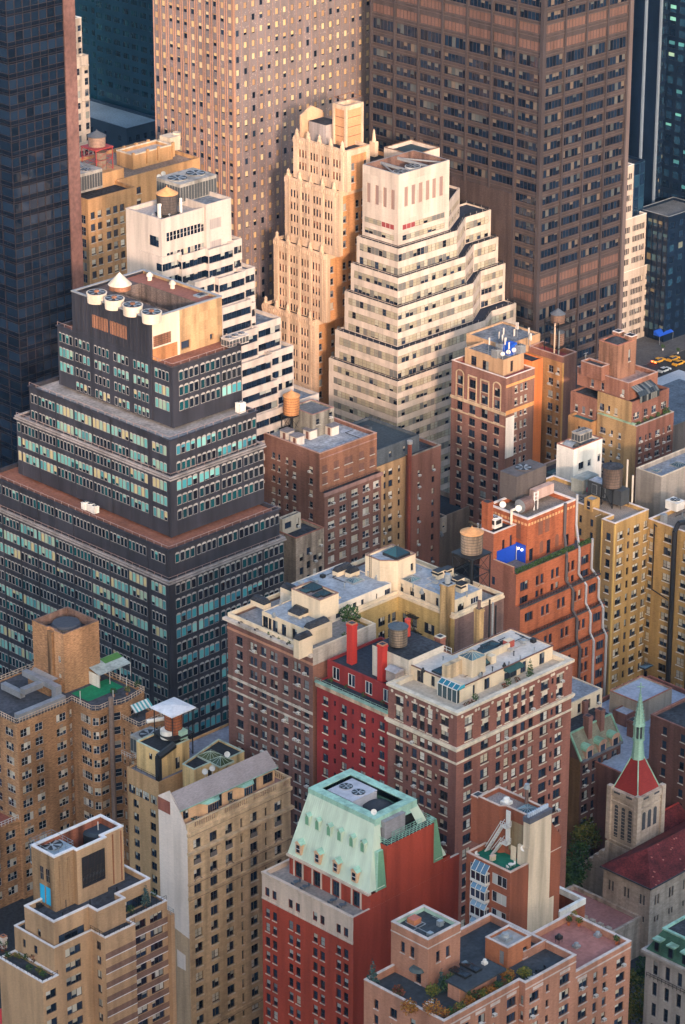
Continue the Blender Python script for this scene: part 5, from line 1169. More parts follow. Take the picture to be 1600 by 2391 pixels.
 d = b.new('tank_roof'); mx, my = (tx+txe+2.5)/2, (ty+tyl)/2; d.cyl(mx, my, tz-1.3, tz-.2, 2.9, WOODT, 22); d.cyl(mx, my, tz-.2, tz+1.1, 3.0, TAR, 22, r1=.1)
 stack(b, txe+2.6, ty+1.2, z3-1.1, 2.0, 2.2, tz-z3+2.2, tk, mat('white_coping', (.7, .6, .54), .7, .06, .1)); stack(b, txe+3.0, tyl-.6, z3-1.1, 2.0, 2.0, tz-z3+2.0, tk, mat('white_coping', (.7, .6, .54)))
 b.tier(rect(tx-3.2, ty+2.5, tx-.02, tyl+3), z3-1.1, z3+2.6, rp, TAR, {}, ph=.4, part='stair_house', cop=mat('pinkish_coping', (.42, .3, .26)), cw=.3)
 # greenhouse on the terrace
 g = b.new('greenhouse'); gg = glassm('greenhouse_glass', (.03, .04, .045), (.16, .17, .16), .15); gx0, gx1, gy = x3+1.0, xr3-3, y3
 zt_ = z2-.8; n = 9
 for i in range(n):
  a, c = gx0+(gx1-gx0)*i/n, gx0+(gx1-gx0)*(i+1)/n-.12
  pr = [(gy-3.2, zt_), (gy-3.2, zt_+1.7), (gy-2.2, zt_+2.7), (gy, zt_+3.6)]
  for k in range(3): g.face([(a, pr[k][0], pr[k][1]), (c, pr[k][0], pr[k][1]), (c, pr[k+1][0], pr[k+1][1]), (a, pr[k+1][0], pr[k+1][1])], gg)
  for k in range(3): g.bar((c+.06, *pr[k]), (c+.06, *pr[k+1]), .08, F_DARK)
 for i in range(5):
  ax = x2+1.5+i*2.6; bush(ax, y0+1.1, z1-.7, 1.3, 1.3+.5*(i % 2), 'green shrub along the planted terrace of the tiered brick building', LG, None, 'terrace shrubs of the tiered brick building', 60, .2)
 bush(xr-1.6, y0+1.2, z1-.7, 1.9, 2.3, 'large green shrub at the right end of the planted terrace', LG, n=110, size=.22)
 for i, (u, v) in enumerate(((1367, 860), (1440, 878))): ax, ay = P(u, v, z3-.3); a = Thing('aerial', ('left', 'right')[i]+' thin television aerial on the tiered brick building', 'aerial', (ax, ay, z3)); m = a.new('mast'); m.bar((ax, ay, z3-1), (ax, ay, z3+4), .07, STEEL); m.bar((ax-.8, ay, z3+3.8), (ax+.8, ay, z3+3.8), .05, STEEL); m.bar((ax-.5, ay, z3+3.2), (ax+.5, ay, z3+3.2), .05, STEEL)
 # low neighbour with teal awning roof on the left
 nx0 = x0-7.5; c = Thing('low_building', 'low brick building with teal roof patch tucked left of the tiered brick building', 'building', (nx0, yl+.3, 0)); ny, nz = PXp(1396, 1050, nx0) if False else (yl+.3, z1-1)
 c.tier(rect(x0-2, yl+.2, x0+9, yl+8), 0, z1-2, mat('ochre_brick', (.42, .2, .06)), mat('teal_roof', (.02, .1, .11), .8, .2, 0), {3: lambda L, a, z: [(L*.5, z-4-k*3.3, 1.3, 1.9, s2) for k in range(5)], 0: lambda L, a, z: []}, ph=.6)
tiered_brick()
# ================================================================ orange brick, yellow brick
def pipe(b, pts, r, m, name='drain_pipe'):
 k = b.new(name)
 for p, q in zip(pts, pts[1:]): k.bar(p, q, r, m, 6)
 return k
def hedge(x0, y0, x1, y1, z, h, w, label, m=None, n=900, size=.2):
 t = Thing('hedge', label, 'hedge', (x0, y0, z)); r = random.Random(int(x0*7)); bl = []; L = math.hypot(x1-x0, y1-y0); k = max(2, int(L/.9))
 t.new('planter').prism(rect(min(x0, x1)-.05, min(y0, y1)-w*.3, max(x0, x1)+.05, max(y0, y1)+w*.3), z, z+.3, mat('planter_box', (.1, .07, .05), .9, .15, 0), TAR)
 for i in range(k): q = (i+.5)/k; bl.append((x0+(x1-x0)*q, y0+(y1-y0)*q, z+h*.6, .7, w*.5, h*.5*r.uniform(.8, 1.2)))
 leaves(t.new('foliage'), bl, n, size, m or LG, r); return t
def orange_brick():
 ob = mat('orange_red_brick', (.36, .105, .045), .85, .18, .18, fine=1.6); lb = mat('plum_side_brick', (.26, .105, .07), .88, .16, .2); dk = mat('dark_belt', (.05, .05, .055), .8, .2, .2)
 s2 = WS(F_DARK, 1, 2, .07, bp=.2, blind=BL_GREY, sill=mat('rose_sills', (.36, .22, .17), .8, .1, .1), rec=.28); s3 = WS(F_BRZ, 3, 1, .12, .1, bp=.25, blind=BL_GREY, rec=.28); sd = WS(F_DARK, 1, 2, .07, bp=.3, rec=.25)
 x0, y0, _ = PF(1204, 1400, 33.6, 3.5); za = Z(1343, x0, y0); xr = X(1383.5, y0, za); yl = Y(1120, x0, za)
 b = Thing('apartment_building', 'orange-red brick apartment building with hedge-lined terrace, blue wall and zigzag drain pipes', 'apartment building', (x0, y0, 0), acwhere='the orange-red brick building')
 def rf(top, n):
  def f(L, a, z):
   o = []
   for k in range(n):
    zz = z-top-k*3.55-2.2
    for q, t in ((.11, 3), (.31, 2), (.51, 2), (.715, 2), (.91, 3)):
     if t == 3: o.append((L*q, zz, 2.7, 2.2, s3))
     else: o += [(L*q-.8, zz-.1, 1.05, 2.3, s2), (L*q+.8, zz-.1, 1.05, 2.3, s2)]
   return o
  return f
 lf = lambda L, a, z: [(L-L*.62, z-2.5-k*3.55-2.0, 1.1, 2.0, sd) for k in range(14)]
 zz = [za, za-7.5, za-14.6, za-21.6]
 ys = [y0, y0-1.5, y0-2.4, y0-3.1]; xs = [xr, xr+1.3, xr+2.2, xr+2.9]
 deck = mat('terrace_tiles', (.14, .13, .13), .9, .2, 0)
 b.tier(rect(x0, y0, xr, yl), 0, za, ob, deck, {0: rf(2.4, 2), 3: lf}, mats={3: lb}, ph=.7)
 for i in (1, 2, 3): b.tier(rect(x0-.05*i, ys[i], xs[i], ys[i-1]+.02), 0 if i == 3 else zz[i+1]-.2, zz[i], ob, deck, {0: rf(1.9, 2 if i < 3 else 10)}, mats={3: lb}, ph=.3, cw=.2); b.rail([(x0, ys[i]+.08), (xs[i], ys[i]+.08)], zz[i], .75, BLACK, .9, rails=3, r=.05); b.strip((x0, ys[i]), (xs[i], ys[i]), zz[i]-.35, .4, .15, dk, ext=.1)
 hedge(x0+.3, y0+.35, xr-6, y0+.35, za-.1, 1.3, 1.0, 'long green hedge along the terrace edge of the orange brick building', n=1500)
 hedge(xr-4.4, y0+.3, xr-.4, y0+.3, za-.1, 1.3, .9, 'short green hedge at the right end of the orange brick terrace', n=400)
 # penthouse
 px, py = P(1229.6, 1316, za-.7); zp = Z(1214.4, px, py); pxe = X(1345.6, py, zp); pyl = Y(1139.6, px, zp)
 ar = mat('shadow_brick_infill', (.2, .085, .055), .9, .15, .1); gl_ = WS(F_DARK, 1, 2, .1, bp=.1, rec=.2)  # arch recesses are flat panels, their shade painted as darker brick
 H = zp-za
 b.tier(rect(px, py, pxe, pyl), za-.7, zp, ob, mat('tan_gravel', (.25, .2, .16), .95, .3, 0, fine=5), {0: lambda L, a, z: [(L*q, a+.2, 1.3, h, gl_) for q, h in ((.09, 3.0), (.45, 3.4), (.83, 2.8))]}, ph=1.0, cop=mat('white_coping', (.7, .6, .54)), cw=.5, ch=.3, part='penthouse')
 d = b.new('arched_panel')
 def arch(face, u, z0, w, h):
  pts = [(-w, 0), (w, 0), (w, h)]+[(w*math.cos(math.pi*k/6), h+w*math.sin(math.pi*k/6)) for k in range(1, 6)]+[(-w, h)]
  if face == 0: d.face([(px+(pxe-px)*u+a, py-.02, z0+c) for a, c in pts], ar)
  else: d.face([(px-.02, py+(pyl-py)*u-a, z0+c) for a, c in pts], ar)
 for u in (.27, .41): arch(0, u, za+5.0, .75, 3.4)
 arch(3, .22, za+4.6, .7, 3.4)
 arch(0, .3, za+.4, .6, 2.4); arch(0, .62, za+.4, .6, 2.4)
 for u in (.3, .44): d.cyl(px+(pxe-px)*u, py, 0, 0, 0.01, ar, 4) if False else None
 co = b.new('corbel'); cm = mat('peach_corbels', (.62, .34, .16), .8, .1, .1)
 for k in range(int((pxe-px)/1.0)): u = px+.5+k*1.0; co.box(u-.3, py-.12, zp-1.5, u+.3, py+.02, zp-.95, cm)
 for k in range(int((pyl-py)/1.0)): u = py+.5+k*1.0; co.box(px-.12, u-.3, zp-1.5, px+.02, u+.3, zp-.95, cm)
 # left annexe with its own roof
 ya = Y(1152.6, x0, Z(1247, x0, y0+6)); zan = Z(1247, x0, ya); ya = Y(1152.6, x0, zan)
 b.tier(rect(x0+.04, ya, px-.02, yl-.05), za-.7, zan, ob, TAR, {0: lambda L, a, z: [(L*.45, z-5.4, .85, 3.0, sd), (L*.78, z-5.0, .85, 3.0, sd)]}, mats={3: lb}, ph=.5, cop=mat('white_coping', (.7, .6, .54)), part='annexe', cw=.4)
 lw = b.new('parapet_wall'); lw.box(x0+.03, y0+.9, za-.7, x0+.5, ya-.02, za+1.6, lb, mat('peach_coping', (.55, .36, .22), .8, .1, .1))
 bw = b.new('blue_wall'); blue = mat('cobalt_paint', (.01, .06, .42), .6, .06, .05); bw.box(px-.08, py+.3, za-.65, px-.02, ya-.02, za+3.6, blue); bw.box(x0+1.2, ya-.1, za-.65, px-.1, ya-.02, za+3.2, blue); dr = b.new('patio_door'); dr.box(px-.14, py+3.0, za-.6, px-.09, py+5, za+2.6, GL); dr.box(px-.16, py+2.9, za-.6, px-.1, py+3.05, za+2.7, WHITE); dr.box(px-.16, py+4.95, za-.6, px-.1, py+5.1, za+2.7, WHITE)
 em = bpy.data.materials.new('lamp_glow'); em.use_nodes = True; pb = em.node_tree.nodes['Principled BSDF']; pb.inputs['Emission Color'].default_value = (1, .8, .6, 1); pb.inputs['Emission Strength'].default_value = 3; pb.inputs['Base Color'].default_value = (.8, .7, .6, 1)
 for q, l in ((py+1.2, 'right'), (ya-1.0, 'left')): t = Thing('wall_lamp', f'small lit globe lamp at the {l} side of the cobalt blue wall', 'wall lamp', (px-.3, q, za+2.4)); t.new('globe').cyl(px-.3, q, za+2.2, za+2.55, .2, em, 10); t.new('bracket').bar((px-.1, q, za+2.3), (px-.3, q, za+2.3), .04, BLACK)
 stack(b, x0+1.6, yl-.6, za, 1.8, 1.8, zan-za+6.2, ob)
 # drain pipes stepping down the terraces
 dp, sp = mat('dark_drain', (.1, .085, .085), .6, .1, .1), mat('silver_drain', (.42, .42, .43), .5, .1, .1, metal=.2)
 u = px+(pxe-px)*.74; u2 = x0+(xr-x0)*.64
 pipe(b, [(u, py-.5, zp+.6), (u, py-.5, za+3), (u2, y0-.45, za-.4), (u2, y0-.45, zz[1]+1.2), (u2+.8, ys[1]-.4, zz[1]-.9), (u2+.8, ys[1]-.4, zz[2]+1.2), (u2+1.5, ys[2]-.4, zz[2]-.9), (u2+1.5, ys[2]-.4, zz[3]+1), (u2+2, ys[3]-.4, zz[3]-1), (u2+2, ys[3]-.4, 4)], .36, dp)
 for q, xx in ((0, .815), (1, .985)):
  u3 = x0+(xr-x0)*xx; s = pxe-.1 if q == 0 else u3
  top = [(s, py-.35, zp+1.5), (s, py-.35, za+4)] if q == 0 else [(u3, y0-.3, za+1.2)]
  pipe(b, top+[(u3, y0-.3, za-.3), (u3, y0-.3, zz[1]+1.4), (u3+1.0, ys[1]-.3, zz[1]-1.2), (u3+1.0, ys[1]-.3, zz[2]+1.4), (u3+1.8, ys[2]-.3, zz[2]-1.2), (u3+1.8, ys[2]-.3, zz[3]+1), (u3+2.4, ys[3]-.3, zz[3]-1), (u3+2.4, ys[3]-.3, 4)], .3, sp)
 # roof gear
 zr = zp-1.0
 hvac(px+5.5, pyl-3.5, px+15.5, pyl+1.5, zr+1, 6.0, 'big brown metal-clad machine house behind the orange penthouse roof', mat('brown_metal', (.1, .085, .08), .6, .12, .2), 1, .2, slats=False)
 for i, (p_, q_) in enumerate(((1174, 1183), (1211, 1192))): ax, ay = P(p_, q_, zr+1); dish(ax, ay, zr, .75, ('rear', 'front')[i]+' large white satellite dish on the orange penthouse roof', None, 1.5)
 t = Thing('roof_drum', 'horizontal rusty drum on the orange penthouse roof', 'drum', (px+2.5, pyl-5, zr)); k = t.new('drum'); rb = mat('rusty_steel', (.16, .1, .085), .7, .2, .2)
 for i in range(14):
  a0, a1 = 2*math.pi*i/14, 2*math.pi*(i+1)/14; f = lambda a: (pyl-6.5+1.6*math.cos(a), zr+1.7+1.6*math.sin(a))
  (ya0, za0), (ya1, za1) = f(a0), f(a1); k.face([(px+3.5, ya0, za0), (px+6.6, ya0, za0), (px+6.6, ya1, za1), (px+3.5, ya1, za1)], rb); k.face([(px+3.5, pyl-6.5, zr+1.7), (px+3.5, ya0, za0), (px+3.5, ya1, za1)], STEEL)
 t = Thing('pipe_rack', 'pale pipe rack and pinkish boiler box on the orange penthouse roof', 'machinery', (px+9, py+5, zr)); k = t.new('box'); k.box(px+9, py+6, zr+1.2, px+15.5, py+7.6, zr+3.6, mat('pink_boiler_box', (.46, .32, .27), .7, .1, .2)); k = t.new('frame')
 for u_ in (6.8, 8.0):
  k.bar((px+u_, py+4.2, zr), (px+u_, py+4.2, zr+4.4), .16, WHITE)
 for h_ in (2.4, 3.3, 4.2): k.bar((px+6.8, py+4.2, zr+h_), (px+8.0, py+4.2, zr+h_), .12, WHITE)
 t = Thing('cooling_unit', 'white boxy fan unit on the annexe roof beside the orange chimney', 'cooling unit', (x0+3, ya+3, zan)); k = t.new('casing'); k.box(x0+2.2, ya+1.6, zan, x0+4.6, ya+4.2, zan+2.1, WHITE); k = t.new('grille'); k.box(x0+2.12, ya+1.8, zan+.9, x0+2.21, ya+2.8, zan+1.9, BLACK); k.box(x0+2.12, ya+3.0, zan+.9, x0+2.21, ya+4.0, zan+1.9, BLACK); k.box(x0+2.5, ya+1.52, zan+.9, x0+4.2, ya+1.59, zan+1.9, BLACK)
 fan(t.new('fan'), x0+3.4, ya+2.9, zan+2.1, .8, .15, WHITE)
 pipe(b, [(px-.6, ya+1, zan), (px-.6, ya+1, zp+1.2), (px+.8, ya+1, zp+1.2)], .3, mat('cream_vent_pipe', (.66, .58, .48), .6, .06, .1), 'vent_pipe')
 for i in range(5): vent(x0+.9+i*.9, ya+5.5-i*.5, zan-.5, 'small steel vent on the annexe roof of the orange building', 'vents on the orange annexe roof', i % 3, STEEL, .25, 1.0)
 # tank on tall black frame, standing to the left
 zt = Z(1390, *P(1098, 1370, 58)); tx, ty = x0-9.0, y0+1.5
 return x0, y0, za, yl
OB = orange_brick()
def yellow_brick():
 yb = mat('yellow_ochre_brick', (.44, .27, .1), .86, .13, .2); ys = mat('tan_ochre_side_brick', (.33, .21, .095), .88, .14, .2); st = WS(F_DARK, 2, 2, .09, .14, bp=.85, blind=BL_CREAM, sill=WHITE, rec=.22); s1 = WS(F_DARK, 1, 2, .09, bp=.75, blind=BL_CREAM, sill=WHITE, rec=.2); sn = WS(F_BRZ, 1, 2, .09, bp=.2, blind=BL_GREY, rec=.2)  # left walls of the main block use a darker ochre, painted as shade
 x0, y0, _ = PF(1433.5, 1300, 30.4, 3.35); zt = Z(1223.4, x0, y0); xi = X(1515, y0, zt); yj = Y(1405.7, x0, zt); xj = x0-.0; yl = Y(1341, x0+3, zt)
 b = Thing('apartment_building', 'tall yellow-ochre brick apartment building with black ducts on its right wing', 'apartment building', (x0, y0, 0))
 zB = zt-2.4; yB = y0-42
 pl = [(x0, y0), (xi, y0), (xi, yB), (xi+40, yB), (xi+40, y0+30), (x0+3.4, y0+30), (x0+3.4, yj), (x0, yj)]
 R = lambda L, a, z: [(q*L, z-2.6-k*3.38-1.9, w, 1.9, s_) for k in range(17) for q, w, s_ in ((.17, 2.1, st), (.42, .85, sn), (.66, 2.1, st), (.93, 1.5, st))]
 Lf = lambda L, a, z: [(L*.52, z-2.9-k*3.38-1.9, 1.4, 1.9, s1) for k in range(17)]
 Lb = lambda L, a, z: [(u, z-2.6-k*3.38-1.9, w, 1.9, s_) for k in range(17) for u, w, s_ in ((.95, 1.0, s1),)]
 L2 = lambda L, a, z: [(L-u, z-2.9-k*3.38-1.9, w, 1.9, s_) for k in range(3) for u, w, s_ in ((6, 1.0, sn), (9.5, .9, sn), (13, 1.4, s1))]
 def LW(L, a, z): return [(u, z-2.2-k*3.38-2.0, w, 2.0, s_) for k in range(17) for u, w, s_ in ((1.0, 1.2, s1), (6.0, 2.3, st), (11.4, 1.3, s1) if k < 2 else (11.4, 2.3, st), (17, 2.3, st), (21.5, 1.3, s1), (26, 2.3, st), (31, 2.3, st))]
 wc = mat('white_coping', (.7, .6, .54))
 # left block
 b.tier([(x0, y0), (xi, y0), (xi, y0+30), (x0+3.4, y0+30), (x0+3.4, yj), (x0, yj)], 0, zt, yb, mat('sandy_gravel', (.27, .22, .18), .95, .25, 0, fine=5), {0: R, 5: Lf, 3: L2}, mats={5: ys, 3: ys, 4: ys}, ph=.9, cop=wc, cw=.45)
 q = b.new('quoin'); q.box(x0-.06, y0-.06, 0, x0+.25, y0+.3, zt-.4, mat('bright_ochre_trim', (.62, .4, .13), .85, .08, .1)); q.box(x0-.06, yj-.3, 0, x0+.3, yj+.06, zt-.3, mat('bright_ochre_trim', (.62, .4, .13)))
 # right wing facing left
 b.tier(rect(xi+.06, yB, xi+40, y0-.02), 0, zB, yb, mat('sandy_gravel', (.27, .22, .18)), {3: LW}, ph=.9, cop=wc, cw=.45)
 dk = mat('black_duct', (.02, .022, .028), .5, .15, .1)
 for u, r_ in ((y0-8.6, .62), (y0-14.4, .62)):
  pipe(b, [(xi+3.2, u-.5, zB+1.1), (xi+.6, u, zB+1.3), (xi-.55, u, zB-.4), (xi-.55, u, 4)], r_, dk, 'duct')
 pipe(b, [(xi-.2, y0-1.9, zB-.6), (xi-.2, y0-2.9, zB-1)], .12, dk, 'drain_pipe'); pipe(b, [(xi-.15, y0-2.1, zB-.8), (xi-.15, y0-2.1, zB-17.5), (xi-.15, y0-7, zB-18.6)], .14, dk, 'drain_pipe')
 zr = zt-.9
 ax, ay = P(1462, 1180, zr+1)
 t = hvac(x0+8.5, y0+5.5, x0+11.5, y0+16, zr+.4, 3.6, 'long dark metal machine box on the yellow brick roof', mat('dark_metal_box', (.05, .055, .06), .5, .12, .15), 0, .8, slats=False); k = t.new('lid'); k.box(x0+8.5, y0+8, zr+5.0, x0+11.5, y0+15.6, zr+5.12, SILVER); k = t.new('door');
 for a in (10.4, 13.0): k.box(x0+8.44, y0+a, zr+1.9, x0+8.49, y0+a+1.6, zr+4.4, STEEL); k.box(x0+8.41, y0+a+.12, zr+2.0, x0+8.45, y0+a+1.48, zr+4.3, mat('dark_metal_box', (.05, .055, .06)))
 ax, ay = P(1383, 1196, zr); bulk(b, ax, ay, ax+2.6, ay+2.6, zr, 3.0, mat('yellow_ochre_brick', (.44, .27, .1)), STEEL, 'bulkhead', {3: lambda L, a, z: [(L*.5, a+.3, 1.1, 2.2, sn)]})
 tx, ty = xi-2.4, y0+9.5
 water_tank(tx, ty, zr, 2.4, 4.9, 5.0, 'dark weathered water tank with domed roof on black legs above the yellow brick building', mat('dark_brown_tank_wood', (.14, .1, .08), .9, .2, .35, fine=6, stretch=.2), TAR, .7, span=1.7)
 pipe(b, [(tx+3.6, ty-1.5, zr), (tx+3.6, ty-1.5, zr+11)], .22, mat('cream_vent_pipe', (.66, .58, .48)), 'vent_pipe'); pipe(b, [(tx+4.6, ty-2.5, zr), (tx+4.6, ty-2.5, zr+7)], .22, mat('cream_vent_pipe', (.66, .58, .48)), 'vent_pipe')
 t = Thing('roof_plant', 'grey louvred enclosure with red barrel behind the dark machine box', 'machinery', (x0+12, y0+19, zr)); k = t.new('casing'); k.box(x0+9.5, y0+18.5, zr, x0+15.5, y0+22, zr+3.6, mat('grey_green_box', (.26, .27, .24), .7, .12, .2)); k = t.new('barrel'); k.cyl(x0+10.6, y0+16.9, zr+1, zr+1.9, .9, mat('crimson_barrel', (.42, .02, .05), .5, .1, 0), 14)
 # right wing roof: red chimney, dishes, white unit, parapets
 z2 = zB-.9
 for i, (u, v) in enumerate(((5, -12.5),)):
  c = b.new('red_stack'); c.cyl(xi+u+2.5, y0-11, z2, z2+4.6, 1.05, mat('rust_red_stack', (.24, .08, .05), .7, .2, .3), 16); c.cyl(xi+u+2.5, y0-11, z2+4.6, z2+6.4, .85, TAR, 16)
 hvac(xi+8, y0-2, xi+11, y0+1.5, z2+.5, 2.0, 'white twin cooling unit to the right of the dark domed tank', WHITE, 1, .4, slats=False)
 bulk(b, xi+9, y0-14, xi+16, y0-9, z2, 3.6, ob_(), GRAVEL, 'red_bulkhead')
 for i, (u, v) in enumerate(((13.5, -4), (12.4, -9.4))): dish(xi+u, y0+v, z2+1.2, .6, ('rear', 'front')[i]+' small white dish near the red bulkhead of the yellow building', None, 2.2)
 t = Thing('blower', 'white round blower housing where the black ducts meet on the yellow building', 'blower', (xi+3.6, y0-10.5, z2)); k = t.new('housing'); k.cyl(xi+3.2, y0-10.4, z2+.4, z2+2.5, 1.25, WHITE, 16); k.cyl(xi+3.2, y0-10.4, z2+2.5, z2+2.9, .5, BLACK, 10); t.new('base').box(xi+2.2, y0-11.4, z2, xi+4.2, y0-9.4, z2+.4, STEEL)
 t = Thing('roof_box', 'small grey metal box at the corner of the yellow right wing', 'box', (xi+1.2, y0-3, zB)); t.new('casing').box(xi+.5, y0-4.2, zB-.6, xi+1.9, y0-3.2, zB+2.0, STEEL); t.new('foot').box(xi+.3, y0-4.4, zB-.9, xi+2.1, y0-3.0, zB-.6, BLACK)
 for i in range(5): vent(xi+6+i*1.7, y0-6+(i % 2)*2, z2, 'small dark vent stub on the sandy roof of the yellow building', 'vents on the yellow building', 2, STEEL, .16, 1.4)
 conduits(b, x0+1, y0+1, xi-1, y0+20, zr, 9, 2); conduits(b, xi+4, y0-25, xi+18, y0-2, z2, 9, 5)
 # lower grey roof behind, at the right edge
 gx, gy = P(1545, 1110, 30) if False else (xi+6, y0+34)
 c = Thing('low_building', 'broad low building with blue-grey roof and cream parapet behind the domed tank', 'building', (gx, gy, 0)); zc = PYp(1560, 1085, gy)[1]
 gx, gy = P(1545, 1114, 52); zc = 52; c.org = (gx, gy, 0); c.tier(rect(gx, gy, gx+60, gy+8), 0, zc, mat('cream_stucco_dim', (.3, .27, .24), .85, .1, .2), mat('bluegrey_roof', (.2, .22, .25), .9, .2, 0, coarse=.2), {}, ph=1.0, cop=mat('cream_coping', (.6, .5, .38)))
 skylight(gx+9, gy+2, gx+12, gy+5, zc-1, 'dark glazed skylight on the broad blue-grey roof', STEEL); skylight(gx+3, gy+4, gx+5, gy+6, zc-1, 'small square hatch skylight on the broad blue-grey roof', STEEL, .3, .3)
 return x0, y0, xi, zt
def ob_(): return mat('orange_red_brick', (.36, .105, .045))
YB = yellow_brick()
def between_roofs():
 # dark roofs, green tanks and a trellis shed between the orange and the yellow buildings
 x0, y0, za, yl = OB; z = 36.0; ax, ay = P(1290, 1160, z);
 b = Thing('low_building', 'low building with red-brown and black roofs wedged behind the yellow building', 'building', (ax, ay, 0)); bm = mat('dim_beige_brick', (.25, .2, .16))
 b.tier(rect(ax-2, ay-4, ax+26, ay+16), 0, z, bm, mat('brownred_black_roof', (.05, .04, .045), .9, .35, 0, coarse=.2), {}, ph=.9, cop=mat('pinkish_coping', (.42, .3, .26)))
 sx, sy = P(1310, 1150, z); k = bulk(b, sx, sy, sx+8, sy+6, z-.9, 4.8, mat('dark_green_shed', (.035, .05, .055), .8, .2, .2), mat('green_roof_tar', (.05, .09, .09), .9, .2, 0), 'shed')
 for i, (u, v) in enumerate(((1300, 1118), (1360, 1138))): px, py = P(u, v, z+3); skylight(px, py, px+3.4, py+1.4, z+(3.9 if i == 0 else -.9), ('left', 'right')[i]+' greenish skylight on the low black roof behind the orange building', STEEL, .2, .3)
 t = Thing('pipe_stand', 'pale bent vent pipe standing on the black roof left of the yellow building', 'pipe', (ax+9, ay-3, z)); px, py = P(1336, 1170, z); t.new('pipe').bar((px, py, z-.9), (px, py, z+5.6), .2, WHITE); t.new('arm').bar((px, py, z+5.6), (px+4.2, py, z+5.6), .2, WHITE)
between_roofs()
# ================================================================ cream U-shaped block, red house, brown block
CW = lambda: mat('cream_stucco', (.66, .53, .37), .82, .06, .14)
def u_block():
 br = mat('dark_plum_brick', (.17, .085, .07), .88, .16, .2); rb = mat('rosy_top_brick', (.3, .14, .095), .88, .12, .12); yb = mat('yellow_court_brick', (.48, .33, .13), .87, .13, .2); bb = mat('brown_wing_brick2', (.2, .12, .1), .88, .16, .2)
 st = WS(F_DARK, 2, 2, .08, .12, bp=.5, blind=BL_GREY, sill=SILL, ac=.12, rec=.22); s1 = WS(F_DARK, 1, 2, .08, bp=.5, blind=BL_GREY, sill=SILL, ac=.2, rec=.2); sw = WS(F_DARK, 3, 2, .07, .08, bp=.5, blind=BL_CREAM, ac=.2); sc = WS(F_DARK, 2, 2, .07, .1, bp=.4, blind=BL_CREAM)
 xa, ya, _ = PF(731, 1600, 33, 3.1); zc = Z(1526.7, xa, ya); xb = X(878, ya, zc); yL = Y(531, xa, zc)
 x2, y2 = P(1062, 1443, zc); x2e = X(1177, y2, zc); yr = Y(929, x2, zc)
 b = Thing('apartment_building', 'U-shaped plum and yellow brick apartment block with cream penthouses and grey roofs', 'apartment building', (xa, ya, 0), acwhere='the U-shaped plum and yellow block')
 Lm = lambda L, a, z: [(L-L*q, z-3.4-k*3.1-1.85, w, 1.85, s_) for k in range(18) for q, w, s_ in ((.075, 1.4, s1), (.16, .9, s1), (.205, .9, s1), (.315, 1.4, s1), (.43, 1.0, s1), (.475, 1.0, s1), (.575, 1.6, st), (.67, 1.0, s1), (.715, 1.0, s1), (.86, 1.9, st))]
 Rr = lambda L, a, z: [(L*q, z-3.6-k*3.2-2.0, w, 2.0, s_) for k in range(8) for q, w, s_ in ((.17, .8, s1), (.28, .8, s1), (.43, 2.1, sw), (.68, 2.0, sw), (.83, .7, s1), (.93, 1.2, s1))]
 L2 = lambda L, a, z: [(L-L*q, z-3.6-k*3.4-h, w, h, s_) for k in range(8) for q, w, h, s_ in ((.2, 1.8, 2.4, s1), (.44, 2.9, 2.4, sw), (.7, 1.4, 2.2, s1), (.88, 1.1, 2.2, s1))]
 R1 = lambda L, a, z: [(L*.25, z-8, 1.2, 1.9, s1), (L*.25, z-12, 1.2, 1.9, s1)]
 pl = [(xa, ya), (xb, ya), (xb, yr), (x2, yr), (x2, y2), (x2e, y2), (x2e, yL), (xa, yL)]
 b.tier(pl, 0, zc, br, None, {7: Lm, 2: Rr, 3: L2, 0: R1}, mats={0: rb, 1: yb, 2: yb, 3: yb, 4: bb, 5: bb, 6: bb})
 sl = mat('slate_terrace', (.25, .24, .24), .9, .2, 0, coarse=.2); inn = poff(pl, -.3)
 r = b.new('roof'); r.face([(*p, zc-.5) for p in inn], sl)
 cs = b.new('cornice'); gs = mat('pale_weathered_stone', (.5, .43, .36), .85, .14, .3)
 b.strip((xa, yL), (xa, ya), zc-.5, .55, 1.0, gs, mb=cs, ext=.4); b.strip((xa, yL), (xa, ya), zc-2.6, .5, .12, mat('rosy_band', (.4, .2, .13), .85, .12, .1), mb=cs); b.strip((xa, yL), (xa, ya), zc-13.4, .55, .15, gs, mb=cs); b.strip((xa, yL), (xa, ya), zc-16.2, .4, .12, gs, mb=cs)
 b.strip((xa, ya), (xb, ya), zc-2.6, 3.4, .04, gs, mb=cs); b.strip((x2, yr), (x2, y2), zc-.2, .5, .3, CW(), mb=cs); b.strip((xb, yr), (x2, yr), zc-.3, .5, .35, CW(), mb=cs); b.strip((x2, y2), (x2e, y2), zc-.2, .5, .2, CW(), mb=cs)
 pp = b.new('parapet'); b.ring(pl, zc+.05, .8, -.05, .4, CW(), mb=pp)
 roofg = mat('pale_blue_roof', (.3, .33, .365), .85, .16, 0, coarse=.3)
 # front penthouse (left wing)
 zr = zc-.5; px, py = P(721, 1511, zr); zp = zr+3.5; ple = Y(612, px, zp); pr = X(776, py, zp); dr = WS(F_DARK, 2, 1, .08, .1, bp=.3, blind=BL_GREY, rec=.15)
 b.tier([(px, py), (pr, py), (pr, py+7), (px+16, py+7), (px+16, ple), (px, ple)], zr, zp, CW(), roofg, {5: lambda L, a, z: [(L-L*q, a+.1, w, 2.5, dr) for q, w in ((.12, .9), (.3, 1.3), (.53, 1.3), (.72, 1.5), (.83, .9), (.93, 1.5))]}, ph=.2, part='penthouse', cw=.15)
 # stair houses
 sx, sy = P(747, 1449, zp-.2); zs = Z(1403, sx, sy); sxe = X(791, sy, zs); syl = Y(681, sx, zs)
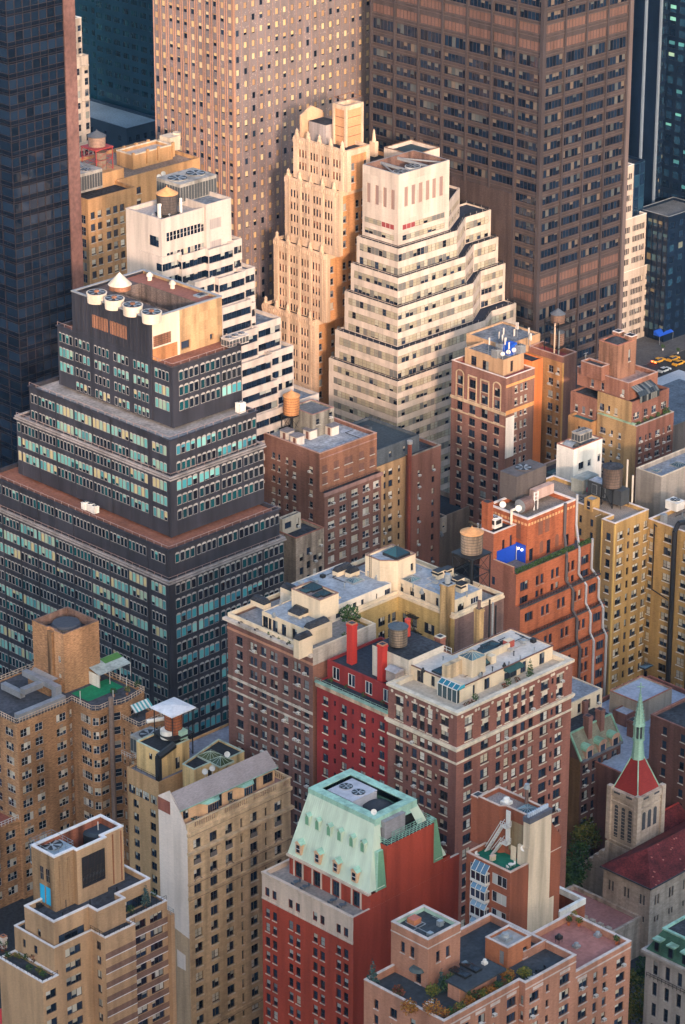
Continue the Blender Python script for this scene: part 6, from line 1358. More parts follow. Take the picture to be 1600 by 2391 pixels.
 b.tier(rect(sx, sy, sxe, syl), zp-.25, zs, CW(), mat('rusty_grey_roof', (.19, .15, .14), .9, .25, 0, coarse=.3), {}, ph=.3, part='stair_house', cop=mat('rust_trim', (.26, .15, .11), .8, .15, .1), cw=.25)
 for i, (u, v, s_) in enumerate(((.72, .72, 2.6), (.3, .7, 1.5), (.62, .28, 1.9), (.28, .3, 1.2))):
  cx_, cy_ = sx+(sxe-sx)*u, sy+(syl-sy)*v; skylight(cx_-s_*.6, cy_-s_*.6, cx_+s_*.6, cy_+s_*.6, zs-.3, ('rear large', 'left small', 'right middle', 'front left small')[i]+' teal pyramid skylight on the cream stair house', F_DARK, .3, s_*.4, glass=glassm('teal_skylight', (.02, .06, .075), (.03, .09, .1), .2))
 # rear range penthouse
 zq = zc+2.9; xq0, xq1 = sxe+.02, X(915, yr+.4, zq)
 b.tier(rect(min(xq0, px+16.05), yr+.5, xq1, yL-2), zr, zq, mat('white_stucco_penthouse', (.72, .62, .5), .82, .06, .14), roofg, {0: lambda L, a, z: [(L*q, a+.5, w, 1.9, s_) for q, w, s_ in ((.14, 1.4, sc), (.4, 1.1, s1), (.53, .8, s1), (.76, .4, s1), (.94, 1.7, sc))]}, ph=.15, part='penthouse', cw=.15)
 # second stair house
 tx, ty = P(909, 1350, zq); zt2 = Z(1309, tx, ty) ; tx, ty = P(929, 1358, zq-.2); zt2 = Z(1310, tx, ty); txe = X(971, ty, zt2); tyl = Y(874, tx, zt2)
 b.tier([(tx, ty), (txe, ty), (txe, tyl), (tx-2.6, tyl), (tx-2.6, ty+2.6)], zr, zt2, CW(), mat('pale_blue_roof', (.3, .33, .365)), {0: lambda L, a, z: [(L*.8, z-3.4, .8, 1.6, s1)]}, ph=.4, part='stair_house', cw=.25, cop=mat('rust_trim', (.26, .15, .11)))
 skylight(txe-4.6, ty+1.0, txe-.6, ty+5.0, zt2-.4, 'large teal pyramid skylight on the tall cream stair house', F_DARK, .6, 1.5, glass=glassm('teal_skylight', (.02, .06, .075)))
 k = b.new('ladder')
 for e in (0, .5): k.bar((tx-2.66, ty+5+e, zq), (tx-2.66, ty+5+e, zt2+.6), .04, BLACK)
 for q in range(14): k.bar((tx-2.66, ty+5, zq+q*.45), (tx-2.66, ty+5.5, zq+q*.45), .03, BLACK)
 # right wing penthouse
 qx, qy = P(1063, 1440, zc); zw = Z(1412, qx, qy+1); wx0, wy0 = x2+1.0, y2+1.2; wxe = X(1126, wy0, zw); wyl = yr+2
 zw = zr+3.6
 b.tier([(wx0, wy0), (wxe, wy0), (wxe, wyl+7), (wx0+6, wyl+7), (wx0, wyl)], zr, zw, CW(), roofg, {0: lambda L, a, z: [(L*.25, a+.3, 1.9, 2.0, sw), (L*.75, a+1.0, 2.4, 1.4, WS(F_WHITE, 3, 1, .1, .1, bp=.4))], 4: lambda L, a, z: [(L-L*q, a+.8, w, 1.9, s_) for q, w, s_ in ((.08, .6, s1), (.28, .8, s1), (.52, 1.4, sc), (.7, 1.2, sc), (.88, 1.2, sc))]}, ph=.15, part='penthouse', cw=.15)
 # fire escape and tall brick chimney
 fe = b.new('fire_escape')
 for q in range(5):
  zz = zc-3.2-q*3.4; u = yr-(yr-y2)*(.3+.06*(q % 2)); fe.box(x2-1.2, u-1.4, zz, x2-.02, u+1.4, zz+.1, BLACK)
  for e in (-1.4, -.7, 0, .7, 1.4): fe.bar((x2-1.2, u+e, zz), (x2-1.2, u+e, zz+1), .04, BLACK)
  fe.bar((x2-1.2, u-1.4, zz+1), (x2-1.2, u+1.4, zz+1), .05, BLACK); fe.bar((x2-.8, u+1.2, zz), (x2-.8, u-1.2, zz-3.4), .09, BLACK); fe.bar((x2-.5, u+1.2, zz), (x2-.5, u-1.2, zz-3.4), .06, BLACK)
 cm = mat('sooty_yellow_brick', (.42, .28, .13), .88, .18, .5); cx_, cy_ = P(1048, 1440, zc); stack(b, x2+.1, y2+2.2, 0, 2.0, 2.2, zc+6.8, cm, STEEL); c = b.new('flue'); c.cyl(x2+.1, y2+2.2, zc+6.9, zc+9.0, .6, STEEL, 14); c.cyl(x2+.1, y2+2.2, zc+8.2, zc+8.5, .75, STEEL, 14)
 conduits(b, px+1, py+1, pr-1, ple-4, zp-.2, 6, 7); conduits(b, xq0+1, yr+1.5, xq1-1, yL-3, zq-.15, 8, 8); conduits(b, wx0+1, wy0+1, wxe-1, wyl+5, zw-.15, 6, 9)
 # things on the roofs
 for i, (u, v, w, d) in enumerate(((609, 1408, 1.6, 3.6), (676, 1378, 1.4, 3.0), (740, 1462, 5.2, 1.4), (708, 1492, 3.4, 1.3), (800, 1332, 4.0, 1.3), (823, 1338, 2.4, 1.2))):
  ax, ay = P(u, v+4, zp+.4); z_ = zp-.2 if i < 4 else zq-.1
  ax, ay = P(u, v+6, z_)
  t = Thing('roof_canopy', ('leftmost', 'second from left', 'large front', 'lowest front', 'rear left', 'rear right')[i]+' black hooded canopy on a cream kerb on the U-shaped block', 'roof canopy', (ax, ay, z_)); t.new('kerb').box(ax-w/2-.15, ay-d/2-.15, z_-(3 if i == 3 else 0), ax+w/2+.15, ay+d/2+.15, z_+1.0, CW())
  h = t.new('hood'); h.frust(rect(ax-w/2-.2, ay-d/2-.2, ax+w/2+.2, ay+d/2+.2), z_+1.0, rect(ax-w/2+.25, ay-d/2+.25, ax+w/2-.25, ay+d/2-.25), z_+1.9, TAR, TAR)
 ax, ay = P(706, 1430, zp); t = Thing('roof_monitor', 'sloped black skylight with cream sides in the middle of the front grey roof', 'skylight', (ax, ay, zp)); k = t.new('curb'); k.prism(rect(ax-2.4, ay-1.6, ax+2.4, ay+1.6), zp-.2, zp+.5, CW()); g_ = t.new('glazing'); g_.frust(rect(ax-2.5, ay-1.7, ax+2.5, ay+1.7), zp+.5, rect(ax-.4, ay-1.7, ax+2.4, ay+1.7), zp+1.3, TAR, glassm('black_glazing', (.01, .012, .016)))
 for i, (u, v) in enumerate(((828, 1355), (962, 1353))): ax, ay = P(u, v, zq); skylight(ax-1.6, ay-1.3, ax+1.6, ay+1.3, zq-.1, ('left', 'right')[i]+' square pale skylight on the rear grey roofs', STEEL, .3, .5)
 for i, (u, v) in enumerate(((1024, 1347), (1070, 1365), (1045, 1342), (1078, 1378))): ax, ay = P(u, v, zw); t = Thing('louvre_box', 'cream stepped louvre housing with dark hoods on the right grey roof', 'louvre housing', (ax, ay, zw), 'louvre housings on the right grey roof'); t.new('box').box(ax-1.0, ay-.8, zw-.2, ax+1.0, ay+.8, zw+1.5, CW()); t.new('hood').box(ax-1.3, ay-1.1, zw+1.0, ax+.2, ay+.9, zw+1.25, BLACK); t.new('cap').box(ax-1.05, ay-.85, zw+1.5, ax+1.05, ay+.85, zw+1.6, BLACK)
 r_ = random.Random(8)
 for i, (u, v) in enumerate(((804, 1372), (640, 1440), (655, 1412), (965, 1370), (985, 1385), (1090, 1392), (860, 1345), (880, 1352))): z_ = zq if u > 780 else zp; ax, ay = P(u, v, z_); vent(ax, ay, z_-.15, 'small vent pipe on the pale blue-grey roofs', 'vents on the U-shaped block', i % 3, STEEL, .2, 1.1)
 tr_x, tr_y = P(817, 1466, zr); bush(tr_x, tr_y, zr, 4.2, 4.6, 'round dark green tree on the terrace of the U-shaped block', LG, mat('terracotta', (.4, .16, .08), .85, .1, .1), n=420, size=.28, cat='tree', name='potted_tree')
 for i in range(7): q = .12+.11*i; ax, ay = px-1.7-.5*(i % 2), py+(ple-py)*q; bush(ax, ay, zr, .9, 1.2, 'small potted shrub along the front terrace of the U-shaped block', LG, None, 'terrace shrubs on the U-shaped block', 50, .16)
 for i in range(3): ax, ay = pr+1.2+i*1.4, ya+1.2; bush(ax, ay, zr, 1.3, 1.6, 'leafy planter shrub at the right end of the cream penthouse', LG, None, 'planter shrubs beside the cream penthouse', 70, .18)
 for i in range(4): ax, ay = px-2.0, py+3+i*4.6; furniture(ax, ay, zr, 'table with dark chairs on the front terrace of the U-shaped block', 'terrace tables on the U-shaped block')
 # tank on the tall black frame behind
 wx, wy = P(1098, 1376, zr); water_tank(wx+.2, wy, zr, 2.3, 4.3, 8.4, 'weathered tank with orange conical roof on a tall black frame beside the orange brick building', mat('grey_brown_tank_wood', (.24, .18, .13), .9, .2, .35, fine=6, stretch=.2), mat('orange_tank_roof', (.58, .29, .12)), 1.05, span=2.7)
 return xa, ya, xb, zc, x2, y2
def furniture(x, y, z, label, group, m=None):
 t = Thing('terrace_table', label, 'table set', (x, y, z), group); m = m or BLACK
 tp = t.new('tabletop'); tp.cyl(x, y, z+.68, z+.74, .5, m, 12); t.new('pedestal').bar((x, y, z), (x, y, z+.7), .06, m)
 for dx, dy in ((.85, 0), (-.85, 0)):
  s = t.new('chair'); s.box(x+dx-.22, y+dy-.22, z+.42, x+dx+.22, y+dy+.22, z+.47, m); bx = x+dx+(.2 if dx > 0 else -.2); s.box(bx-.03, y+dy-.22, z+.47, bx+.03, y+dy+.22, z+.9, m)
  for a in (-.2, .2):
   for c in (-.2, .2): s.bar((x+dx+a, y+dy+c, z), (x+dx+a, y+dy+c, z+.42), .025, m)
UB = u_block()
def red_and_brown():
 xa, ya, xb, zc, x2, y2 = UB
 bk = mat('chestnut_brick', (.26, .105, .075), .87, .14, .12); bk2 = mat('plum_chestnut_brick', (.21, .09, .07), .88, .14, .15); cs = mat('cream_stone_trim', (.66, .56, .43), .8, .1, .15)  # left wall: darker copy of the chestnut brick, shade put in its colour
 fr = mat('black_frames', (.02, .022, .025), .5, .05, 0)
 st = WS(fr, 2, 2, .09, .16, bp=.6, blind=BL_CREAM, sill=cs, ac=.14, rec=.22); s1 = WS(fr, 1, 2, .09, bp=.6, blind=BL_CREAM, sill=cs, ac=.14, rec=.22); sn = WS(fr, 1, 2, .07, bp=.1, rec=.2)
 x0, y0, _ = PF(1067, 1700, 34.3, 3.1); zt = Z(1665, x0, y0); xr = X(1337.6, y0, zt); yl = Y(907, x0, zt)
 b = Thing('apartment_building', 'large chestnut brick apartment block with cream bands, medallions and a cream rooftop penthouse', 'apartment building', (x0, y0, 0), acwhere='the chestnut brick block with cream bands')
 CR = [(.10, 1.9, st), (.24, 1.9, st), (.36, 1.15, s1), (.43, 1.15, s1), (.50, 1.15, s1), (.57, 1.15, s1), (.64, 1.15, s1), (.755, 1.9, st), (.825, .6, sn, 1.3), (.89, 1.8, st)]
 CLs = [(.175, 1.8, st), (.295, .6, sn, 1.3), (.39, 1.15, s1), (.5, 1.15, s1), (.61, 1.15, s1), (.715, .6, sn, 1.3), (.835, 1.8, st)]
 rows = [1.9, 5.0, 8.6]+[11.6+3.1*k for k in range(20)]
 def gr(C, side):
  def f(L, a, z): return [((c[0]*L if side == 'R' else L-c[0]*L), z-t-1.85+(0 if len(c) < 4 else .45), c[1]*1.16, 1.95 if len(c) < 4 else 1.3, c[2]) for t in rows for c in C]
  return f
 b.tier(rect(x0, y0, xr, yl), 0, zt, bk, mat('cream_terrace', (.5, .42, .33), .9, .12, 0), {0: gr(CR, 'R'), 3: gr(CLs, 'L')}, ph=1.0, cw=.9, inner=cs, mats={3: bk2})
 cn = b.new('cornice'); pl = rect(x0, y0, xr, yl)
 b.ring(pl, zt-.45, .55, .28, .02, cs, mb=cn); b.ring(pl, zt-8.1, .35, .3, .02, cs, mb=cn); b.ring(pl, zt-7.75, .5, .5, .02, cs, mb=cn); b.ring(pl, zt-10.9, .4, .16, .02, cs, mb=cn)
 pn = b.new('spandrel_panel'); md = b.new('medallion'); hd = b.new('lintel')
 for side, C in (('R', CR), ('L', CLs)):
  L = xr-x0 if side == 'R' else yl-y0
  for c in C:
   if c[1] < .9: continue
   u = c[0]*L; w = c[1]/2-.15
   for (m_, za_, zb_, d, ww) in ((pn, zt-4.85, zt-3.75, .05, w), (hd, zt-1.85, zt-1.55, .12, c[1]/2+.15)):
    if side == 'R': m_.box(x0+u-ww, y0-d, za_, x0+u+ww, y0+.02, zb_, cs)
    else: m_.box(x0-d, y0+u-ww, za_, x0+.02, y0+u+ww, zb_, cs)
   if c[1] > 1.5 or abs(c[0]-.5) < .01:
    for e in (-1.9, 1.9):
     pts = [(.34*math.cos(k*math.pi/6), .34*math.sin(k*math.pi/6)) for k in range(12)]
     if side == 'R': md.face([(x0+u+e+p, y0-.06, zt-1.2+q) for p, q in pts], cs)
     else: md.face([(x0-.06, y0+u+e-p, zt-1.2+q) for p, q in pts], cs)
 # penthouse
 cw = CW(); zr = zt-1.0; px, py = P(1079, 1636, zr); zp = zr+2.9; pxe = X(1291, py, zp); pyl = Y(944, px, zp); rf = mat('pale_membrane_roof', (.56, .5, .44), .85, .1, 0, coarse=.2); dr = WS(F_DARK, 2, 1, .08, .1, bp=.2, blind=BL_GREY, rec=.12)
 pl = [(px, py), (pxe, py), (pxe, py+11), (px+9, py+11), (px+9, pyl), (px, pyl)]
 b.tier(pl, zr, zp, cw, rf, {0: lambda L, a, z: [(L*.12, a+.3, .9, 1.9, dr), (L*.27, a+.05, 1.5, 2.3, dr), (L*.53, a+.05, 3.6, 2.3, dr), (L*.67, a+.05, 1.6, 2.3, dr), (L*.88, a+.05, 1.5, 2.4, dr)], 5: lambda L, a, z: [(L-L*.5, a+.4, .9, 2.1, dr), (L-L*.72, a+.05, 1.7, 2.4, dr)]}, ph=.12, cw=.12, part='penthouse')
 tr = b.new('roof_trim'); b.ring(pl, zp, .12, .18, .1, mat('brown_trim', (.16, .07, .05), .7, .1, 0), mb=tr)
 conduits(b, px+1, py+1, pxe-1, py+9, zp-.12, 10, 6)
 # glass corner room
 gx, gy = P(1067.6, 1643, zr); s = b.new('sunroom'); gl = glassm('sunroom_glass', (.04, .07, .08), (.1, .15, .16), .1); gt = glassm('sunroom_roof_glass', (.03, .25, .36), (.06, .4, .5), .12)
 s.prism(rect(gx, gy, px+.5, gy+5.2), zr, zr+2.7, gl); s.frust(rect(gx, gy, px+.5, gy+5.2), zr+2.7, rect(gx+1.1, gy, px+.5, gy+5.2), zr+3.4, gt, cw)
 s.box(gx+.6, gy-.1, zr, px+2.6, gy+.2, zr+2.6, cw)
 for q in range(5): yy = gy+.1+q*1.25; s.bar((gx-.03, yy, zr), (gx-.03, yy, zr+2.7), .08, F_WHITE); s.bar((gx-.03, yy, zr+2.7), (gx+1.1, yy, zr+3.43), .08, F_WHITE)
 s.bar((gx-.03, gy, zr+2.7), (gx-.03, gy+5.2, zr+2.7), .1, F_WHITE); s.bar((gx+1.1, gy, zr+3.43), (gx+1.1, gy+5.2, zr+3.43), .1, F_WHITE)
 # roof pieces
 def roofpx(u, v): return P(u, v, zp)
 ax, ay = roofpx(1103, 1571); k = b.new('skylight_tower'); k.prism(rect(ax-1.6, ay-1.4, ax+2.2, ay+2.2), zp-.1, zp+3.4, cw); skylight(ax-1.7, ay-1.5, ax+2.3, ay+2.3, zp+3.4, 'glazed pyramid on the square cream tower of the chestnut block penthouse', cw, .12, .9)
 ax, ay = roofpx(1060, 1576); k = b.new('chimney_wall'); k.box(ax-2.6, ay-.6, zp-.1, ax+2.4, ay+.7, zp+2.9, mat('stained_cream', (.52, .39, .25), .88, .12, .4))
 for i, (u, v) in enumerate(((1128, 1522), (1140, 1514), (1033, 1566), (1131, 1547), (1146, 1507))): ax, ay = roofpx(u, v); skylight(ax-1.7, ay-1.2, ax+1.7, ay+1.2, zp-.1, ('left large', 'right large', 'front left low', 'middle small', 'rear small')[i]+' dark glazed skylight on the chestnut block penthouse roof', F_DARK, .35, .6, glass=glassm('teal_skylight', (.02, .06, .075)))
 ax, ay = roofpx(1188, 1508); k = b.new('red_hatch'); k.box(ax-.9, ay-.7, zp-.1, ax+.9, ay+.7, zp+1.3, mat('red_hatch_paint', (.36, .08, .06), .7, .1, .1), cw)
 ax, ay = roofpx(1160, 1528); k = b.new('low_wall'); k.box(ax-3.5, ay-.25, zp-.1, ax+3.5, ay+.25, zp+1.3, cw); ax, ay = roofpx(1148, 1546); k.box(ax-.7, ay-.6, zp-.1, ax+.7, ay+.6, zp+1.5, cw)
 for i, (u, v) in enumerate(((1248, 1520), (1178, 1556), (1189, 1553), (1150, 1566), (1122, 1580), (1125, 1578), (1215, 1540), (988, 1568), (1035, 1540), (1200, 1530))): ax, ay = roofpx(u, v); vent(ax, ay, zp-.12, 'small dark vent pipe on the pale membrane roof', 'vents on the chestnut block', i % 3, F_DARK if i % 2 else STEEL, .17, .9)
 b.rail([(px+9, py+11.3), (px+9, pyl), (px+.4, pyl)], zp, 1.2, F_WHITE, 1.2, r=.05)
 tx, ty = P(1130, 1480, zt); st_ = mat('tan_stained_brick', (.46, .3, .14), .88, .14, .4)
 k = stack(b, px+19, py+13.4, zr, 1.35, 1.35, 8.6, st_); f = b.new('flue'); f.cyl(px+19, py+13.4, zr+8.7, zr+10.4, .36, mat('rusty_steel', (.16, .1, .085)), 12)
 for e in (0, .9, 1.8): pipe(b, [(px+21.4+e, py+12.8, zr), (px+21.4+e, py+12.8, zr+10-e)], .22, BLACK if e != .9 else STEEL, 'vent_pipe')
 ax, ay = P(922, 1594, zr); t = Thing('storage_shed', 'small grey-brown garden shed on the left corner terrace of the chestnut block', 'shed', (ax, ay, zr)); t.new('wall').prism(rect(ax-.4, ay-.6, ax+1.9, ay+2), zr, zr+2.3, mat('shed_grey', (.3, .24, .21), .8, .12, .2)); t.new('roof').frust(rect(ax-.6, ay-.8, ax+2.1, ay+2.2), zr+2.3, rect(ax+.5, ay-.8, ax+1.0, ay+2.2), zr+2.8, mat('shed_roof', (.36, .33, .33), .7, .1, .2), mat('shed_roof', (.36, .33, .33)))
 # terrace plants along the right face
 for i, (u, q, m_, c, h, n) in enumerate(((.21, 1.2, LG, False, 1.6, 110), (.49, 1.2, LG, False, 1.7, 110), (.68, 1.3, LG, True, 3.6, 260), (.46, 1.2, LRD, False, .9, 60), (.57, 1.2, LRD, False, 1.0, 60), (.13, 1.2, LRD, False, .7, 40), (.17, 1.2, LRD, False, .7, 40))):
  lab = ('dark green ball shrub nearest the glass room', 'dark green ball shrub in the middle of the terrace', 'tall conical evergreen', 'reddish plant left of the awning', 'reddish plant right of the awning', 'small red plant next to the glass room', 'small red plant beside the green ball')[i]
  bush(x0+(xr-x0)*u, y0+1.7, zr, 1.4 if not c else 1.8, h, lab+' on the chestnut block terrace', m_, mat('terracotta', (.4, .16, .08)), None, n, .16, cone=c)
 aw = Thing('awning', 'dark green awning over the terrace doors of the chestnut block', 'awning', (px+12, py, zp)); k = aw.new('canvas'); ux = px+(pxe-px)*.45; k.frust(rect(ux, py-1.5, ux+4.6, py-.02), zp-.6, rect(ux, py-.1, ux+4.6, py-.02), zp-.1, mat('green_canvas', (.03, .08, .07), .8, .1, 0), mat('green_canvas', (.03, .08, .07)))
 # white tank house behind the left corner
 wx, wy = P(912, 1560, zt-.4); wy = yl+.8; wx = X(905, yl+.8, zt)+.0
 zz = zt+3.2; k = b.new('tank_house'); wh = mat('whitewashed_wall', (.6, .52, .42), .85, .1, .25); k.prism(rect(x0+5.2, yl-.4, x0+15, yl+9.4), zt-9, zz, wh, TAR)
 water_tank(x0+8.4, yl+5.6, zz, 1.85, 3.7, .4, 'weathered wooden tank with dark flat conical top on the whitewashed tank house', mat('grey_brown_tank_wood', (.24, .18, .13)), mat('blue_slate_roof', (.07, .09, .11), .8, .15, 0), .7, legs=False)
 stack(b, x0+17.5, yl+3, zt-2, 1.5, 1.5, 5, bk, cs); k = b.new('red_stack'); k.cyl(x0+13, yl+7.5, zz-1, zz+3.6, .6, mat('red_pipe', (.5, .06, .04), .6, .1, .1), 12)
 # red house between the two blocks
 rd = mat('crimson_painted_brick', (.25, .028, .026), .8, .1, .12); gc = mat('green_copper_gutter', (.26, .4, .32), .7, .12, .2); rs = WS(F_DARK, 2, 2, .08, .1, bp=.5, blind=BL_GREY, sill=cs, rec=.2); rn = WS(F_DARK, 1, 2, .07, bp=.2, rec=.2); zc2 = Z(1668, x0, yl-.2); ye = Y(740, x0+.4, zc2)
 c = Thing('red_house', 'crimson painted house with copper-green gutter and red chimneys between two brown blocks', 'apartment building', (x0+.4, yl, 0))
 cols = [(.1, 1.5, rs), (.225, .6, rn, 1.2), (.36, 1.5, rs), (.5, .6, rn, 1.2), (.62, 1.5, rs), (.75, .6, rn, 1.2), (.88, 1.5, rs)]
 c.tier(rect(x0+.4, yl+.03, x0+18, ye), 0, zc2, rd, mat('navy_tar', (.025, .03, .042), .9, .25, 0), {3: G(cols, 2.6, 3.15, 18, 1.75, 'L')}, ph=.2)
 c.strip((x0+.4, ye), (x0+.4, yl+.03), zc2-.9, .9, .45, mat('peach_stone', (.5, .34, .24), .85, .12, .3)); c.strip((x0+.4, ye), (x0+.4, yl+.03), zc2+.02, .25, .7, gc, part='gutter'); c.rail([(x0-.1, ye), (x0-.1, yl)], zc2+.25, .8, gc, 1.5)
 door = WS(F_WHITE, 2, 1, .2, .2, bp=.1, rec=.2); zu = zc2+3.9
 c.tier(rect(x0+3.0, yl+.05, x0+18, ye-.3), zc2-.3, zu, rd, mat('navy_tar', (.025, .03, .042)), {3: lambda L, a, z: [(L-L*q, a+.5, 2.0, 2.8, door) for q in (.17, .42, .66, .88)]}, ph=.5, part='top_storey')
 hedge(x0+1.6, yl+1, x0+1.6, ye-1, zc2, 1.0, .6, 'low dark hedge behind the copper-green gutter of the crimson house', n=300) if False else None
 rp = mat('red_stack_paint', (.5, .04, .03), .7, .08, .12)
 stack(c, x0+6.0, Y(822, x0+6, zu+3), zu-.5, 1.45, 1.45, 8.6, rp, mat('orange_clay_cap', (.5, .2, .1), .8, .1, .1)); stack(c, x0+4.6, Y(893, x0+4.6, zu+3), zu-.5, 1.4, 1.4, 7.8, rp, mat('orange_clay_cap', (.5, .2, .1)))
 hvac(x0+9, yl+2.5, x0+10.6, yl+4.2, zu-.5, 1.4, 'small pale cooling unit on the dark roof of the crimson house', STEEL, 1, .3, slats=False)
 for i in range(4): q = (.17, .42, .66, .88)[i]; bush(x0+1.9, yl+(ye-yl)*q, zc2, 1.1, 1.1, 'dark shrub behind the copper-green gutter of the crimson house', LG, None, 'shrubs on the crimson house ledge', 50, .15)
 return x0, y0, xr, yl, zt
RB = red_and_brown()
# ================================================================ left foreground
def orange_bays():
 br = mat('mottled_orange_brick', (.37, .2, .1), .86, .34, .15, fine=1.5, stretch=5.5); wf = F_WHITE; wc = mat('cream_rail', (.66, .5, .36), .6, .05, .05)
 w3 = WS(wf, 3, 2, .07, .07, bp=.6, blind=BL_CREAM, rec=.14); w2 = WS(wf, 2, 2, .07, .07, bp=.55, blind=BL_CREAM, rec=.14); w1 = WS(wf, 1, 2, .07, bp=.5, blind=BL_CREAM, rec=.14); w4 = WS(wf, 4, 2, .07, .07, bp=.5, blind=BL_CREAM, rec=.14)
 x0, y0, _ = PF(40, 1720, 33, 3.35); zt = Z(1692, x0, y0)
 b = Thing('apartment_building', 'mottled orange brick apartment building with bay windows, railed roof terrace and a square tank tower', 'apartment building', (x0, y0, 0))
 pts = [(38, 1692), (139, 1632), (168, 1637), (214, 1660), (232, 1660), (252, 1651), (283, 1645), (302, 1637), (337, 1615)]
 q = [P(u, v, zt) for u, v in pts]; q[0] = (x0, y0); q[1] = (q[1][0], y0); q[-1] = (q[-1][0], q[-2][1]+.0) if False else q[-1]
 yl = Y(-60, x0, zt); back = q[-1][1]+26
 pl = q+[(q[-1][0], back), (x0, back)]
 pl = [p for p in pl]
 def reg(items, n=20, top=1.7, h=1.85, p=3.35):
  return lambda L, a, z: [(L*u, z-top-k*p-h, w*L if w < 1 else w*1.1, h, s) for k in range(n) for u, w, s in items]
 f = {0: reg([(.16, 2.4, w3), (.42, 1.9, w2), (.64, .9, w1), (.85, 2.4, w3)]), 1: reg([(.5, .74, w3)]), 2: reg([(.3, .9, w1), (.7, 2.2, w3)]) if False else reg([(.2, .7, w1), (.68, .5, w4)]), 3: reg([(.5, .8, w2)]), 4: reg([(.5, .84, w2)]), 5: reg([(.6, .7, w1)]), 7: reg([(.4, .62, w3)]), 10: reg([(.55, 2.2, w3), (.8, 2.2, w3), (.93, 1.6, w2), (.98, 1.6, w2)])}
 f[10] = lambda L, a, z: [(L-u, z-1.7-k*3.35-1.85, w, 1.85, s) for k in range(20) for u, w, s in ((2.6, 2.6, w3), (6.5, 1.2, w1), (9.6, 2.4, w3), (13, 1.4, w2))]
 b.tier(pl, 0, zt, br, mat('charcoal_deck', (.06, .06, .07), .9, .25, 0, coarse=.2), f, ph=.25, cw=.25)
 ring = pl[:9]
 bd = b.new('rail_panels')
 b.rail([(x0+.1, y0+14)]+[(p[0]+.08, p[1]+.08) for p in ring], zt+.05, 1.15, wc, .8, r=.055); b.rail([(q[8][0]-.1, q[8][1]), (q[8][0]-.1, back-.2), (x0+.1, back-.2)], zt, 1.1, wc, 1.1, r=.055)
 # AC sleeves below windows
 sl = b.new('sleeve_grille'); gm = mat('sleeve_grille', (.28, .2, .14), .7, .1, 0)
 for k in range(8):
  for u in (.16, .42, .85): X_ = x0+(q[1][0]-x0)*u; sl.box(X_-.45, y0-.05, zt-4.6-k*3.35-.3, X_+.45, y0+.01, zt-4.1-k*3.35-.1, gm)
 zr = zt-.25
 # tank tower
 px, py = P(153, 1619, zr); zp = Z(1481.6, px, py); pxe = X(231, py, zp); pyl = Y(75, px, zp)
 b.tier([(px, py), (pxe, py), (pxe, pyl), (px, pyl), (px, py+(pyl-py)*.52), (px+.5, py+(pyl-py)*.5), (px+.5, py+(pyl-py)*.32), (px, py+(pyl-py)*.3)], zr, zp, br, TAR, {7: lambda L, a, z: [(L*.5, a+u, .8, 1.5, w1) for u in (2.6, 6.8)]}, ph=2.2, part='tank_tower', cw=.4, inner=mat('stained_inside_brick', (.2, .12, .09), .9, .2, .3))
 pi = b.new('pilaster'); sy = mat('sooty_orange_brick', (.27, .15, .075), .88, .2, .55); a_, c_ = py+(pyl-py)*.34, py+(pyl-py)*.48; pi.box(px-.4, a_, zr, px+.6, c_, zp-.6, sy)
 t = Thing('sunk_water_tank', 'dark round tank sunk inside the square orange brick tower', 'water tank', ((px+pxe)/2, (py+pyl)/2, zp)); mx, my = (px+pxe)/2+.2, (py+pyl)/2; t.new('barrel').cyl(mx, my, zp-2.2, zp-1.0, 3.1, WOODT, 32); t.new('roof').cyl(mx, my, zp-1.0, zp-.45, 3.2, mat('slate_tank_top', (.055, .06, .075), .8, .12, 0), 32, r1=2.9)
 cp = b.new('roof_rim'); cp.box(px+.2, pyl-1.0, zp, pxe-.2, pyl-.1, zp+.5, WHITE) if False else None
 # side house, duct, door
 hx, hy = P(112, 1625, zr); k = b.tier([(px-3.4, py+1.2), (px-.02, py+1.2), (px-.02, pyl), (px-3.4, pyl-2)], zr, zr+3.2, br, mat('pale_cap_roof', (.36, .33, .31), .85, .12, 0), {0: lambda L, a, z: [(L*.55, a+.1, 1.0, 2.1, WS(F_TAN, 1, 1, .1, bp=1, full=1, name='door'))]}, ph=.12, part='stair_house')
 sd = mat('bright_duct', (.3, .31, .33), .4, .1, .1, metal=.3); t = Thing('ventilation_duct', 'large silver ventilation duct zigzagging over the orange building roof', 'duct', (px-6, py+4, zr)); d = t.new('duct');
 d.box(px-4.4, py-1, zr+2.6, px-3.0, py+9, zr+3.8, sd); d.box(px-9.5, py+2, zr+2.2, px-4.4, py+3.5, zr+3.4, sd); d.box(px-4.6, py-2.4, zr+.6, px-3.0, py-1, zr+3.8, sd); d.box(px-16, py-3.8, zr+.6, px-3.0, py-2.4, zr+1.8, sd); d.box(px-9.5, py+3.5, zr+.8, px-8.2, py+10, zr+2.2, sd)
 l = t.new('leg')
 for i in range(6): l.bar((px-15+i*2.2, py-3.1, zr), (px-15+i*2.2, py-3.1, zr+.7), .07, WHITE)
 # green terrace with canopy
 gx, gy = P(210, 1640, zr); gm = mat('green_carpet', (.01, .2, .085), .95, .12, 0); t = Thing('artificial_lawn', 'bright green carpet on the roof terrace under the pale canopy', 'carpet', (gx, gy, zr)); t.new('carpet').box(gx, gy+.5, zr+.02, gx+10, gy+6, zr+.06, gm)
 ax, ay = P(207, 1635, zr); t = Thing('terrace_canopy', 'pale weathered canopy roof with a green patch on white posts', 'canopy', (ax, ay, zr)); cr = mat('weathered_canopy', (.36, .4, .37), .8, .15, .1, coarse=.3)
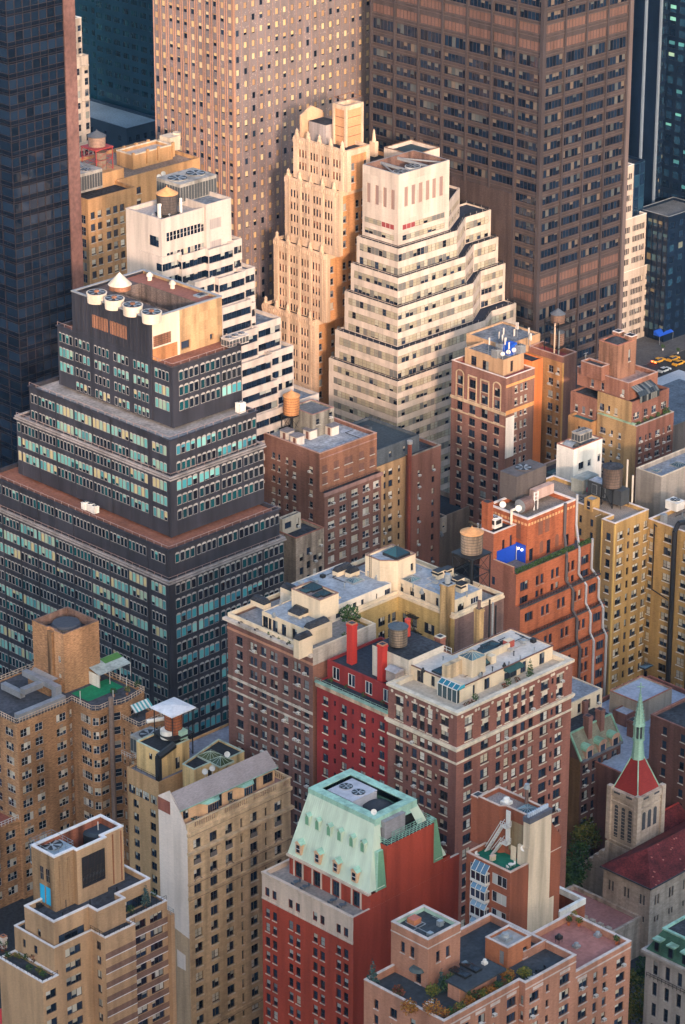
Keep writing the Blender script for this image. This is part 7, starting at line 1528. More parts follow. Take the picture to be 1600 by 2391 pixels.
 x_, y_ = pxe-3.2, py-3.4; k = t.new('roof'); k.face([(x_, y_, zr+3.1), (x_+9, y_, zr+3.1), (x_+9, y_+4.6, zr+4.1), (x_, y_+4.6, zr+4.1)], cr); k.face([(x_, y_, zr+3.0), (x_, y_+4.6, zr+4.0), (x_+9, y_+4.6, zr+4.0), (x_+9, y_, zr+3.0)], cr); g_ = t.new('green_patch'); g_.face([(x_+4, y_+2.6, zr+3.7), (x_+9, y_+2.6, zr+3.7), (x_+9, y_+4.5, zr+4.12), (x_+4, y_+4.5, zr+4.12)], mat('green_felt', (.08, .2, .05), .9, .1, 0))
 k = t.new('side_panel'); k.box(x_-.05, y_+.2, zr+.1, x_+.02, y_+4.5, zr+3.0, WHITE)
 for a in (.1, 3, 6, 8.9): t.new('post').bar((x_+a, y_+.1, zr), (x_+a, y_+.1, zr+3.05), .07, F_WHITE)
 for i, (u, v, m_, lab) in enumerate(((297, 1623, LGY, 'yellowing potted shrub at the corner of the green terrace'), (322, 1610, LG, 'loose green shrub near the railing corner of the green terrace'), (266, 1627, LG, 'tall dark potted plant beside the canopy posts'))): ax, ay = P(u, v, zr); bush(ax, ay, zr, 1.5, 1.7, lab, m_, mat('terracotta', (.4, .16, .08)), None, 130, .16)
 for i, (u, v) in enumerate(((188, 1642), (265, 1640), (296, 1610))): ax, ay = P(u, v, zr); t = Thing('pole', ('left', 'middle', 'right')[i]+' slim white pole on the orange building roof', 'pole', (ax, ay, zr)); t.new('mast').bar((ax, ay, zr), (ax, ay, zr+2.9), .08, F_WHITE)
 k = b.new('flue'); cx_, cy_ = P(257, 1655, zt); k.cyl(cx_-.5, cy_-1.0, 0, zt+3.2, .55, mat('brown_flue_pipe', (.2, .145, .12), .7, .15, .2), 12)
 # lower terrace block on the right
 zl = zt-3.4; lx, ly = P(325, 1690, zl+.9); lxe = X(385, ly, zl); lyl = Y(290, lx, zl)
 b.tier(rect(lx, ly, lxe, ly+18), 0, zl, br, mat('charcoal_deck', (.06, .06, .07)), {0: reg([(.62, 3.0, w4)], 18), 3: lambda L, a, z: [(L-u, z-1.9-k*3.35-1.8, w, 1.8, w1) for k in range(18) for u, w in ((2.4, .9), (5, .7))]}, ph=.3, cw=.25)
 b.rail([(lx+.1, ly+6), (lx+.1, ly+.1), (lxe-.1, ly+.1), (lxe-.1, ly+10)], zl, 1.1, wc, .8, r=.06)
 fp = mat('wooden_fence', (.4, .17, .08), .85, .15, .1); k = b.new('fence_panel'); k.box(lx+3.2, ly+1.4, zl, lxe-.3, ly+1.5, zl+1.8, fp)
 furniture(lx+2.0, ly+4, zl, 'dark table and chairs on the small lower terrace behind the wooden fence', None)
 aw = Thing('striped_awning', 'teal and white striped awning over the lower terrace', 'awning', (q[7][0], q[7][1], zt)); k = aw.new('canvas'); ax, ay = P(326, 1640, zt-.8)
 for i in range(10): k.face([(ax-2.6+i*.5, ay-1.6, zt-1.9), (ax-2.1+i*.5, ay-1.6, zt-1.9), (ax-2.1+i*.5, ay, zt-.6), (ax-2.6+i*.5, ay, zt-.6)], mat('teal_stripe', (.1, .34, .34), .8, .06, 0) if i % 2 else WHITE)
 k = b.new('balcony'); bx, by = P(300, 1742, zt-9); k.box(lx-2.6, ly-.6, zt-10.2, lx+.1, ly+3.0, zt-10, br); b.rail([(lx-2.5, ly+3), (lx-2.5, ly-.5), (lx+.1, ly-.5)], zt-10, 1.1, F_WHITE, .8, r=.05)
 zw = Z(1915, x0, y0); wy = y0+.5; b.tier(rect(x0-22, wy, x0-.02, wy+24), 0, zw, br, mat('rust_terrace', (.26, .08, .05), .9, .15, 0), {0: lambda L, a, z: [(L-u, z-1.9-k*3.35-1.85, w, 1.85, s) for k in range(12) for u, w, s in ((2.4, 2.6, w3), (6.2, 1.6, w2))]}, ph=.4); b.rail([(x0-22, wy+.1), (x0-.1, wy+.1)], zw, 1.1, F_WHITE, .9, r=.07)
 return x0, y0, zt
OBY = orange_bays()
def tan_mid():
 tn = mat('light_tan_brick', (.47, .285, .14), .86, .14, .15); yw = mat('pale_yellow_render', (.62, .43, .2), .84, .1, .4); w = WS(F_DARK, 2, 2, .08, .1, bp=.6, blind=BL_CREAM, rec=.18); wt = WS(F_DARK, 3, 2, .06, .1, bp=.95, full=.7, blind=BL_CREAM, rec=.1); sl = mat('slate_blue_roof', (.2, .2, .23), .9, .15, 0, coarse=.2)
 x0, y0, _ = PF(372, 1900, 29.5, 2.9); zt = Z(1827, x0, y0); yl = Y(297, x0, zt); xe = x0+34
 b = Thing('apartment_building', 'light tan apartment building crowned by yellow bulkheads, a framed tank and a cooling unit', 'apartment building', (x0, y0, 0))
 b.tier(rect(x0, y0, xe, yl), 0, zt, tn, sl, {3: lambda L, a, z: [(L-L*u, z-3.6-1.9, L*.2, 1.9, wt) for u in (.17, .42, .64, .86)][:4]+[(L-L*u, z-6.3-d-k*3.02-1.75, 1.6, 1.75, w) for k in range(18) for u, d in ((.2, .6), (.74, .3))]}, ph=.5, cw=.2)
 b.rail([(x0+.4, yl-.3), (x0+.4, y0+.3)], zt, .9, BLACK, 1.6)
 zr = zt-.5
 # yellow bulkheads
 px, py = P(454, 1841, zr); h = 5.2; pxe = X(561, py, zr+h)
 pz = zr+Z(1797, px, py)-zr; pz = Z(1798, px, py); pl_ = Y(426, px, pz); tar = mat('black_tar_roof', (.02, .022, .026), .9, .25, 0)
 pm = px+(pxe-px)*.43
 b.tier([(px, py), (pm, py), (pm+.0, py-1.2), (pxe, py-1.2), (pxe, pl_+3), (px, pl_)], zr-4, pz, yw, tar, {0: lambda L, a, z: [(L*.8, z-4.6, 1.2, 3.2, WS(F_DARK, 1, 1, .08, bp=0, name='door'))]}, ph=.3, part='bulkhead', cw=.25, cop=mat('pale_green_coping', (.42, .48, .38), .8, .12, .2))
 for i, (u, v) in enumerate(((492, 1765), (516, 1777))): ax, ay = P(u, v, pz); skylight(ax-1.9, ay-1.9, ax+1.9, ay+1.9, pz-.3, ('rear', 'front')[i]+' green-framed pyramid skylight on the yellow bulkhead', mat('pale_green_coping', (.42, .48, .38)), .4, 1.0, glass=glassm('olive_glass', (.05, .07, .03), (.08, .1, .05), .2))
 dish(*P(531, 1775, pz), pz-.3, .6, 'white satellite dish by the green skylights', None, 1.6)
 for i in range(2): ax, ay = px+2.4+i*2.0, py-.6; dish(ax, ay, pz-3.2, .62, ('left', 'right')[i]+' white satellite dish fixed to the yellow bulkhead wall', None, 2.2)
 # second yellow bulkhead at left with black pipe
 ax, ay = P(385, 1870, zr); bx0 = x0+.8; by0 = y0+1.5
 b.tier(rect(bx0+1, by0, bx0+9, by0+7), zr, zr+6.0, yw, tar, {3: lambda L, a, z: [(L*.6, z-2.6, 1.0, 1.4, w)], 0: lambda L, a, z: [(L*.6, a+.6, 1.2, 2.6, w)]}, ph=.3, part='stair_house', cop=mat('pale_green_coping', (.42, .48, .38)), cw=.25)
 pipe(b, [(bx0+.3, by0-.4, zr-20), (bx0+.3, by0-.4, zr+5.4), (bx0+4.6, by0-.4, zr+6.6)], .75, BLACK, 'exhaust_pipe')
 hvac(x0+4.5, y0+7.8, x0+10, y0+13.5, zr+.2, 3.8, 'grey cooling tower with white elbow pipe behind the yellow stair house', mat('cooling_tower_grey', (.32, .3, .27)), 1, .6)
 pipe(b, [(x0+10.5, y0+8, zr+1), (x0+10.5, y0+8, zr+8.4), (x0+6, y0+10, zr+8.4)], .42, WHITE, 'white_pipe')
 t = Thing('blower', 'white snail blower with a green box on the yellow stair house roof', 'blower', (bx0+7, by0+1, zr+6)); t.new('snail').cyl(bx0+6.4, by0+3.6, zr+6.2, zr+8, 1.5, WHITE, 16); t.new('green_box').box(bx0+7.4, by0+.6, zr+6.2, bx0+9.2, by0+2.6, zr+8.0, mat('mint_box', (.3, .46, .36), .7, .1, .1))
 # framed tank with flat square roof
 cx_, cy_ = P(460, 1742, pz-.3); cx_, cy_ = px+4.5, pl_+7.5; rw = mat('red_brown_tank', (.28, .09, .04), .85, .2, .3, fine=6, stretch=.2); zb = pz-2
 t = water_tank(cx_, cy_, zb, 1.85, 4.6, 5.0, 'red-brown tank in a black steel frame under a flat white square roof', rw, flat=1, span=2.7)
 k = t.new('roof'); k.frust(rect(cx_-3.3, cy_-3.3, cx_+3.3, cy_+3.3), zb+10.5, rect(cx_-.2, cy_-.2, cx_+.2, cy_+.2), zb+11.1, mat('white_metal_roof', (.66, .64, .64), .5, .06, .1), mat('white_metal_roof', (.66, .64, .64))); k.prism(rect(cx_-3.3, cy_-3.3, cx_+3.3, cy_+3.3), zb+10.3, zb+10.5, mat('white_metal_roof', (.66, .64, .64)), None, True)
 for a in (-2.7, 2.7):
  for c in (-2.7, 2.7): t.new('post').bar((cx_+a, cy_+c, zb+5), (cx_+a, cy_+c, zb+10.4), .11, BLACK)
 gr = Thing('awning', 'pale green striped awning behind the balustraded roof', 'awning', (pxe+3, py+2, zr)); k = gr.new('slats'); ax, ay = P(590, 1790, zr+2)
 for i in range(8): k.box(ax-4+i*1.2, ay-1.5, zr+1.6, ax-3.1+i*1.2, ay+2, zr+1.75, mat('mint_awning', (.34, .46, .42), .7, .1, .1))
 return x0, y0, zt, yl
TM = tan_mid()
def cream_slab():
 cr = mat('cream_limestone', (.55, .39, .235), .84, .1, .2, panel=(1.2, .6)); ws = mat('stained_white_wall', (.72, .62, .55), .85, .06, .08, coarse=.12); tb = mat('beige_lower_wall', (.5, .35, .22), .86, .1, .2); gs = mat('grey_brown_stone', (.2, .17, .15), .85, .15, .2, panel=(1.2, .6))
 w = WS(F_DARK, 2, 2, .08, .14, bp=.5, blind=BL_CREAM, sill=mat('cream_sill', (.6, .48, .36), .8, .1, .1), rec=.3); sl = WS(F_DARK, 1, 2, .06, bp=.1, rec=.3); wb = WS(F_DARK, 2, 3, .1, .1, bp=0, rec=.35); sm = mat('grey_spandrel_metal', (.16, .14, .13), .6, .1, .1)
 x0, y0, _ = PF(442, 2150, 33.5, 3.2); zt = Z(1940, x0, y0); xr = X(678.6, y0, zt); yl = Y(370, x0, zt+2)
 b = Thing('apartment_building', 'slender cream limestone apartment slab with balustraded roof and blank white side wall', 'apartment building', (x0, y0, 0))
 C = [(.09, 1.95, w), (.245, 1.95, w), (.395, 1.95, w), (.515, .95, w), (.635, 1.95, w), (.755, .5, sl), (.875, 1.95, w)]
 def rf(L, a, z):
  o = []
  for k in range(15):
   for u, ww, s in C:
    zz = z-2.6-k*3.24-2.1
    if k == 14: o.append((L*u, zz-2.2, ww*1.2, 3.6, wb)) if ww > 1 else None
    elif s is sl: o.append((L*u, zz, .55, 1.9, s))
    else: o.append((L*u, zz, ww*(.6 if ww < 1 else 1), 2.05, s))
  return o
 b.tier(rect(x0, y0, xr, yl), 0, zt, cr, mat('pink_terrace', (.34, .19, .15), .9, .12, 0), {0: rf}, mats={3: ws}, ph=.1, cw=.2)
 lo = b.new('lower_side_wall'); lo.face([(x0-.03, yl, 0), (x0-.03, y0, 0), (x0-.03, y0, zt-23.5), (x0-.03, yl, zt-22.0)], tb); bs = b.new('stone_base')
 lo.face([(x0-.05, y0+3.6, zt-31), (x0-.05, y0+1.2, zt-31), (x0-.05, y0+1.2, zt-27.6), (x0-.05, y0+3.6, zt-27.2)], ws)
 co = b.new('cornice'); dk = mat('sooty_cream', (.3, .215, .15), .85, .15, .3)
 for z, h, o_ in ((zt-1.3, .7, .35), (zt-5.2, .55, .9), (zt-11.9, .45, .25), (zt-15.0, .6, .35), (zt-45, .7, .3)): b.strip((x0, y0), (xr, y0), z, h, o_, cr, mb=co, ext=.2); b.strip((x0, y0), (xr, y0), z-.25, .22, o_*.6, dk, mb=co)  # darker strip under each ledge paints the shadow it casts
 bl = b.new('balustrade')
 for (p, q_) in (((x0, y0), (xr, y0)), ((xr, y0), (xr, yl))):
  L = math.dist(p, q_); n = int(L/.55); e = ((q_[0]-p[0])/L, (q_[1]-p[1])/L)
  for i in range(n):
   x, y = p[0]+e[0]*(i+.5)*L/n, p[1]+e[1]*(i+.5)*L/n
   if (i % 14) in (0, 1, 2): bl.box(x-.27-.0, y-.02, zt, x+.27, y+.4, zt+1.25, cr)
   else: bl.box(x-.11, y+.08, zt, x+.11, y+.3, zt+1.1, cr)
  bl.box(min(p[0], q_[0])-.05, min(p[1], q_[1])-.05, zt+1.1, max(p[0], q_[0])+.3 if p[0] == q_[0] else max(p[0], q_[0]), max(p[1], q_[1])+.4 if p[1] == q_[1] else max(p[1], q_[1]), zt+1.3, cr)
 sp = b.new('spandrel'); L = xr-x0
 for u, ww, s in C:
  if ww > 1:
   for t_ in (2.6+3.24*2-1.15,): sp.box(x0+L*u-.85, y0-.05, zt-t_-.0-1.0+.85, x0+L*u+.85, y0+.02, zt-t_+.98, sm)
   a = b.new('arch_hood');
   for k in range(6):
    a0, a1 = math.pi*k/6, math.pi*(k+1)/6; a.bar((x0+L*u+1.1*math.cos(a0), y0-.08, zt-12.0+1.2*math.sin(a0)), (x0+L*u+1.1*math.cos(a1), y0-.08, zt-12.0+1.2*math.sin(a1)), .17, dk)
   if u < .8: bal = b.new('balconette'); bal.box(x0+L*u-1.2, y0-.7, zt-5.6, x0+L*u+1.2, y0-.02, zt-5.4, dk); bal.bar((x0+L*u-1.2, y0-.68, zt-4.7), (x0+L*u+1.2, y0-.68, zt-4.7), .05, BLACK); [bal.bar((x0+L*u-1.2+.3*i, y0-.68, zt-5.4), (x0+L*u-1.2+.3*i, y0-.68, zt-4.7), .03, BLACK) for i in range(9)]
 q = b.new('quoin')
 for k in range(30): z = zt-1.8-k*.55; q.box(x0-.06, y0-.06, z-.48, x0+(1.1 if k % 2 else .8), y0+.02, z, cr)
 bs.box(x0-.02, y0-.18, 0, xr, y0+.02, zt-47.6, gs) if False else None
 # attic storey with sloping roof
 at = mat('peach_stucco_attic', (.66, .41, .23), .83, .07, .12); rf_ = mat('pinkish_grey_roof', (.29, .245, .235), .85, .12, 0, coarse=.15); px, py = x0+.25, y0+2.6; pxe = X(641, py, zt+3); za = zt+3.4; dr = WS(F_DARK, 2, 2, .09, .1, bp=.4, blind=BL_CREAM, rec=.12)
 b.tier(rect(px, py, pxe, yl-3), zt-.1, za, at, None, {0: lambda L, a, z: [(L*u, a+h0, ww, hh, dr) for u, ww, h0, hh in ((.07, 1.4, .9, 1.8), (.42, 1.2, .2, 2.6), (.53, 1.3, .6, 1.8), (.785, 1.2, .1, 2.7), (.93, 2.6, .6, 2.0))]}, part='attic')
 for u0, u1 in ((.22, .4), (.6, .76)): k = b.new('bay_window'); xa, xb = px+(pxe-px)*u0, px+(pxe-px)*u1; k.prism([(xa, py), (xa+.8, py-1.1), (xb-.8, py-1.1), (xb, py)], zt, zt+2.6, at, COPPER); [k.box(xa+.95+i*.55, py-1.16, zt+.7, xa+1.4+i*.55, py-1.1, zt+2.3, GLB) for i in range(int((xb-xa-2)/.55)+1)]; k.frust([(xa-.3, py), (xa+.7, py-1.4), (xb-.7, py-1.4), (xb+.3, py)], zt+2.65, [(xa+.2, py), (xa+1.0, py-.4), (xb-1.0, py-.4), (xb-.2, py)], zt+3.2, COPPER, COPPER)
 r = b.new('roof'); ym = py+(yl-3-py)*.96
 r.face([(px-.2, py-.6, za-.05), (pxe+.3, py-.6, za-.05), (pxe+.3, ym, za+2.6), (px-.2, ym, za+2.6)], rf_); r.face([(px-.2, ym, za+2.6), (pxe+.3, ym, za+2.6), (pxe+.3, ym+.1, za-3), (px-.2, ym+.1, za-3)], at)
 r.face([(pxe+.3, py-.6, za-.05), (pxe+.3, ym, za-.05), (pxe+.3, ym, za+2.6)], at); gt = b.new('gutter'); gt.box(px-.3, py-.72, za-.2, pxe+.4, py-.55, za-.02, mat('green_copper_gutter', (.26, .4, .32)))
 g = b.new('gable_wall'); g.face([(x0-.01, yl, zt), (x0-.01, y0+.2, zt), (x0-.01, py-.2, zt+3.6), (x0-.01, ym, zt+6.6), (x0-.01, yl, zt+4.5)], ws); g.face([(px-.02, y0+.2, zt), (px-.02, yl, zt), (px-.02, yl, zt+4.5), (px-.02, ym, zt+6.6), (px-.02, py-.2, zt+3.6)], ws)
 g.box(x0-.06, yl-3.4, zt+1.6, x0+.3, yl, zt+4.3, mat('brick_patch', (.28, .1, .07), .88, .15, .2))
 for i, u in enumerate((.15, .4, .82)): ax = px+(pxe-px)*u; t = Thing('finial', ('left', 'middle', 'right')[i]+' small dark roof vent on the pinkish sloping roof', 'vent', (ax, py+2.5, za+.6)); t.new('stem').cyl(ax, py+2.5, za+.5, za+1.9, .12, mat('rusty_steel', (.16, .1, .085)), 8); t.new('cap').cyl(ax, py+2.5, za+1.9, za+2.5, .25, mat('rusty_steel', (.16, .1, .085)), 8, r1=.05)
 for i, u in enumerate((.13, .5)): bush(x0+L*u, y0+1.4, zt, 2.2, 1.1, ('left', 'right')[i]+' dark planter shrub behind the stone balustrade', LBL, None, None, 90, .15)
cream_slab()
def tan_terraced():
 tb = mat('tan_terraced_brick', (.47, .29, .16), .86, .12, .15, fine=2.4, stretch=5); bb = mat('brown_band_brick', (.22, .125, .09), .87, .12, .15); ob = mat('dark_ochre_tower_brick', (.33, .2, .105), .87, .16, .35, fine=2.2, stretch=5); wc = mat('white_coping_bright', (.72, .66, .63), .7, .06, .1); dk = mat('charcoal_roof', (.05, .053, .062), .92, .25, 0, coarse=.2)
 w4 = WS(F_DARK, 4, 1, .09, .12, bp=.55, blind=BL_CREAM, rec=.2); w3 = WS(F_DARK, 3, 1, .09, .12, bp=.55, blind=BL_CREAM, rec=.2); w2 = WS(F_DARK, 2, 1, .09, .1, bp=.5, blind=BL_CREAM, rec=.2); w1 = WS(F_DARK, 1, 1, .08, bp=.3, rec=.2)
 x0, y0, _ = PF(130, 2270, 33, 3.0); zt = Z(2155, x0, y0)
 b = Thing('apartment_building', 'tan and brown banded apartment building with white-edged roofs and a square brick tank tower', 'apartment building', (x0, y0, 0))
 U = lambda u, v: P(u, v, zt)
 p = [(x0, y0), (X(206, y0, zt), y0)]; a = U(223, 2131); p += [(p[1][0], a[1]), (X(293, a[1], zt), a[1])]; c = U(273, 2089); p += [(p[3][0], c[1]), (X(351, c[1], zt), c[1])]
 yb = Y(-10, x0, zt); yb = Y(279, p[5][0], zt); p += [(p[5][0], yb), (x0, yb)]
 n = lambda *it: (lambda L, a_, z: [(L*u, z-t-h, ww, h, s) for u, t, ww, h, s in it])
 b.tier(p, zt-7, zt, tb, dk, {0: n((.5, 3.1, 6.0, 1.7, w4)), 2: n((.45, 2.9, 6.0, 1.8, w4)), 4: n((.45, 2.4, 5.2, 2.2, w4)), 7: lambda L, a_, z: [(L-4.2, z-4.6, .9, 1.6, w1), (L-8, z-3.8, .7, 1.5, w1)]}, ph=1.0, cop=wc, cw=.4, ch=.25)
 # lower tier, a little larger
 z2 = Z(2214, x0-.8, y0-.8); q = [(x0-.9, y0-.9), (p[1][0]-.2, y0-.9), (p[1][0]-.2, a[1]-2.2), (p[3][0]+.3, a[1]-2.2), (p[3][0]+.3, c[1]-2.2), (p[5][0]+2.0, c[1]-2.2), (p[5][0]+2.0, yb+2), (x0-.9, yb+2)]
 F = lambda L, items: [(L*u, None, ww, s) for u, ww, s in items]
 def fl(items, n_=18, top=1.4, h=1.75, pt=3.0): return lambda L, a_, z: [(L*u, z-top-k*pt-h, ww, h, s) for k in range(n_) for u, ww, s in items]
 b.tier(q, 0, z2, tb, dk, {0: fl([(.5, 3.6, w3)]), 1: fl([(.5, 1.2, w2)]), 2: fl([(.26, 4.0, w4), (.76, 4.0, w4)]), 3: fl([(.5, .9, w1)]), 4: fl([(.32, 2.6, w2), (.72, 3.0, w3)]), 7: lambda L, a_, z: [(L-u, z-1.6-k*3-1.7, ww, 1.7, w1) for k in range(2) for u, ww in ((5.2, 1.0), (8.4, .8), (12.6, 1.2))]}, ph=.35, cop=wc, cw=.3, ch=.2)
 bd = b.new('brown_band')
 for k in range(18):
  z = z2-4.42-k*3.0
  for i in (2, 4): b.strip(q[i], q[i+1], z, 1.2, .04, bb, mb=bd); b.strip(q[i], q[i+1], z-.12, .14, .1, wc, mb=bd)
 b.rail([(q[1][0], q[1][1]+.2), (q[2][0]-.1, q[2][1]+.15), (q[3][0], q[3][1]+.15)], z2+.2, .9, BLACK, 1.2); b.rail([(q[4][0], q[4][1]+.15), (q[5][0], q[5][1]+.15)], z2+.2, .9, BLACK, 1.2)
 # garden terrace on the left side, lower
 z3 = Z(2296, x0-5, y0-1.6); gx, gy = P(99.5, 2296, z3)
 b.tier([(gx, gy), (x0-.92, gy), (x0-.92, yb+2), (gx, yb+2)], 0, z3, tb, dk, {0: lambda L, a_, z: [(L*.5, z-2.2-k*3-1.75, 2.4, 1.75, w2) for k in range(14)]}, ph=.5, cop=wc, cw=.35, ch=.2)
 b.rail([(gx+.1, gy+26), (gx+.1, gy+.1), (x0-1, gy+.1)], z3+.2, .9, BLACK, 1.0)
 # right lower wing with the red wall
 zw = Z(2165, p[5][0]+5, c[1]); rw = b.tier([(q[5][0]+.02, c[1]-3.2), (X(409, c[1]-3.2, zw), c[1]-3.2), (X(409, c[1]-3.2, zw), c[1]+8), (q[5][0]+.02, c[1]+8)], 0, z2-2.6, tb, dk, {0: fl([(.5, 3.2, w3)])}, ph=.6)
 r = b.new('red_wall'); rx = X(409, c[1]-3.2, zw); r.box(q[5][0]+1, c[1]+5.4, z2-3.2, rx, c[1]+5.7, z2-.2, mat('scarlet_wall', (.45, .01, .02), .7, .06, .1))
 b.rail([(q[5][0], c[1]-3.1), (rx-.1, c[1]-3.1), (rx-.1, c[1]+5)], z2-2.6, .9, STEEL, 1.2)
 # tank tower
 zr = zt-1.0; tx, ty = P(131, 2130, zr); tz = Z(2004, tx, ty); txe = X(275, ty+1.6, tz); tyl = Y(73, tx, tz); tm = X(171, ty, tz); tm2 = X(241, ty, tz); tw = WS(mat('black_mesh', (.02, .02, .024), .7, .1, 0), 16, 12, .12, .1, glass=mat('mesh_backing', (.035, .03, .03), .9, .1, 0), bp=0, rec=.12, name='mesh_screen'); lv = WS(STEEL, 7, 2, .08, .06, blind=STEEL, bp=1, full=1, rec=.15, name='louvre'); dw = WS(F_TAN, 2, 2, .06, .06, bp=0, rec=.15); bl = WS(mat('sky_blue_paint', (.03, .4, .66), .5, .06, .05), 1, 1, .1, blind=mat('sky_blue_paint', (.03, .4, .66)), bp=1, full=1, rec=.1, name='door')
 pl = [(tx, ty), (tm, ty), (tm, ty-.9), (tm2, ty-.9), (tm2, ty+.1), (txe, ty+.1), (txe, tyl), (tx, tyl)]
 b.tier(pl, zr, tz, ob, None, {2: lambda L, a_, z: [(L*.55, z-8.2, L*.78, 6.4, tw), (L*.55, z-12.8, L*.78, 2.0, lv), (L*.55, z-16.8, L*.78, 2.2, lv)], 7: lambda L, a_, z: [(L*.42, a_+5.2, 1.1, 2.8, dw), (L*.68, a_+5.2, 1.1, 2.8, dw), (L*.42, a_+.6, 1.4, 3.7, bl), (L*.68, a_+.6, 1.4, 3.7, bl)]}, part='tank_tower', mats={0: ob, 7: ob, 2: tb, 4: tb, 1: ob})
 k = b.get('wall'); inn = poff(pl, -.5); ri = mat('rusty_red_inside', (.3, .1, .055), .88, .2, .4)
 for i in range(8):
  a1, a2, b1, b2 = pl[i], pl[(i+1) % 8], inn[(i+1) % 8], inn[i]; k.face([(*a1, tz), (*a2, tz), (*b1, tz), (*b2, tz)], wc); k.face([(*b1, tz-5), (*b2, tz-5), (*b2, tz), (*b1, tz)], ri)
 b.ring(pl, tz+.003, .25, .06, .55, wc, 'coping'); r = b.new('roof'); r.face([(*v, tz-4.9) for v in inn], TAR)
 pi = b.new('pilaster')
 for u in (.72, .84, .96): X_ = tm2+(txe-tm2)*((u-.7)/.3); pi.box(X_-.12, ty-.02, zr+.3, X_+.12, ty+.1, tz-.5, mat('rust_pipe', (.3, .12, .06), .8, .15, .2))
 for u in (.3, .75): pi.box(tx+(tm-tx)*u-.3, ty-.14, zr+.2, tx+(tm-tx)*u+.3, ty+.01, tz-1, ob)
 mx, my = X(228, ty+5, tz), ty+5.2; t = Thing('tank_drum', 'dark round water tank inside the white-edged brick tower at lower left', 'water tank', (mx, my, tz)); t.new('barrel').cyl(mx, my, tz-4.9, tz-1.9, 2.9, mat('black_tank', (.025, .03, .036), .7, .15, .1), 30); t.new('roof').cyl(mx, my, tz-1.9, tz-1.3, 3.0, mat('navy_tank_top', (.03, .045, .06), .6, .1, 0), 30, r1=2.6); t.new('gauge').bar((mx-.6, my-1, tz-1.5), (mx-.6, my-1, tz+.4), .09, WHITE)
 hvac(tx+1.0, ty+2.0, tx+6.2, ty+8.0, tz-4.9, 3.6, 'pale blue-grey cooling unit with railings inside the white-edged brick tower', mat('pale_blue_steel', (.3, .36, .4), .5, .12, .1), 1, .4); b.rail([(tx+1, ty+2), (tx+6.2, ty+2), (tx+6.2, ty+8), (tx+1, ty+8)], tz-.8, 1.1, STEEL, 1.5, True)
 sh = [(p[5][0]-4, c[1]-1.0)]
 bush(p[5][0]-2.2, c[1]-1.2, z2, 2.0, 4.2, 'blue-green conifer on the terrace beside the glass doors at lower left', LBL, mat('terracotta', (.4, .16, .08)), None, 420, .17, cat='tree', name='potted_conifer', cone=True); bush(p[5][0]-6, c[1]-1.2, z2, 1.7, 1.9, 'small leafy shrub left of the blue-green conifer', LG, None, None, 120, .17); bush(q[5][0]-.8, c[1]+1, z2, 1.8, 1.0, 'low green shrub at the end of the conifer terrace', LG, None, None, 90, .17)
 conduits(b, x0+2, y0+8, p[5][0]-1, yb-1, zr, 8, 3); r_ = random.Random(4)
 for i in range(16):
  ax, ay = gx+1.2+r_.uniform(0, 2.6), gy+2+i*1.6; m_ = (LG, LGY, LG, LRD)[i % 4]; bush(ax, ay, z3-.4, 1.5, 1.2+r_.random(), ('green', 'yellowing', 'dark green', 'reddish')[i % 4]+' garden shrub on the lower left planted terrace', m_, None, ('green', 'yellowing', 'dark', 'reddish')[i % 4]+' shrubs on the planted terrace', 90, .17)
 ch = stack(b, gx+3.4, gy+15, z3-.5, .9, .9, 2.4, mat('white_flue_brick', (.6, .52, .46), .85, .1, .2), mat('terracotta', (.4, .16, .08)))
 for i in range(5): ax, ay = x0+3+i*3.2, y0+1.0+(i % 2)*3; vent(ax, ay, zr, 'slim black standpipe on the charcoal roof at lower left', 'standpipes on the lower left roof', 2, BLACK, .12, 1.6)
 # red pyramid roof peeking in at the corner
 rx, ry = P(25, 2362, 30); t = Thing('red_roof_house', 'bright red pyramid-roofed house top in the lower left corner', 'house', (rx, ry, 0)); t.new('wall').prism(rect(rx-3, ry-3, rx+3, ry+3), 0, 29, mat('red_wall_paint', (.45, .05, .04), .8, .08, .1)); t.new('roof').frust(rect(rx-3.4, ry-3.4, rx+3.4, ry+3.4), 29, rect(rx-.1, ry-.1, rx+.1, ry+.1), 31.4, mat('scarlet_roof', (.6, .035, .03), .6, .06, .05), mat('scarlet_roof', (.6, .035, .03)))
 # awning over the garden terrace
 ax, ay = P(12, 2195, z3+2.6); t = Thing('awning', 'slate grey awning above the planted terrace at the left frame edge', 'awning', (ax, ay, z3)); t.new('canvas').face([(x0-1, gy+19, z3+3.4), (x0-1, gy+27, z3+3.4), (x0-3.4, gy+27, z3+2.4), (x0-3.4, gy+19, z3+2.4)], mat('slate_canvas', (.1, .11, .13), .8, .1, 0)); t.new('pole').bar((x0-3.3, gy+19.2, z3), (x0-3.3, gy+19.2, z3+2.4), .06, WHITE)
tan_terraced()
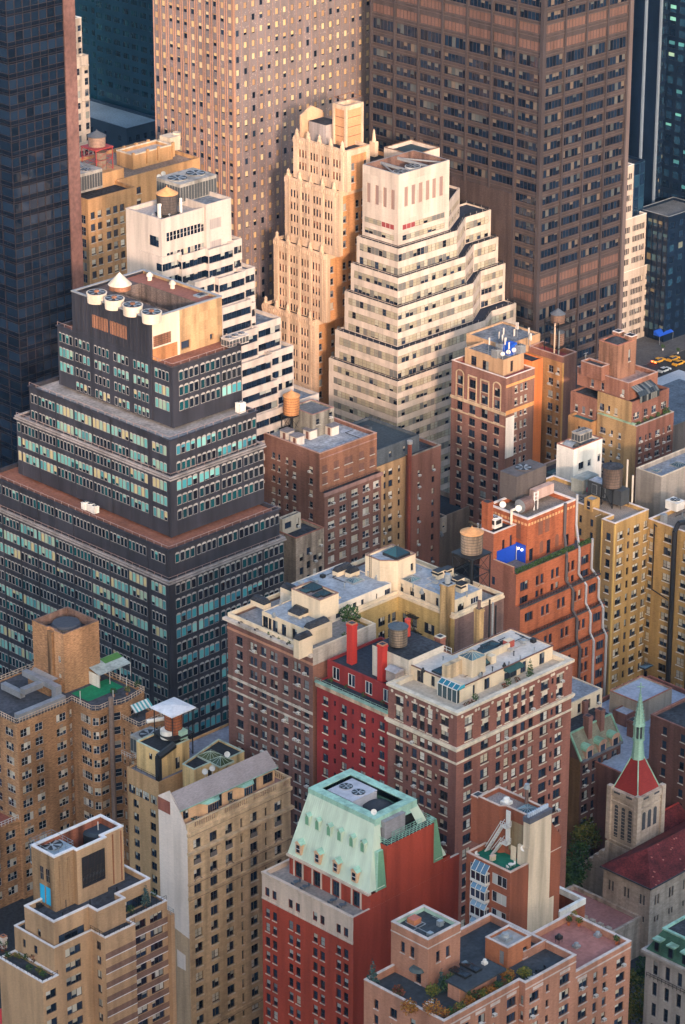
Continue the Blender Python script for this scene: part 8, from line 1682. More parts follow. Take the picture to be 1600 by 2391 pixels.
# ================================================================ right foreground
def mansard():
 rd = mat('brick_red_wall', (.36, .056, .03), .84, .13, .14, fine=2.4, stretch=6); cb = mat('cream_top_band', (.6, .46, .36), .82, .07, .15); mg = mat('mint_copper_sheets', (.54, .62, .48), .6, .05, .07, fine=1, stretch=.05); mr = mat('mint_copper_rim', (.34, .54, .42), .65, .1, .2); gd = mat('green_louvre', (.16, .33, .2), .7, .1, .1); ps = mat('peach_surround', (.66, .42, .26), .8, .1, .15)
 w = WS(F_DARK, 1, 2, .08, bp=.35, blind=BL_GREY, sill=cb, rec=.2); fd = WS(mat('bottle_green_frames', (.02, .05, .045), .5, .05, 0), 2, 3, .1, .1, bp=.1, rec=.2, name='french_window')
 x0, y0, _ = PF(825, 2170, 33.2, 3.0); zt = Z(2143, x0, y0); yl = Y(612, x0, zt); xr = X(1073, y0, zt+3)
 b = Thing('apartment_building', 'brick-red building with cream upper band and a pale green copper mansard roof', 'apartment building', (x0, y0, 0))
 L = yl-y0
 def lf(Lw, a, z):
  o = []
  for c in (.1, .36, .63, .885):
   for e in (-.95, .95):
    o.append((L*c+e, zt-4.65, 1.1, 1.75, w))
    o += [(L*c+e, zt-9.2-k*3.05, 1.15, 1.85, w) for k in range(18)]
  return o
 tile = mat('terrace_stone', (.3, .26, .23), .9, .15, 0)
 b.tier(rect(x0, y0, xr, yl), 0, zt, rd, tile, {3: lf}, ph=1.0, cw=.5, inner=cb)
 bd = b.new('cream_band'); sA = b.new('cornice')
 for za_, zb_ in ((zt-2.85, zt+.06), (zt-5.4, zt-4.75)): bd.box(x0-.05, y0-.02, za_, x0+.02, yl, zb_, cb)
 ed_ = [y0]+[y0+L*(1-c)+e+d for c in (.885, .63, .36, .1) for e in (-.95, .95) for d in (-.55, .55)]+[yl]
 for u0, u1 in zip(ed_[::2], ed_[1::2]): bd.box(x0-.05, u0, zt-4.75, x0+.02, u1, zt-2.85, cb)
 b.strip((x0, yl), (x0, y0), zt-.3, .4, .3, cb, mb=sA); b.strip((x0, yl), (x0, y0), zt-5.6, .3, .2, cb, mb=sA)
 # storey behind the terrace, and mansard
 mx, zr = x0+4.4, zt-1.0; my = y0+.0; zm = zr+3.9; ml = Y(676, mx, zm)
 b.tier(rect(mx, y0+.01, xr-2.5, ml), zr, zm, rd, None, {3: lambda q, a, z: [(q*u, a+.1, 1.7, 3.0, fd) for u in (.115, .345, .58, .83)]}, part='terrace_storey')
 pl = b.new('pilaster')
 for u in (.115, .345, .58, .83):
  for e in (-1.15, 1.15): Y_ = ml-(ml-y0)*u+e; pl.box(mx-.1, Y_-.2, zr, mx+.02, Y_+.2, zm, cb)
 ev = b.new('eaves'); ev.box(mx-.7, y0-.1, zm, mx+.1, ml+.2, zm+.45, cb); ev.box(mx-.7, y0-.1, zm, mx+6, y0+.6, zm+.45, cb) if False else None
 # ring top
 tx, ty = P(871.6, 1914, zm+11); zt2 = zm+11.0
 tx, ty = mx+3.6, y0+2.6; zt2 = Z(1914, tx, ty); txe = X(969.4, ty, zt2); tyl = Y(724, tx, zt2)
 bx0, bxe, byl = mx-.35, xr-3.5, ml+.1
 r = b.new('mansard_roof'); p0 = rect(bx0, y0+.05, bxe, byl); p1 = rect(tx, ty, txe, tyl)
 for i in (3, 1, 2): j = (i+1) % 4; r.face([(*p0[i], zm+.45), (*p0[j], zm+.45), (*p1[j], zt2), (*p1[i], zt2)], mg)
 # front hips leave a gap for the brick gable and machine balcony
 ga, gb = bx0+(bxe-bx0)*.22, bx0+(bxe-bx0)*.83; zg = Z(1978, x0+8, y0); lerp = lambda a, c, t: tuple(a[k]+(c[k]-a[k])*t for k in range(len(a)))
 A, B_, C_, D = (*p0[0], zm+.45), (*p0[1], zm+.45), (*p1[1], zt2), (*p1[0], zt2)
 r.face([A, lerp(A, B_, .2), lerp(D, C_, .12), D], mg); r.face([lerp(A, B_, .86), B_, C_, lerp(D, C_, .8)], mg)
 r.face([lerp(lerp(A, B_, .2), lerp(D, C_, .12), .85), lerp(lerp(A, B_, .86), lerp(D, C_, .8), .85), lerp(D, C_, .8), lerp(D, C_, .12)], mr)
 sm = b.new('standing_seam')
 for k in range(36):
  t = (k+.5)/36; a_, c_ = lerp((*p0[3], zm+.46), A, t), lerp((*p1[3], zt2+.01), D, t); sm.bar(a_, c_, .035, mg)
 gw = b.new('gable_wall'); gw.prism(rect(ga, y0-.0+.02, gb, y0+5), zr-.1, zg, rd, TAR); fb = b.new('fin'); fb.frust(rect(ga-2.4, y0+.02, ga, y0+2.2), zm, rect(ga-1.4, y0+.8, ga-.1, y0+2.2), zg-1.0, gd, COPPER); fb.frust(rect(gb, y0+.02, gb+2.6, y0+2.2), zm, rect(gb+.1, y0+.8, gb+1.5, y0+2.2), zg, gd, COPPER)
 fb.frust(rect(ga-2.7, y0-.05, ga-2.4, y0+2.2), zm, rect(ga-1.7, y0+.7, ga-1.4, y0+2.2), zg-1.0, mr, mr)
 pw = b.new('parapet_step'); pw.box(gb+2.7, y0-.01, zt, xr+.0, y0+.5, zt+2.2, rd, cb)
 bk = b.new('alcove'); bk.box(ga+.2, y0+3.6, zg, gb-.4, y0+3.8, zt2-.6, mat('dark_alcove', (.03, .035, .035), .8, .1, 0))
 b.rail([(ga+.1, y0+2.6), (ga+.1, y0-.15), (gb-.1, y0-.15), (gb-.1, y0+2.6)], zg+.05, 1.15, COPPER, .9, r=.05, rails=3); b.rail([(ga+2.4, y0+1.0), (gb-2.4, y0+1.0)], zg+.1, 1.4, COPPER, .9, r=.05, rails=3)
 hvac(ga+.9, y0+1.4, ga+6.2, y0+3.4, zg, 3.6, 'large grey machine cabinet in the mansard alcove above the brick gable', mat('lilac_grey_cabinet', (.3, .28, .29), .5, .12, .15), 0, .3, slats=False)
 # dormers and vents
 def onslope(t, s): return lerp(lerp((*p0[3], zm+.45), A, t), lerp((*p1[3], zt2), D, t), s)
 for t in (.13, .37, .6, .83):
  x, y, z = onslope(t, .1); d = b.new('dormer'); d.prism(rect(x-.5, y-.7, x+1.7, y+.7), z-.4, z+1.9, ps); g = b.new('dormer_window', d); g.box(x-.56, y-.4, z, x-.49, y+.4, z+1.5, GL); g.box(x-.6, y-.45, z+.7, x-.5, y+.45, z+.8, F_WHITE)
  q = b.new('dormer_roof', d); q.face([(x-.75, y-1.0, z+1.8), (x-.75, y, z+2.6), (x+2.6, y, z+2.6), (x+2.2, y-1.0, z+1.8)], mr); q.face([(x-.75, y, z+2.6), (x-.75, y+1.0, z+1.8), (x+2.2, y+1.0, z+1.8), (x+2.6, y, z+2.6)], mr); q.face([(x-.6, y-.9, z+1.8), (x-.6, y, z+2.5), (x-.6, y+.9, z+1.8)][::-1], ps)
 for t in (.12, .26, .42, .565, .73, .88):
  x, y, z = onslope(t, .52); d = b.new('roof_vent_hood'); d.prism(rect(x-.25, y-.55, x+1.0, y+.55), z-.3, z+1.9, mg); d.face([(x-.26, y+.42, z-.1), (x-.26, y-.42, z-.1), (x-.26, y-.42, z+1.4), (x-.26, y, z+1.9), (x-.26, y+.42, z+1.4)], gd); d.face([(x-.45, y-.7, z+1.8), (x-.45, y, z+2.3), (x+1.4, y, z+2.3), (x+1.2, y-.7, z+1.8)], mr); d.face([(x-.45, y, z+2.3), (x-.45, y+.7, z+1.8), (x+1.2, y+.7, z+1.8), (x+1.4, y, z+2.3)], mr)
 rg = b.new('roof_rim'); b.ring(p1, zt2-1.3, 1.5, .25, 1.5, mr, mb=rg); iw = b.new('roof_well'); inn = poff(p1, -1.5); dkg = mat('dark_green_slats', (.04, .1, .075), .8, .2, .1)
 for i in range(4): a_, c_ = inn[i], inn[(i+1) % 4]; iw.face([(*c_, zt2-4), (*a_, zt2-4), (*a_, zt2), (*c_, zt2)], dkg)
 iw.face([(*q, zt2-3.9) for q in inn], TAR)
 hx, hy = inn[0][0]+.8, inn[3][1]-7.2; hvac(hx, hy, hx+6.4, hy+6.4, zt2-3.9, 3.4, 'pale twin-fan cooling machine inside the mint copper roof rim', mat('lilac_white_cabinet', (.44, .43, .46), .5, .08, .1), 2, .2, slats=False, along='y')
 cx_, cy_ = inn[0][0]+5.2, inn[0][1]+3.8; t = Thing('conical_tank', 'black conical tank roof inside the mint copper roof rim', 'water tank', (cx_, cy_, zt2-3.9)); t.new('barrel').cyl(cx_, cy_, zt2-3.9, zt2-1.9, 3.0, TAR, 28); t.new('roof').cyl(cx_, cy_, zt2-1.9, zt2-.5, 3.1, mat('black_cone', (.04, .043, .05), .8, .1, 0), 28, r1=.05)
 dish(tx+.8, ty+1.0, zt2, .55, 'white dish on the near corner of the mint copper rim', None, .9)
 for i in range(2):
  for k in range(2): furniture(x0+2.2, y0+5.2+i*9.5+k*2.4, zr, 'blue-grey metal table and chairs on the terrace below the copper mansard', 'tables on the red building terrace', mat('blue_grey_furniture', (.08, .11, .14), .5, .1, 0))
 k = b.new('side_terrace'); k.box(xr-2.3, y0+.5, zt-.0, xr-.4, y0+3.6, zt+.3, mat('blue_tub', (.05, .25, .42), .4, .1, 0)) if False else None
 stack(b, X(1042, y0+1, zt), y0+9, zt-1, 1, 1, 1, rd) if False else None
 return x0, y0, xr, zt
MN = mansard()
def red_chimneys():
 x0, y0, xr, zt = MN
 z = 34; px, py = P(1001, 2130, z+6); t = Thing('chimney', 'small orange brick chimney with dark cowl behind the pink brick tower', 'chimney', (px, py, 0)); t.new('shaft').box(px-.7, py-.7, 0, px+.7, py+.7, z+7, mat('pink_orange_brick', (.43, .2, .125))); k = t.new('cowl'); k.cyl(px, py, z+7, z+7.8, .45, BLACK, 12, r1=.6); k.cyl(px, py, z+7.8, z+8.5, .6, STEEL, 12, r1=.2); t.new('cap').box(px-.9, py-.9, z+6.7, px+.9, py+.9, z+7.0, mat('orange_clay_cap', (.5, .2, .1), .8, .1, .1))
def slim_red():
 rb = mat('russet_brick', (.27, .085, .045), .86, .14, .14, fine=2.4, stretch=6); cp = mat('cream_coping2', (.58, .42, .33), .8, .08, .15); cc = mat('cream_chimney_render', (.66, .52, .37), .84, .06, .2); gc = mat('green_carpet2', (.01, .14, .09), .95, .12, 0)
 wv = WS(F_WHITE, 3, 1, .12, .12, blind=islandmat('white_shades', [(.5, .5, .46), (.42, .42, .4), (.46, .45, .4)]), bp=.75, full=.9, rec=.12); ww = WS(F_WHITE, 1, 1, .12, blind=BL_GREY, bp=.6, full=.8, rec=.12); tp = WS(mat('tan_panel', (.3, .22, .13), .8, .08, .1), 4, 1, .05, .05, blind=mat('tan_panel', (.3, .22, .13)), bp=1, full=1, rec=.08, name='infill_panel')
 x0, y0, _ = PF(1193, 2005, 37, 3.25); zt = Z(2039, x0, y0); yl = Y(1089, x0, zt); xm = X(1235, y0, zt); xe = X(1285, y0, zt); xf = X(1310, y0, zt)
 b = Thing('apartment_building', 'slim russet brick building with glass bay windows, green roof terrace and tall cream chimney stripe', 'apartment building', (x0, y0, 0))
 L = yl-y0; P_ = 3.6
 lf = lambda q, a, z: [(q-q*u, z-1.5-k*P_-h, wd, h, s) for k in range(16) for u, wd, h, s in ((.24, L*.33, 2.2, wv), (.86, L*.085, 1.9, ww))]
 b.tier(rect(x0, y0, xf, yl), 0, zt, rb, gc, {3: lf}, ph=.9, cop=cp, cw=.4)
 bw = b.new('bay_shaft')
 for k in range(14):
  z = zt-1.0-k*P_; u0, u1 = y0+L*.46, y0+L*.79; s = b.new('bay_window'); fr = F_WHITE; gl = glassm('bay_glass', (.012, .02, .035)); gt = glassm('bay_roof_glass', (.12, .24, .36), (.3, .42, .5), .2)
  s.prism(rect(x0-1.15, u0, x0+.02, u1), z-2.9, z-1.0, gl); s.prism(rect(x0-1.25, u0-.08, x0+.02, u1+.08), z-3.3, z-2.75, fr, fr, True); s.box(x0-1.22, u0-.05, z-1.12, x0+.02, u1+.05, z-.95, fr)
  s.face([(x0-1.22, u1+.05, z-.94), (x0-1.22, u0-.05, z-.94), (x0-.02, u0-.05, z+.5), (x0-.02, u1+.05, z+.5)], gt)
  for i in range(4): u = u0+(u1-u0)*i/3; s.box(x0-1.22, u-.08, z-2.8, x0-1.1, u+.08, z-1.0, fr); s.bar((x0-1.22, u, z-.92), (x0-.02, u, z+.53), .07, fr)
  for e in (u0, u1): s.box(x0-.7, e-.05, z-2.8, x0-.58, e+.05, z-1.0, fr)
 # tower above
 tx = xm+.25; zt2 = Z(1913, tx, y0); tyl = Y(1117, tx, zt2-1); tm = Y(1170, tx, zt2); rv = mat('gravel_patch_roof', (.27, .22, .2), .95, .3, 0, fine=6, stretch=1)
 b.tier([(tx, y0+.1), (xe, y0+.1), (xe, tyl), (tx, tyl), (tx, tm+.4), (tx+.9, tm-.4), (tx+.9, y0+1.4)], zt-.9, zt2-.3, rb, rv, {5: lambda q, a, z: [(q*.55, z-8.5, q*.8, 6.2, tp)] if q > 2 else [], 3: lambda q, a, z: []}, ph=.8, cop=cp, part='tower', cw=.35)
 c = b.new('cream_chimney'); c.box(xm, y0-.06, zt-9.5, xe-.0, y0+1.5, zt2+.1, cc); c.box(xm, y0-.05, 0, xe+1.3, y0+.5, zt-9.4, cc) ; c.box(xm-.2, y0+.0, zt-.9, xm+.3, y0+2.6, zt+3, cc)
 pt = b.new('chimney_pot');
 for i in range(10): u = xm+.4+(xe-xm-.8)*i/9; pt.cyl(u, y0+.7, zt2+.1, zt2+.9, .22, mat('blue_clay_pot', (.42, .48, .56), .6, .1, .1), 8)
 d = b.new('chimney_top'); d.box(xm-.1, y0-.1, zt2-.9, xe+.1, y0+1.6, zt2+.12, mat('slate_top', (.1, .1, .12), .7, .15, .1))
 st = b.new('stepped_wall'); st.prism(rect(xe+.01, y0+.02, xf, y0+9), zt-.2, zt2-6.6, rb, cp); st.face([(xe, y0+.02, zt2-6.6), (xf, y0+.02, zt2-6.6), (xe, y0+.02, zt2-2.6)], rb); st.face([(xe, y0+.02, zt2-2.6), (xf, y0+.02, zt2-6.6), (xf, y0+8, zt2-6.6), (xe, y0+8, zt2-2.6)], cp)
 stack(b, tx+1.0, tyl+.9, zt-1, 1.8, 1.8, zt2-zt+.3, rb, cp)
 skylight(tx+1.4, y0+2.2, xe-.6, y0+5.2, zt2-1.1, 'lead-grey low skylight beside the row of chimney pots', STEEL, .5, .3)
 px, py = (tx+xe)/2, (y0+tyl)/2; vent(px, py+2, zt2-1.1, 'round white vent on the slim russet building roof', None, 1, WHITE, .5, 1.2); t = Thing('flue_cowl', 'tall rusty flue with a round steel cowl on the slim russet roof', 'flue', (px+1.6, py-1, zt2-1)); t.new('pipe').cyl(xe-.7, py-1, zt2-1, zt2+2.4, .34, mat('rusty_steel', (.16, .1, .085)), 10); t.new('cowl').cyl(xe-.7, py-1, zt2+2.4, zt2+3.3, .62, STEEL, 14, r1=.4)
 # terrace stairs
 zr = zt-.9; s = b.new('outside_stair'); wt = F_WHITE; ex = tx-.15
 def flight(ya, za, yb, zb_):
  for e in (0, -1.0): s.bar((ex-.1+e, ya, za), (ex-.1+e, yb, zb_), .16, wt); s.bar((ex-.1+e, ya, za+1.0), (ex-.1+e, yb, zb_+1.0), .07, wt)
  for i in range(10): q = i/10; s.box(ex-1.1, ya+(yb-ya)*q-.14, za+(zb_-za)*q, ex-.1, ya+(yb-ya)*q+.14, za+(zb_-za)*q+.07, wt)
 m1, m2 = y0+L*.56, y0+L*.56; flight(y0+L*.9, zr, m1, zr+6.6); flight(y0+L*.76, zr, m2, zr+3.2); s.box(ex-1.2, m1-1.5, zr+6.5, ex, m1, zr+6.7, wt); s.box(ex-1.2, m2-1.5, zr+3.1, ex, m2, zr+3.3, wt); s.box(ex-.12, m1-1.3, zr+6.7, ex+.05, m1-.3, zr+9.6, wt); s.box(ex-.12, m2-1.3, zr+3.3, ex+.05, m2-.3, zr+6.2, wt)
 for zz in (6.7, 3.3): b.rail([(ex-1.2, m1), (ex-1.2, m1-1.5), (ex, m1-1.5)], zr+zz, 1.0, wt, .5, r=.05)
 k = b.new('door'); k.box(tx-.1, y0+L*.3, zr, tx-.02, y0+L*.3+1.3, zr+2.9, cc); k.box(tx-.1, y0+L*.08, zr, tx-.02, y0+L*.08+1.0, zr+2.4, F_DARK)
 dish(tx-.3, y0+L*.12, zr+2.8, .6, 'grey satellite dish on the russet tower wall above the green terrace', None, .8)
 furniture((x0+tx)/2+.2, y0+2.4, zr, 'white round table with white chairs on the green roof terrace', None, WHITE); t = Thing('terrace_chair', 'white chair alone at the far left end of the green roof terrace', 'chair', (x0+1.4, yl-1.4, zr)); t.new('seat').box(x0+1.1, yl-1.7, zr+.4, x0+1.7, yl-1.1, zr+.48, WHITE); t.new('backrest').box(x0+1.1, yl-1.15, zr+.48, x0+1.7, yl-1.08, zr+1.0, WHITE); lg = t.new('leg'); [lg.bar((x0+1.15+a, yl-1.65+c_, zr), (x0+1.15+a, yl-1.65+c_, zr+.4), .03, WHITE) for a in (0, .5) for c_ in (0, .5)]
 t = Thing('storage_box', 'small tan box beside the white terrace stairs', 'box', (x0+3, y0+L*.62, zr)); t.new('body').box(x0+2, y0+L*.58, zr, x0+3, y0+L*.64, zr+.9, cc); t.new('lid').box(x0+1.95, y0+L*.575, zr+.9, x0+3.05, y0+L*.645, zr+1.0, cp)
 lt = b.new('rear_terrace'); lt.prism(rect(xf+.02, y0-.3, xf+7, y0+7), 0, zt-14.5, rb, None); b.ring(rect(xf+.02, y0-.3, xf+7, y0+7), zt-14.5, 1.2, .1, .6, WHITE, 'parapet')
slim_red()
def pink_block():
 pk = mat('pink_orange_brick', (.43, .2, .125), .86, .13, .14, fine=2.2, stretch=6); pb = mat('orange_house_brick', (.42, .15, .07), .86, .13, .12, fine=2.2, stretch=6); wc = mat('pinkish_white_stone', (.58, .47, .41), .8, .08, .15); cl = mat('charcoal_membrane', (.045, .052, .06), .9, .2, 0, coarse=.2); rt = mat('pink_roof_tiles', (.36, .15, .12), .88, .1, 0, panel=(.8, .8))
 w2 = WS(F_DARK, 2, 1, .08, .09, bp=.55, blind=BL_CREAM, ac=.3, sill=wc, rec=.2); w3 = WS(F_DARK, 3, 1, .08, .09, bp=.5, blind=BL_CREAM, ac=.12, sill=wc, rec=.2); w1 = WS(F_DARK, 1, 2, .08, bp=.5, blind=BL_GREY, ac=.15, sill=wc, rec=.2); wd = WS(F_DARK, 1, 2, .07, bp=0, sill=wc, rec=.25)
 x0, y0, _ = PF(1230, 2290, 35.4, 3.0); zt = PYp(1246, 2286, y0)[1]; zs = PYp(1400, 2240, y0)[1]
 xa, x1, x2, x3 = X(1037, y0+1.4, zt), X(1227, y0, zt), X(1346, y0, zt), X(1474.7, y0, zs)
 b = Thing('apartment_building', 'pink brick apartment building with roof garden, brick penthouse cube and pink tiled terrace', 'apartment building', (xa, y0, 0), acwhere='the pink brick building')
 yl = Y(850, xa, zt); ya = y0+1.4; ym = Y(903, xa, zt)
 f = lambda it, top=2.6, h=1.8: (lambda L, a, z: [(L*u, z-top-k*3.03-h+d, ww, h-d, s) for k in range(18) for u, ww, s, d in it])
 def lf(L, a, z): return [(u, z-2.6-k*3.03-1.8, ww, 1.8, s) for k in range(14) for u, ww, s in ((L-3, 1.5, w1), (L-7, 1.2, w1), (L-11.5, 1.6, w2), (L-15.5, 1.0, wd))]
 yq = Y(1474.7-0, x3, zs) if False else y0+22
 pl = [(xa, ya), (x1, ya), (x1, y0), (x2, y0), (x2, y0+20), (xa, y0+20)]
 pl[-1] = (xa, yl); pl[-2] = (x2, yl)
 b.tier(pl, 0, zt, pk, cl, {0: f([(.3, 1.1, w1, 0), (.5, 1.7, w2, 0), (.66, .9, w1, .3), (.9, 2.2, w3, 0)]), 1: f([(.5, .7, w1, 0)]), 2: f([(.18, 2.3, w3, 0), (.44, .7, w1, .4), (.78, 2.5, w3, 0)]), 5: lf}, ph=1.3, cop=wc, cw=.45)
 b.tier(rect(x2+.02, y0+.02, x3, y0+14), 0, zs, pk, rt, {0: f([(.14, 2.2, w2, 0), (.36, 1.0, w1, 0), (.53, 1.0, w1, .2), (.82, 2.3, w2, 0)], 2.2)}, ph=1.2, cop=wc, cw=.5)
 bn = b.new('stone_band'); b.strip((xa, ya), (x1, ya), zt-1.3, .25, .06, wc, mb=bn); b.strip((x1, y0), (x2, y0), zt-1.3, .25, .06, wc, mb=bn); b.strip((x2, y0), (x3, y0), zs-1.2, .25, .06, wc, mb=bn)
 ip = b.new('inlay_panel')
 for u in (.28, .48, .68, .9): X_ = xa+(x1-xa)*u; ip.box(X_-1.2, ya-.04, zt-2.2, X_+1.2, ya+.01, zt-1.6, wc)
 for u in (.25, .78): X_ = x1+(x2-x1)*u; ip.box(X_-1.3, y0-.04, zt-2.2, X_+1.3, y0+.01, zt-1.6, wc)
 X_ = x2+(x3-x2)*.12; ip.box(X_-1.2, y0-.03, zs-2.1, X_+1.2, y0+.03, zs-1.5, wc)
 zr = zt-1.3
 # penthouse cube
 px, py = P(998, 2309, zr); zp = Z(2196, px, py); pxe = X(1075.7, py, zp); pyl = Y(913.6, px, zp)
 b.tier(rect(px, py, pxe, pyl), zr, zp, pk, cl, {0: lambda L, a, z: [(L*u, z-d, .95, 2.1, wd) for u in (.32, .62) for d in (5.2, 10.4)], 3: lambda L, a, z: [(L-L*u, z-d, .95, 2.1, wd) for u in (.42, .68) for d in (4.8, 10.0)]+[(L*.75, a+.2, 1.3, 2.3, wd)]}, ph=.7, cop=wc, cw=.5, part='penthouse', inner=mat('mint_inner_parapet', (.36, .5, .4), .8, .1, .1)); b.ring(rect(px, py, pxe, pyl), zp-1.7, .22, .06, .02, wc, 'stone_band'); k = b.new('roof_hatch'); k.box(px+2.4, pyl-3, zp-.7, px+4.2, pyl-1.4, zp+.4, mat('orange_house_brick', (.42, .15, .07)), mat('rust_cap', (.4, .12, .08), .8, .1, .1))
 aw = b.new('door_canopy'); aw.cyl(px-.02, py+(pyl-py)*.26, zr+2.8, zr+3.3, 1.5, mat('slate_green_canvas', (.08, .1, .1), .8, .1, 0), 18, r1=1.0)
 # middle bulkhead
 qx, qy = P(1185, 2262, zr); zq = Z(2214.7, qx, qy); qxe = X(1240.7, qy, zq); qyl = Y(1133.8, qx, zq)
 b.tier(rect(qx, qy, qxe, qyl), zr, zq, pb, mat('pale_grey_roof', (.36, .34, .32), .9, .1, 0), {0: lambda L, a, z: [(L*.3, z-4.0, 1.1, 2.1, wd), (L*.75, z-3.6, 1.1, 2.1, wd)], 3: lambda L, a, z: [(L-L*.28, a+.3, 1.1, 2.6, WS(STEEL, 1, 1, .1, blind=STEEL, bp=1, full=1, name='door'))]}, ph=.5, cop=wc, cw=.35, part='stair_house'); vent(qx+2.6, qyl-2.2, zq-.5, 'squat steel turbine vent on the small orange brick stair house', None, 1, STEEL, .55, 1.2)
 # black garden room
 gx0, gy0 = P(1092, 2314, zr+3); gx1 = X(1179, gy0, zr+3); gy1 = Y(1046, gx0, zr+3)
 k = b.new('garden_room'); k.box(gx0, gy0+1.8, zr, gx1, gy1, zr+2.8, pk); k.box(gx0-.3, gy0, zr+2.8, gx1+.4, gy1+.3, zr+3.15, cl)
 for i in range(2): skylight(gx0+2.2+i*2.6, gy0+2.6, gx0+3.8+i*2.6, gy0+6.4, zr+3.15, ('left', 'right')[i]+' long black skylight on the garden room roof', BLACK, .4, .3, glass=glassm('black_glazing', (.01, .012, .016)))
 vent(gx1-1.0, gy1-.8, zr+3.15, 'cream mushroom vent on the corner of the garden room roof', None, 1, WHITE, .26, .9)
 conduits(b, px+1, py+1, pxe-1, pyl-1, zp-.7, 4, 4)
 # planting of the roof garden
 L1 = x1-xa; r_ = random.Random(11); kinds = [(LOR, 'orange autumn'), (LG, 'dark green'), (LGY, 'yellow-green'), (LRD, 'russet'), (LG, 'green'), (LOR, 'golden orange')]
 for i in range(26):
  u = .04+.9*i/26; m_, lab = kinds[(i*5+i//3) % 6]; ax, ay = xa+1.2+L1*u, ya+1.0+r_.uniform(0, 1.6); bush(ax, ay, zr, r_.uniform(1.2, 2.2), r_.uniform(1.2, 2.6), lab+' shrub in the roof garden along the pink parapet', m_, None, lab+' shrubs of the pink roof garden', 130, .16)
 for i, (u, v, m_, w_, h_, c, lab) in enumerate(((870, 2300, LBL, 2.6, 4.8, True, 'tall grey-green conifer left of the pink penthouse cube'), (1030, 2315, LBL, 1.6, 4.4, True, 'slim blue-green conifer right of the penthouse cube'), (1052, 2318, LG, 3.4, 3.6, False, 'dense dark green bush before the garden room'), (1010, 2328, LGY, 2.4, 2.6, False, 'yellow-green bush at the foot of the penthouse cube'), (955, 2372, LOR, 3.0, 3.2, False, 'large orange autumn shrub near the lower parapet corner'), (1010, 2378, LOR, 3.4, 3.6, False, 'largest golden autumn shrub at the bottom of the roof garden'), (930, 2330, LRD, 2.4, 2.4, False, 'bare reddish shrub at the left end of the roof garden'), (1185, 2290, LOR, 2.6, 2.2, False, 'autumn shrub against the orange stair house'), (1225, 2283, LGY, 2.6, 2.0, False, 'yellowish shrub right of the stair house'))): ax, ay = P(u, v, zr); bush(ax, ay, zr, w_, h_, lab, m_, None, None, 420, .19, cone=c, cat='tree' if c else 'shrub')
 for i, (u, v) in enumerate(((1000, 2350), (1238, 2290), (1262, 2270))): ax, ay = P(u, v, zr); furniture(ax, ay, zr, ('white', 'grey', 'dark')[i]+' garden table set in the pink building roof garden', None, (WHITE, STEEL, BLACK)[i])
 # terrace on the lower right roof
 z2 = zs-1.2
 pw = b.new('trench_wall'); pw.box(x2-6, y0+6.6, zr, x2-.1, y0+7.0, zt+.3, pk, wc); pw.box(x2-6, y0+7, zr, x2-5.6, y0+14, zt+.3, pk, wc)
 for i, (u, v, m_, lab) in enumerate(((1340, 2150, LGY, 'tall yellowish potted shrub in the back corner of the pink tiled terrace'), (1352, 2162, LGY, 'round yellow potted shrub in the back corner of the pink tiled terrace'), (1440, 2205, LG, 'potted shrub at the right end of the pink tiled terrace'), (1328, 2160, LG, 'small terracotta pot plant in the back corner of the pink tiled terrace'))): ax, ay = P(u, v, z2); bush(ax, ay, z2, 1.3, 1.3+.3*(i == 0), lab, m_, mat('orange_pot', (.5, .14, .05), .8, .1, 0), None, 110, .15)
 for i, (u, v) in enumerate(((1346, 2212), (1396, 2186))): ax, ay = P(u, v, z2); vent(ax, ay, z2, ('left', 'right')[i]+' steel turbine vent on the pink tiled terrace', None, 1, STEEL, .35, .9)
 t = Thing('grill', 'black barbecue stand at the edge of the pink tiled terrace', 'grill', (x2+1, y0+8, z2)); ax, ay = P(1305, 2200, z2); t.new('box').box(ax-.5, ay-.5, z2+.7, ax+.5, ay+.5, z2+1.3, BLACK); t.new('hood').cyl(ax, ay, z2+1.3, z2+1.7, .5, BLACK, 12, r1=.2); lg = t.new('leg'); [lg.bar((ax+a, ay+c_, z2), (ax+a, ay+c_, z2+.7), .04, BLACK) for a in (-.4, .4) for c_ in (-.4, .4)]
pink_block()
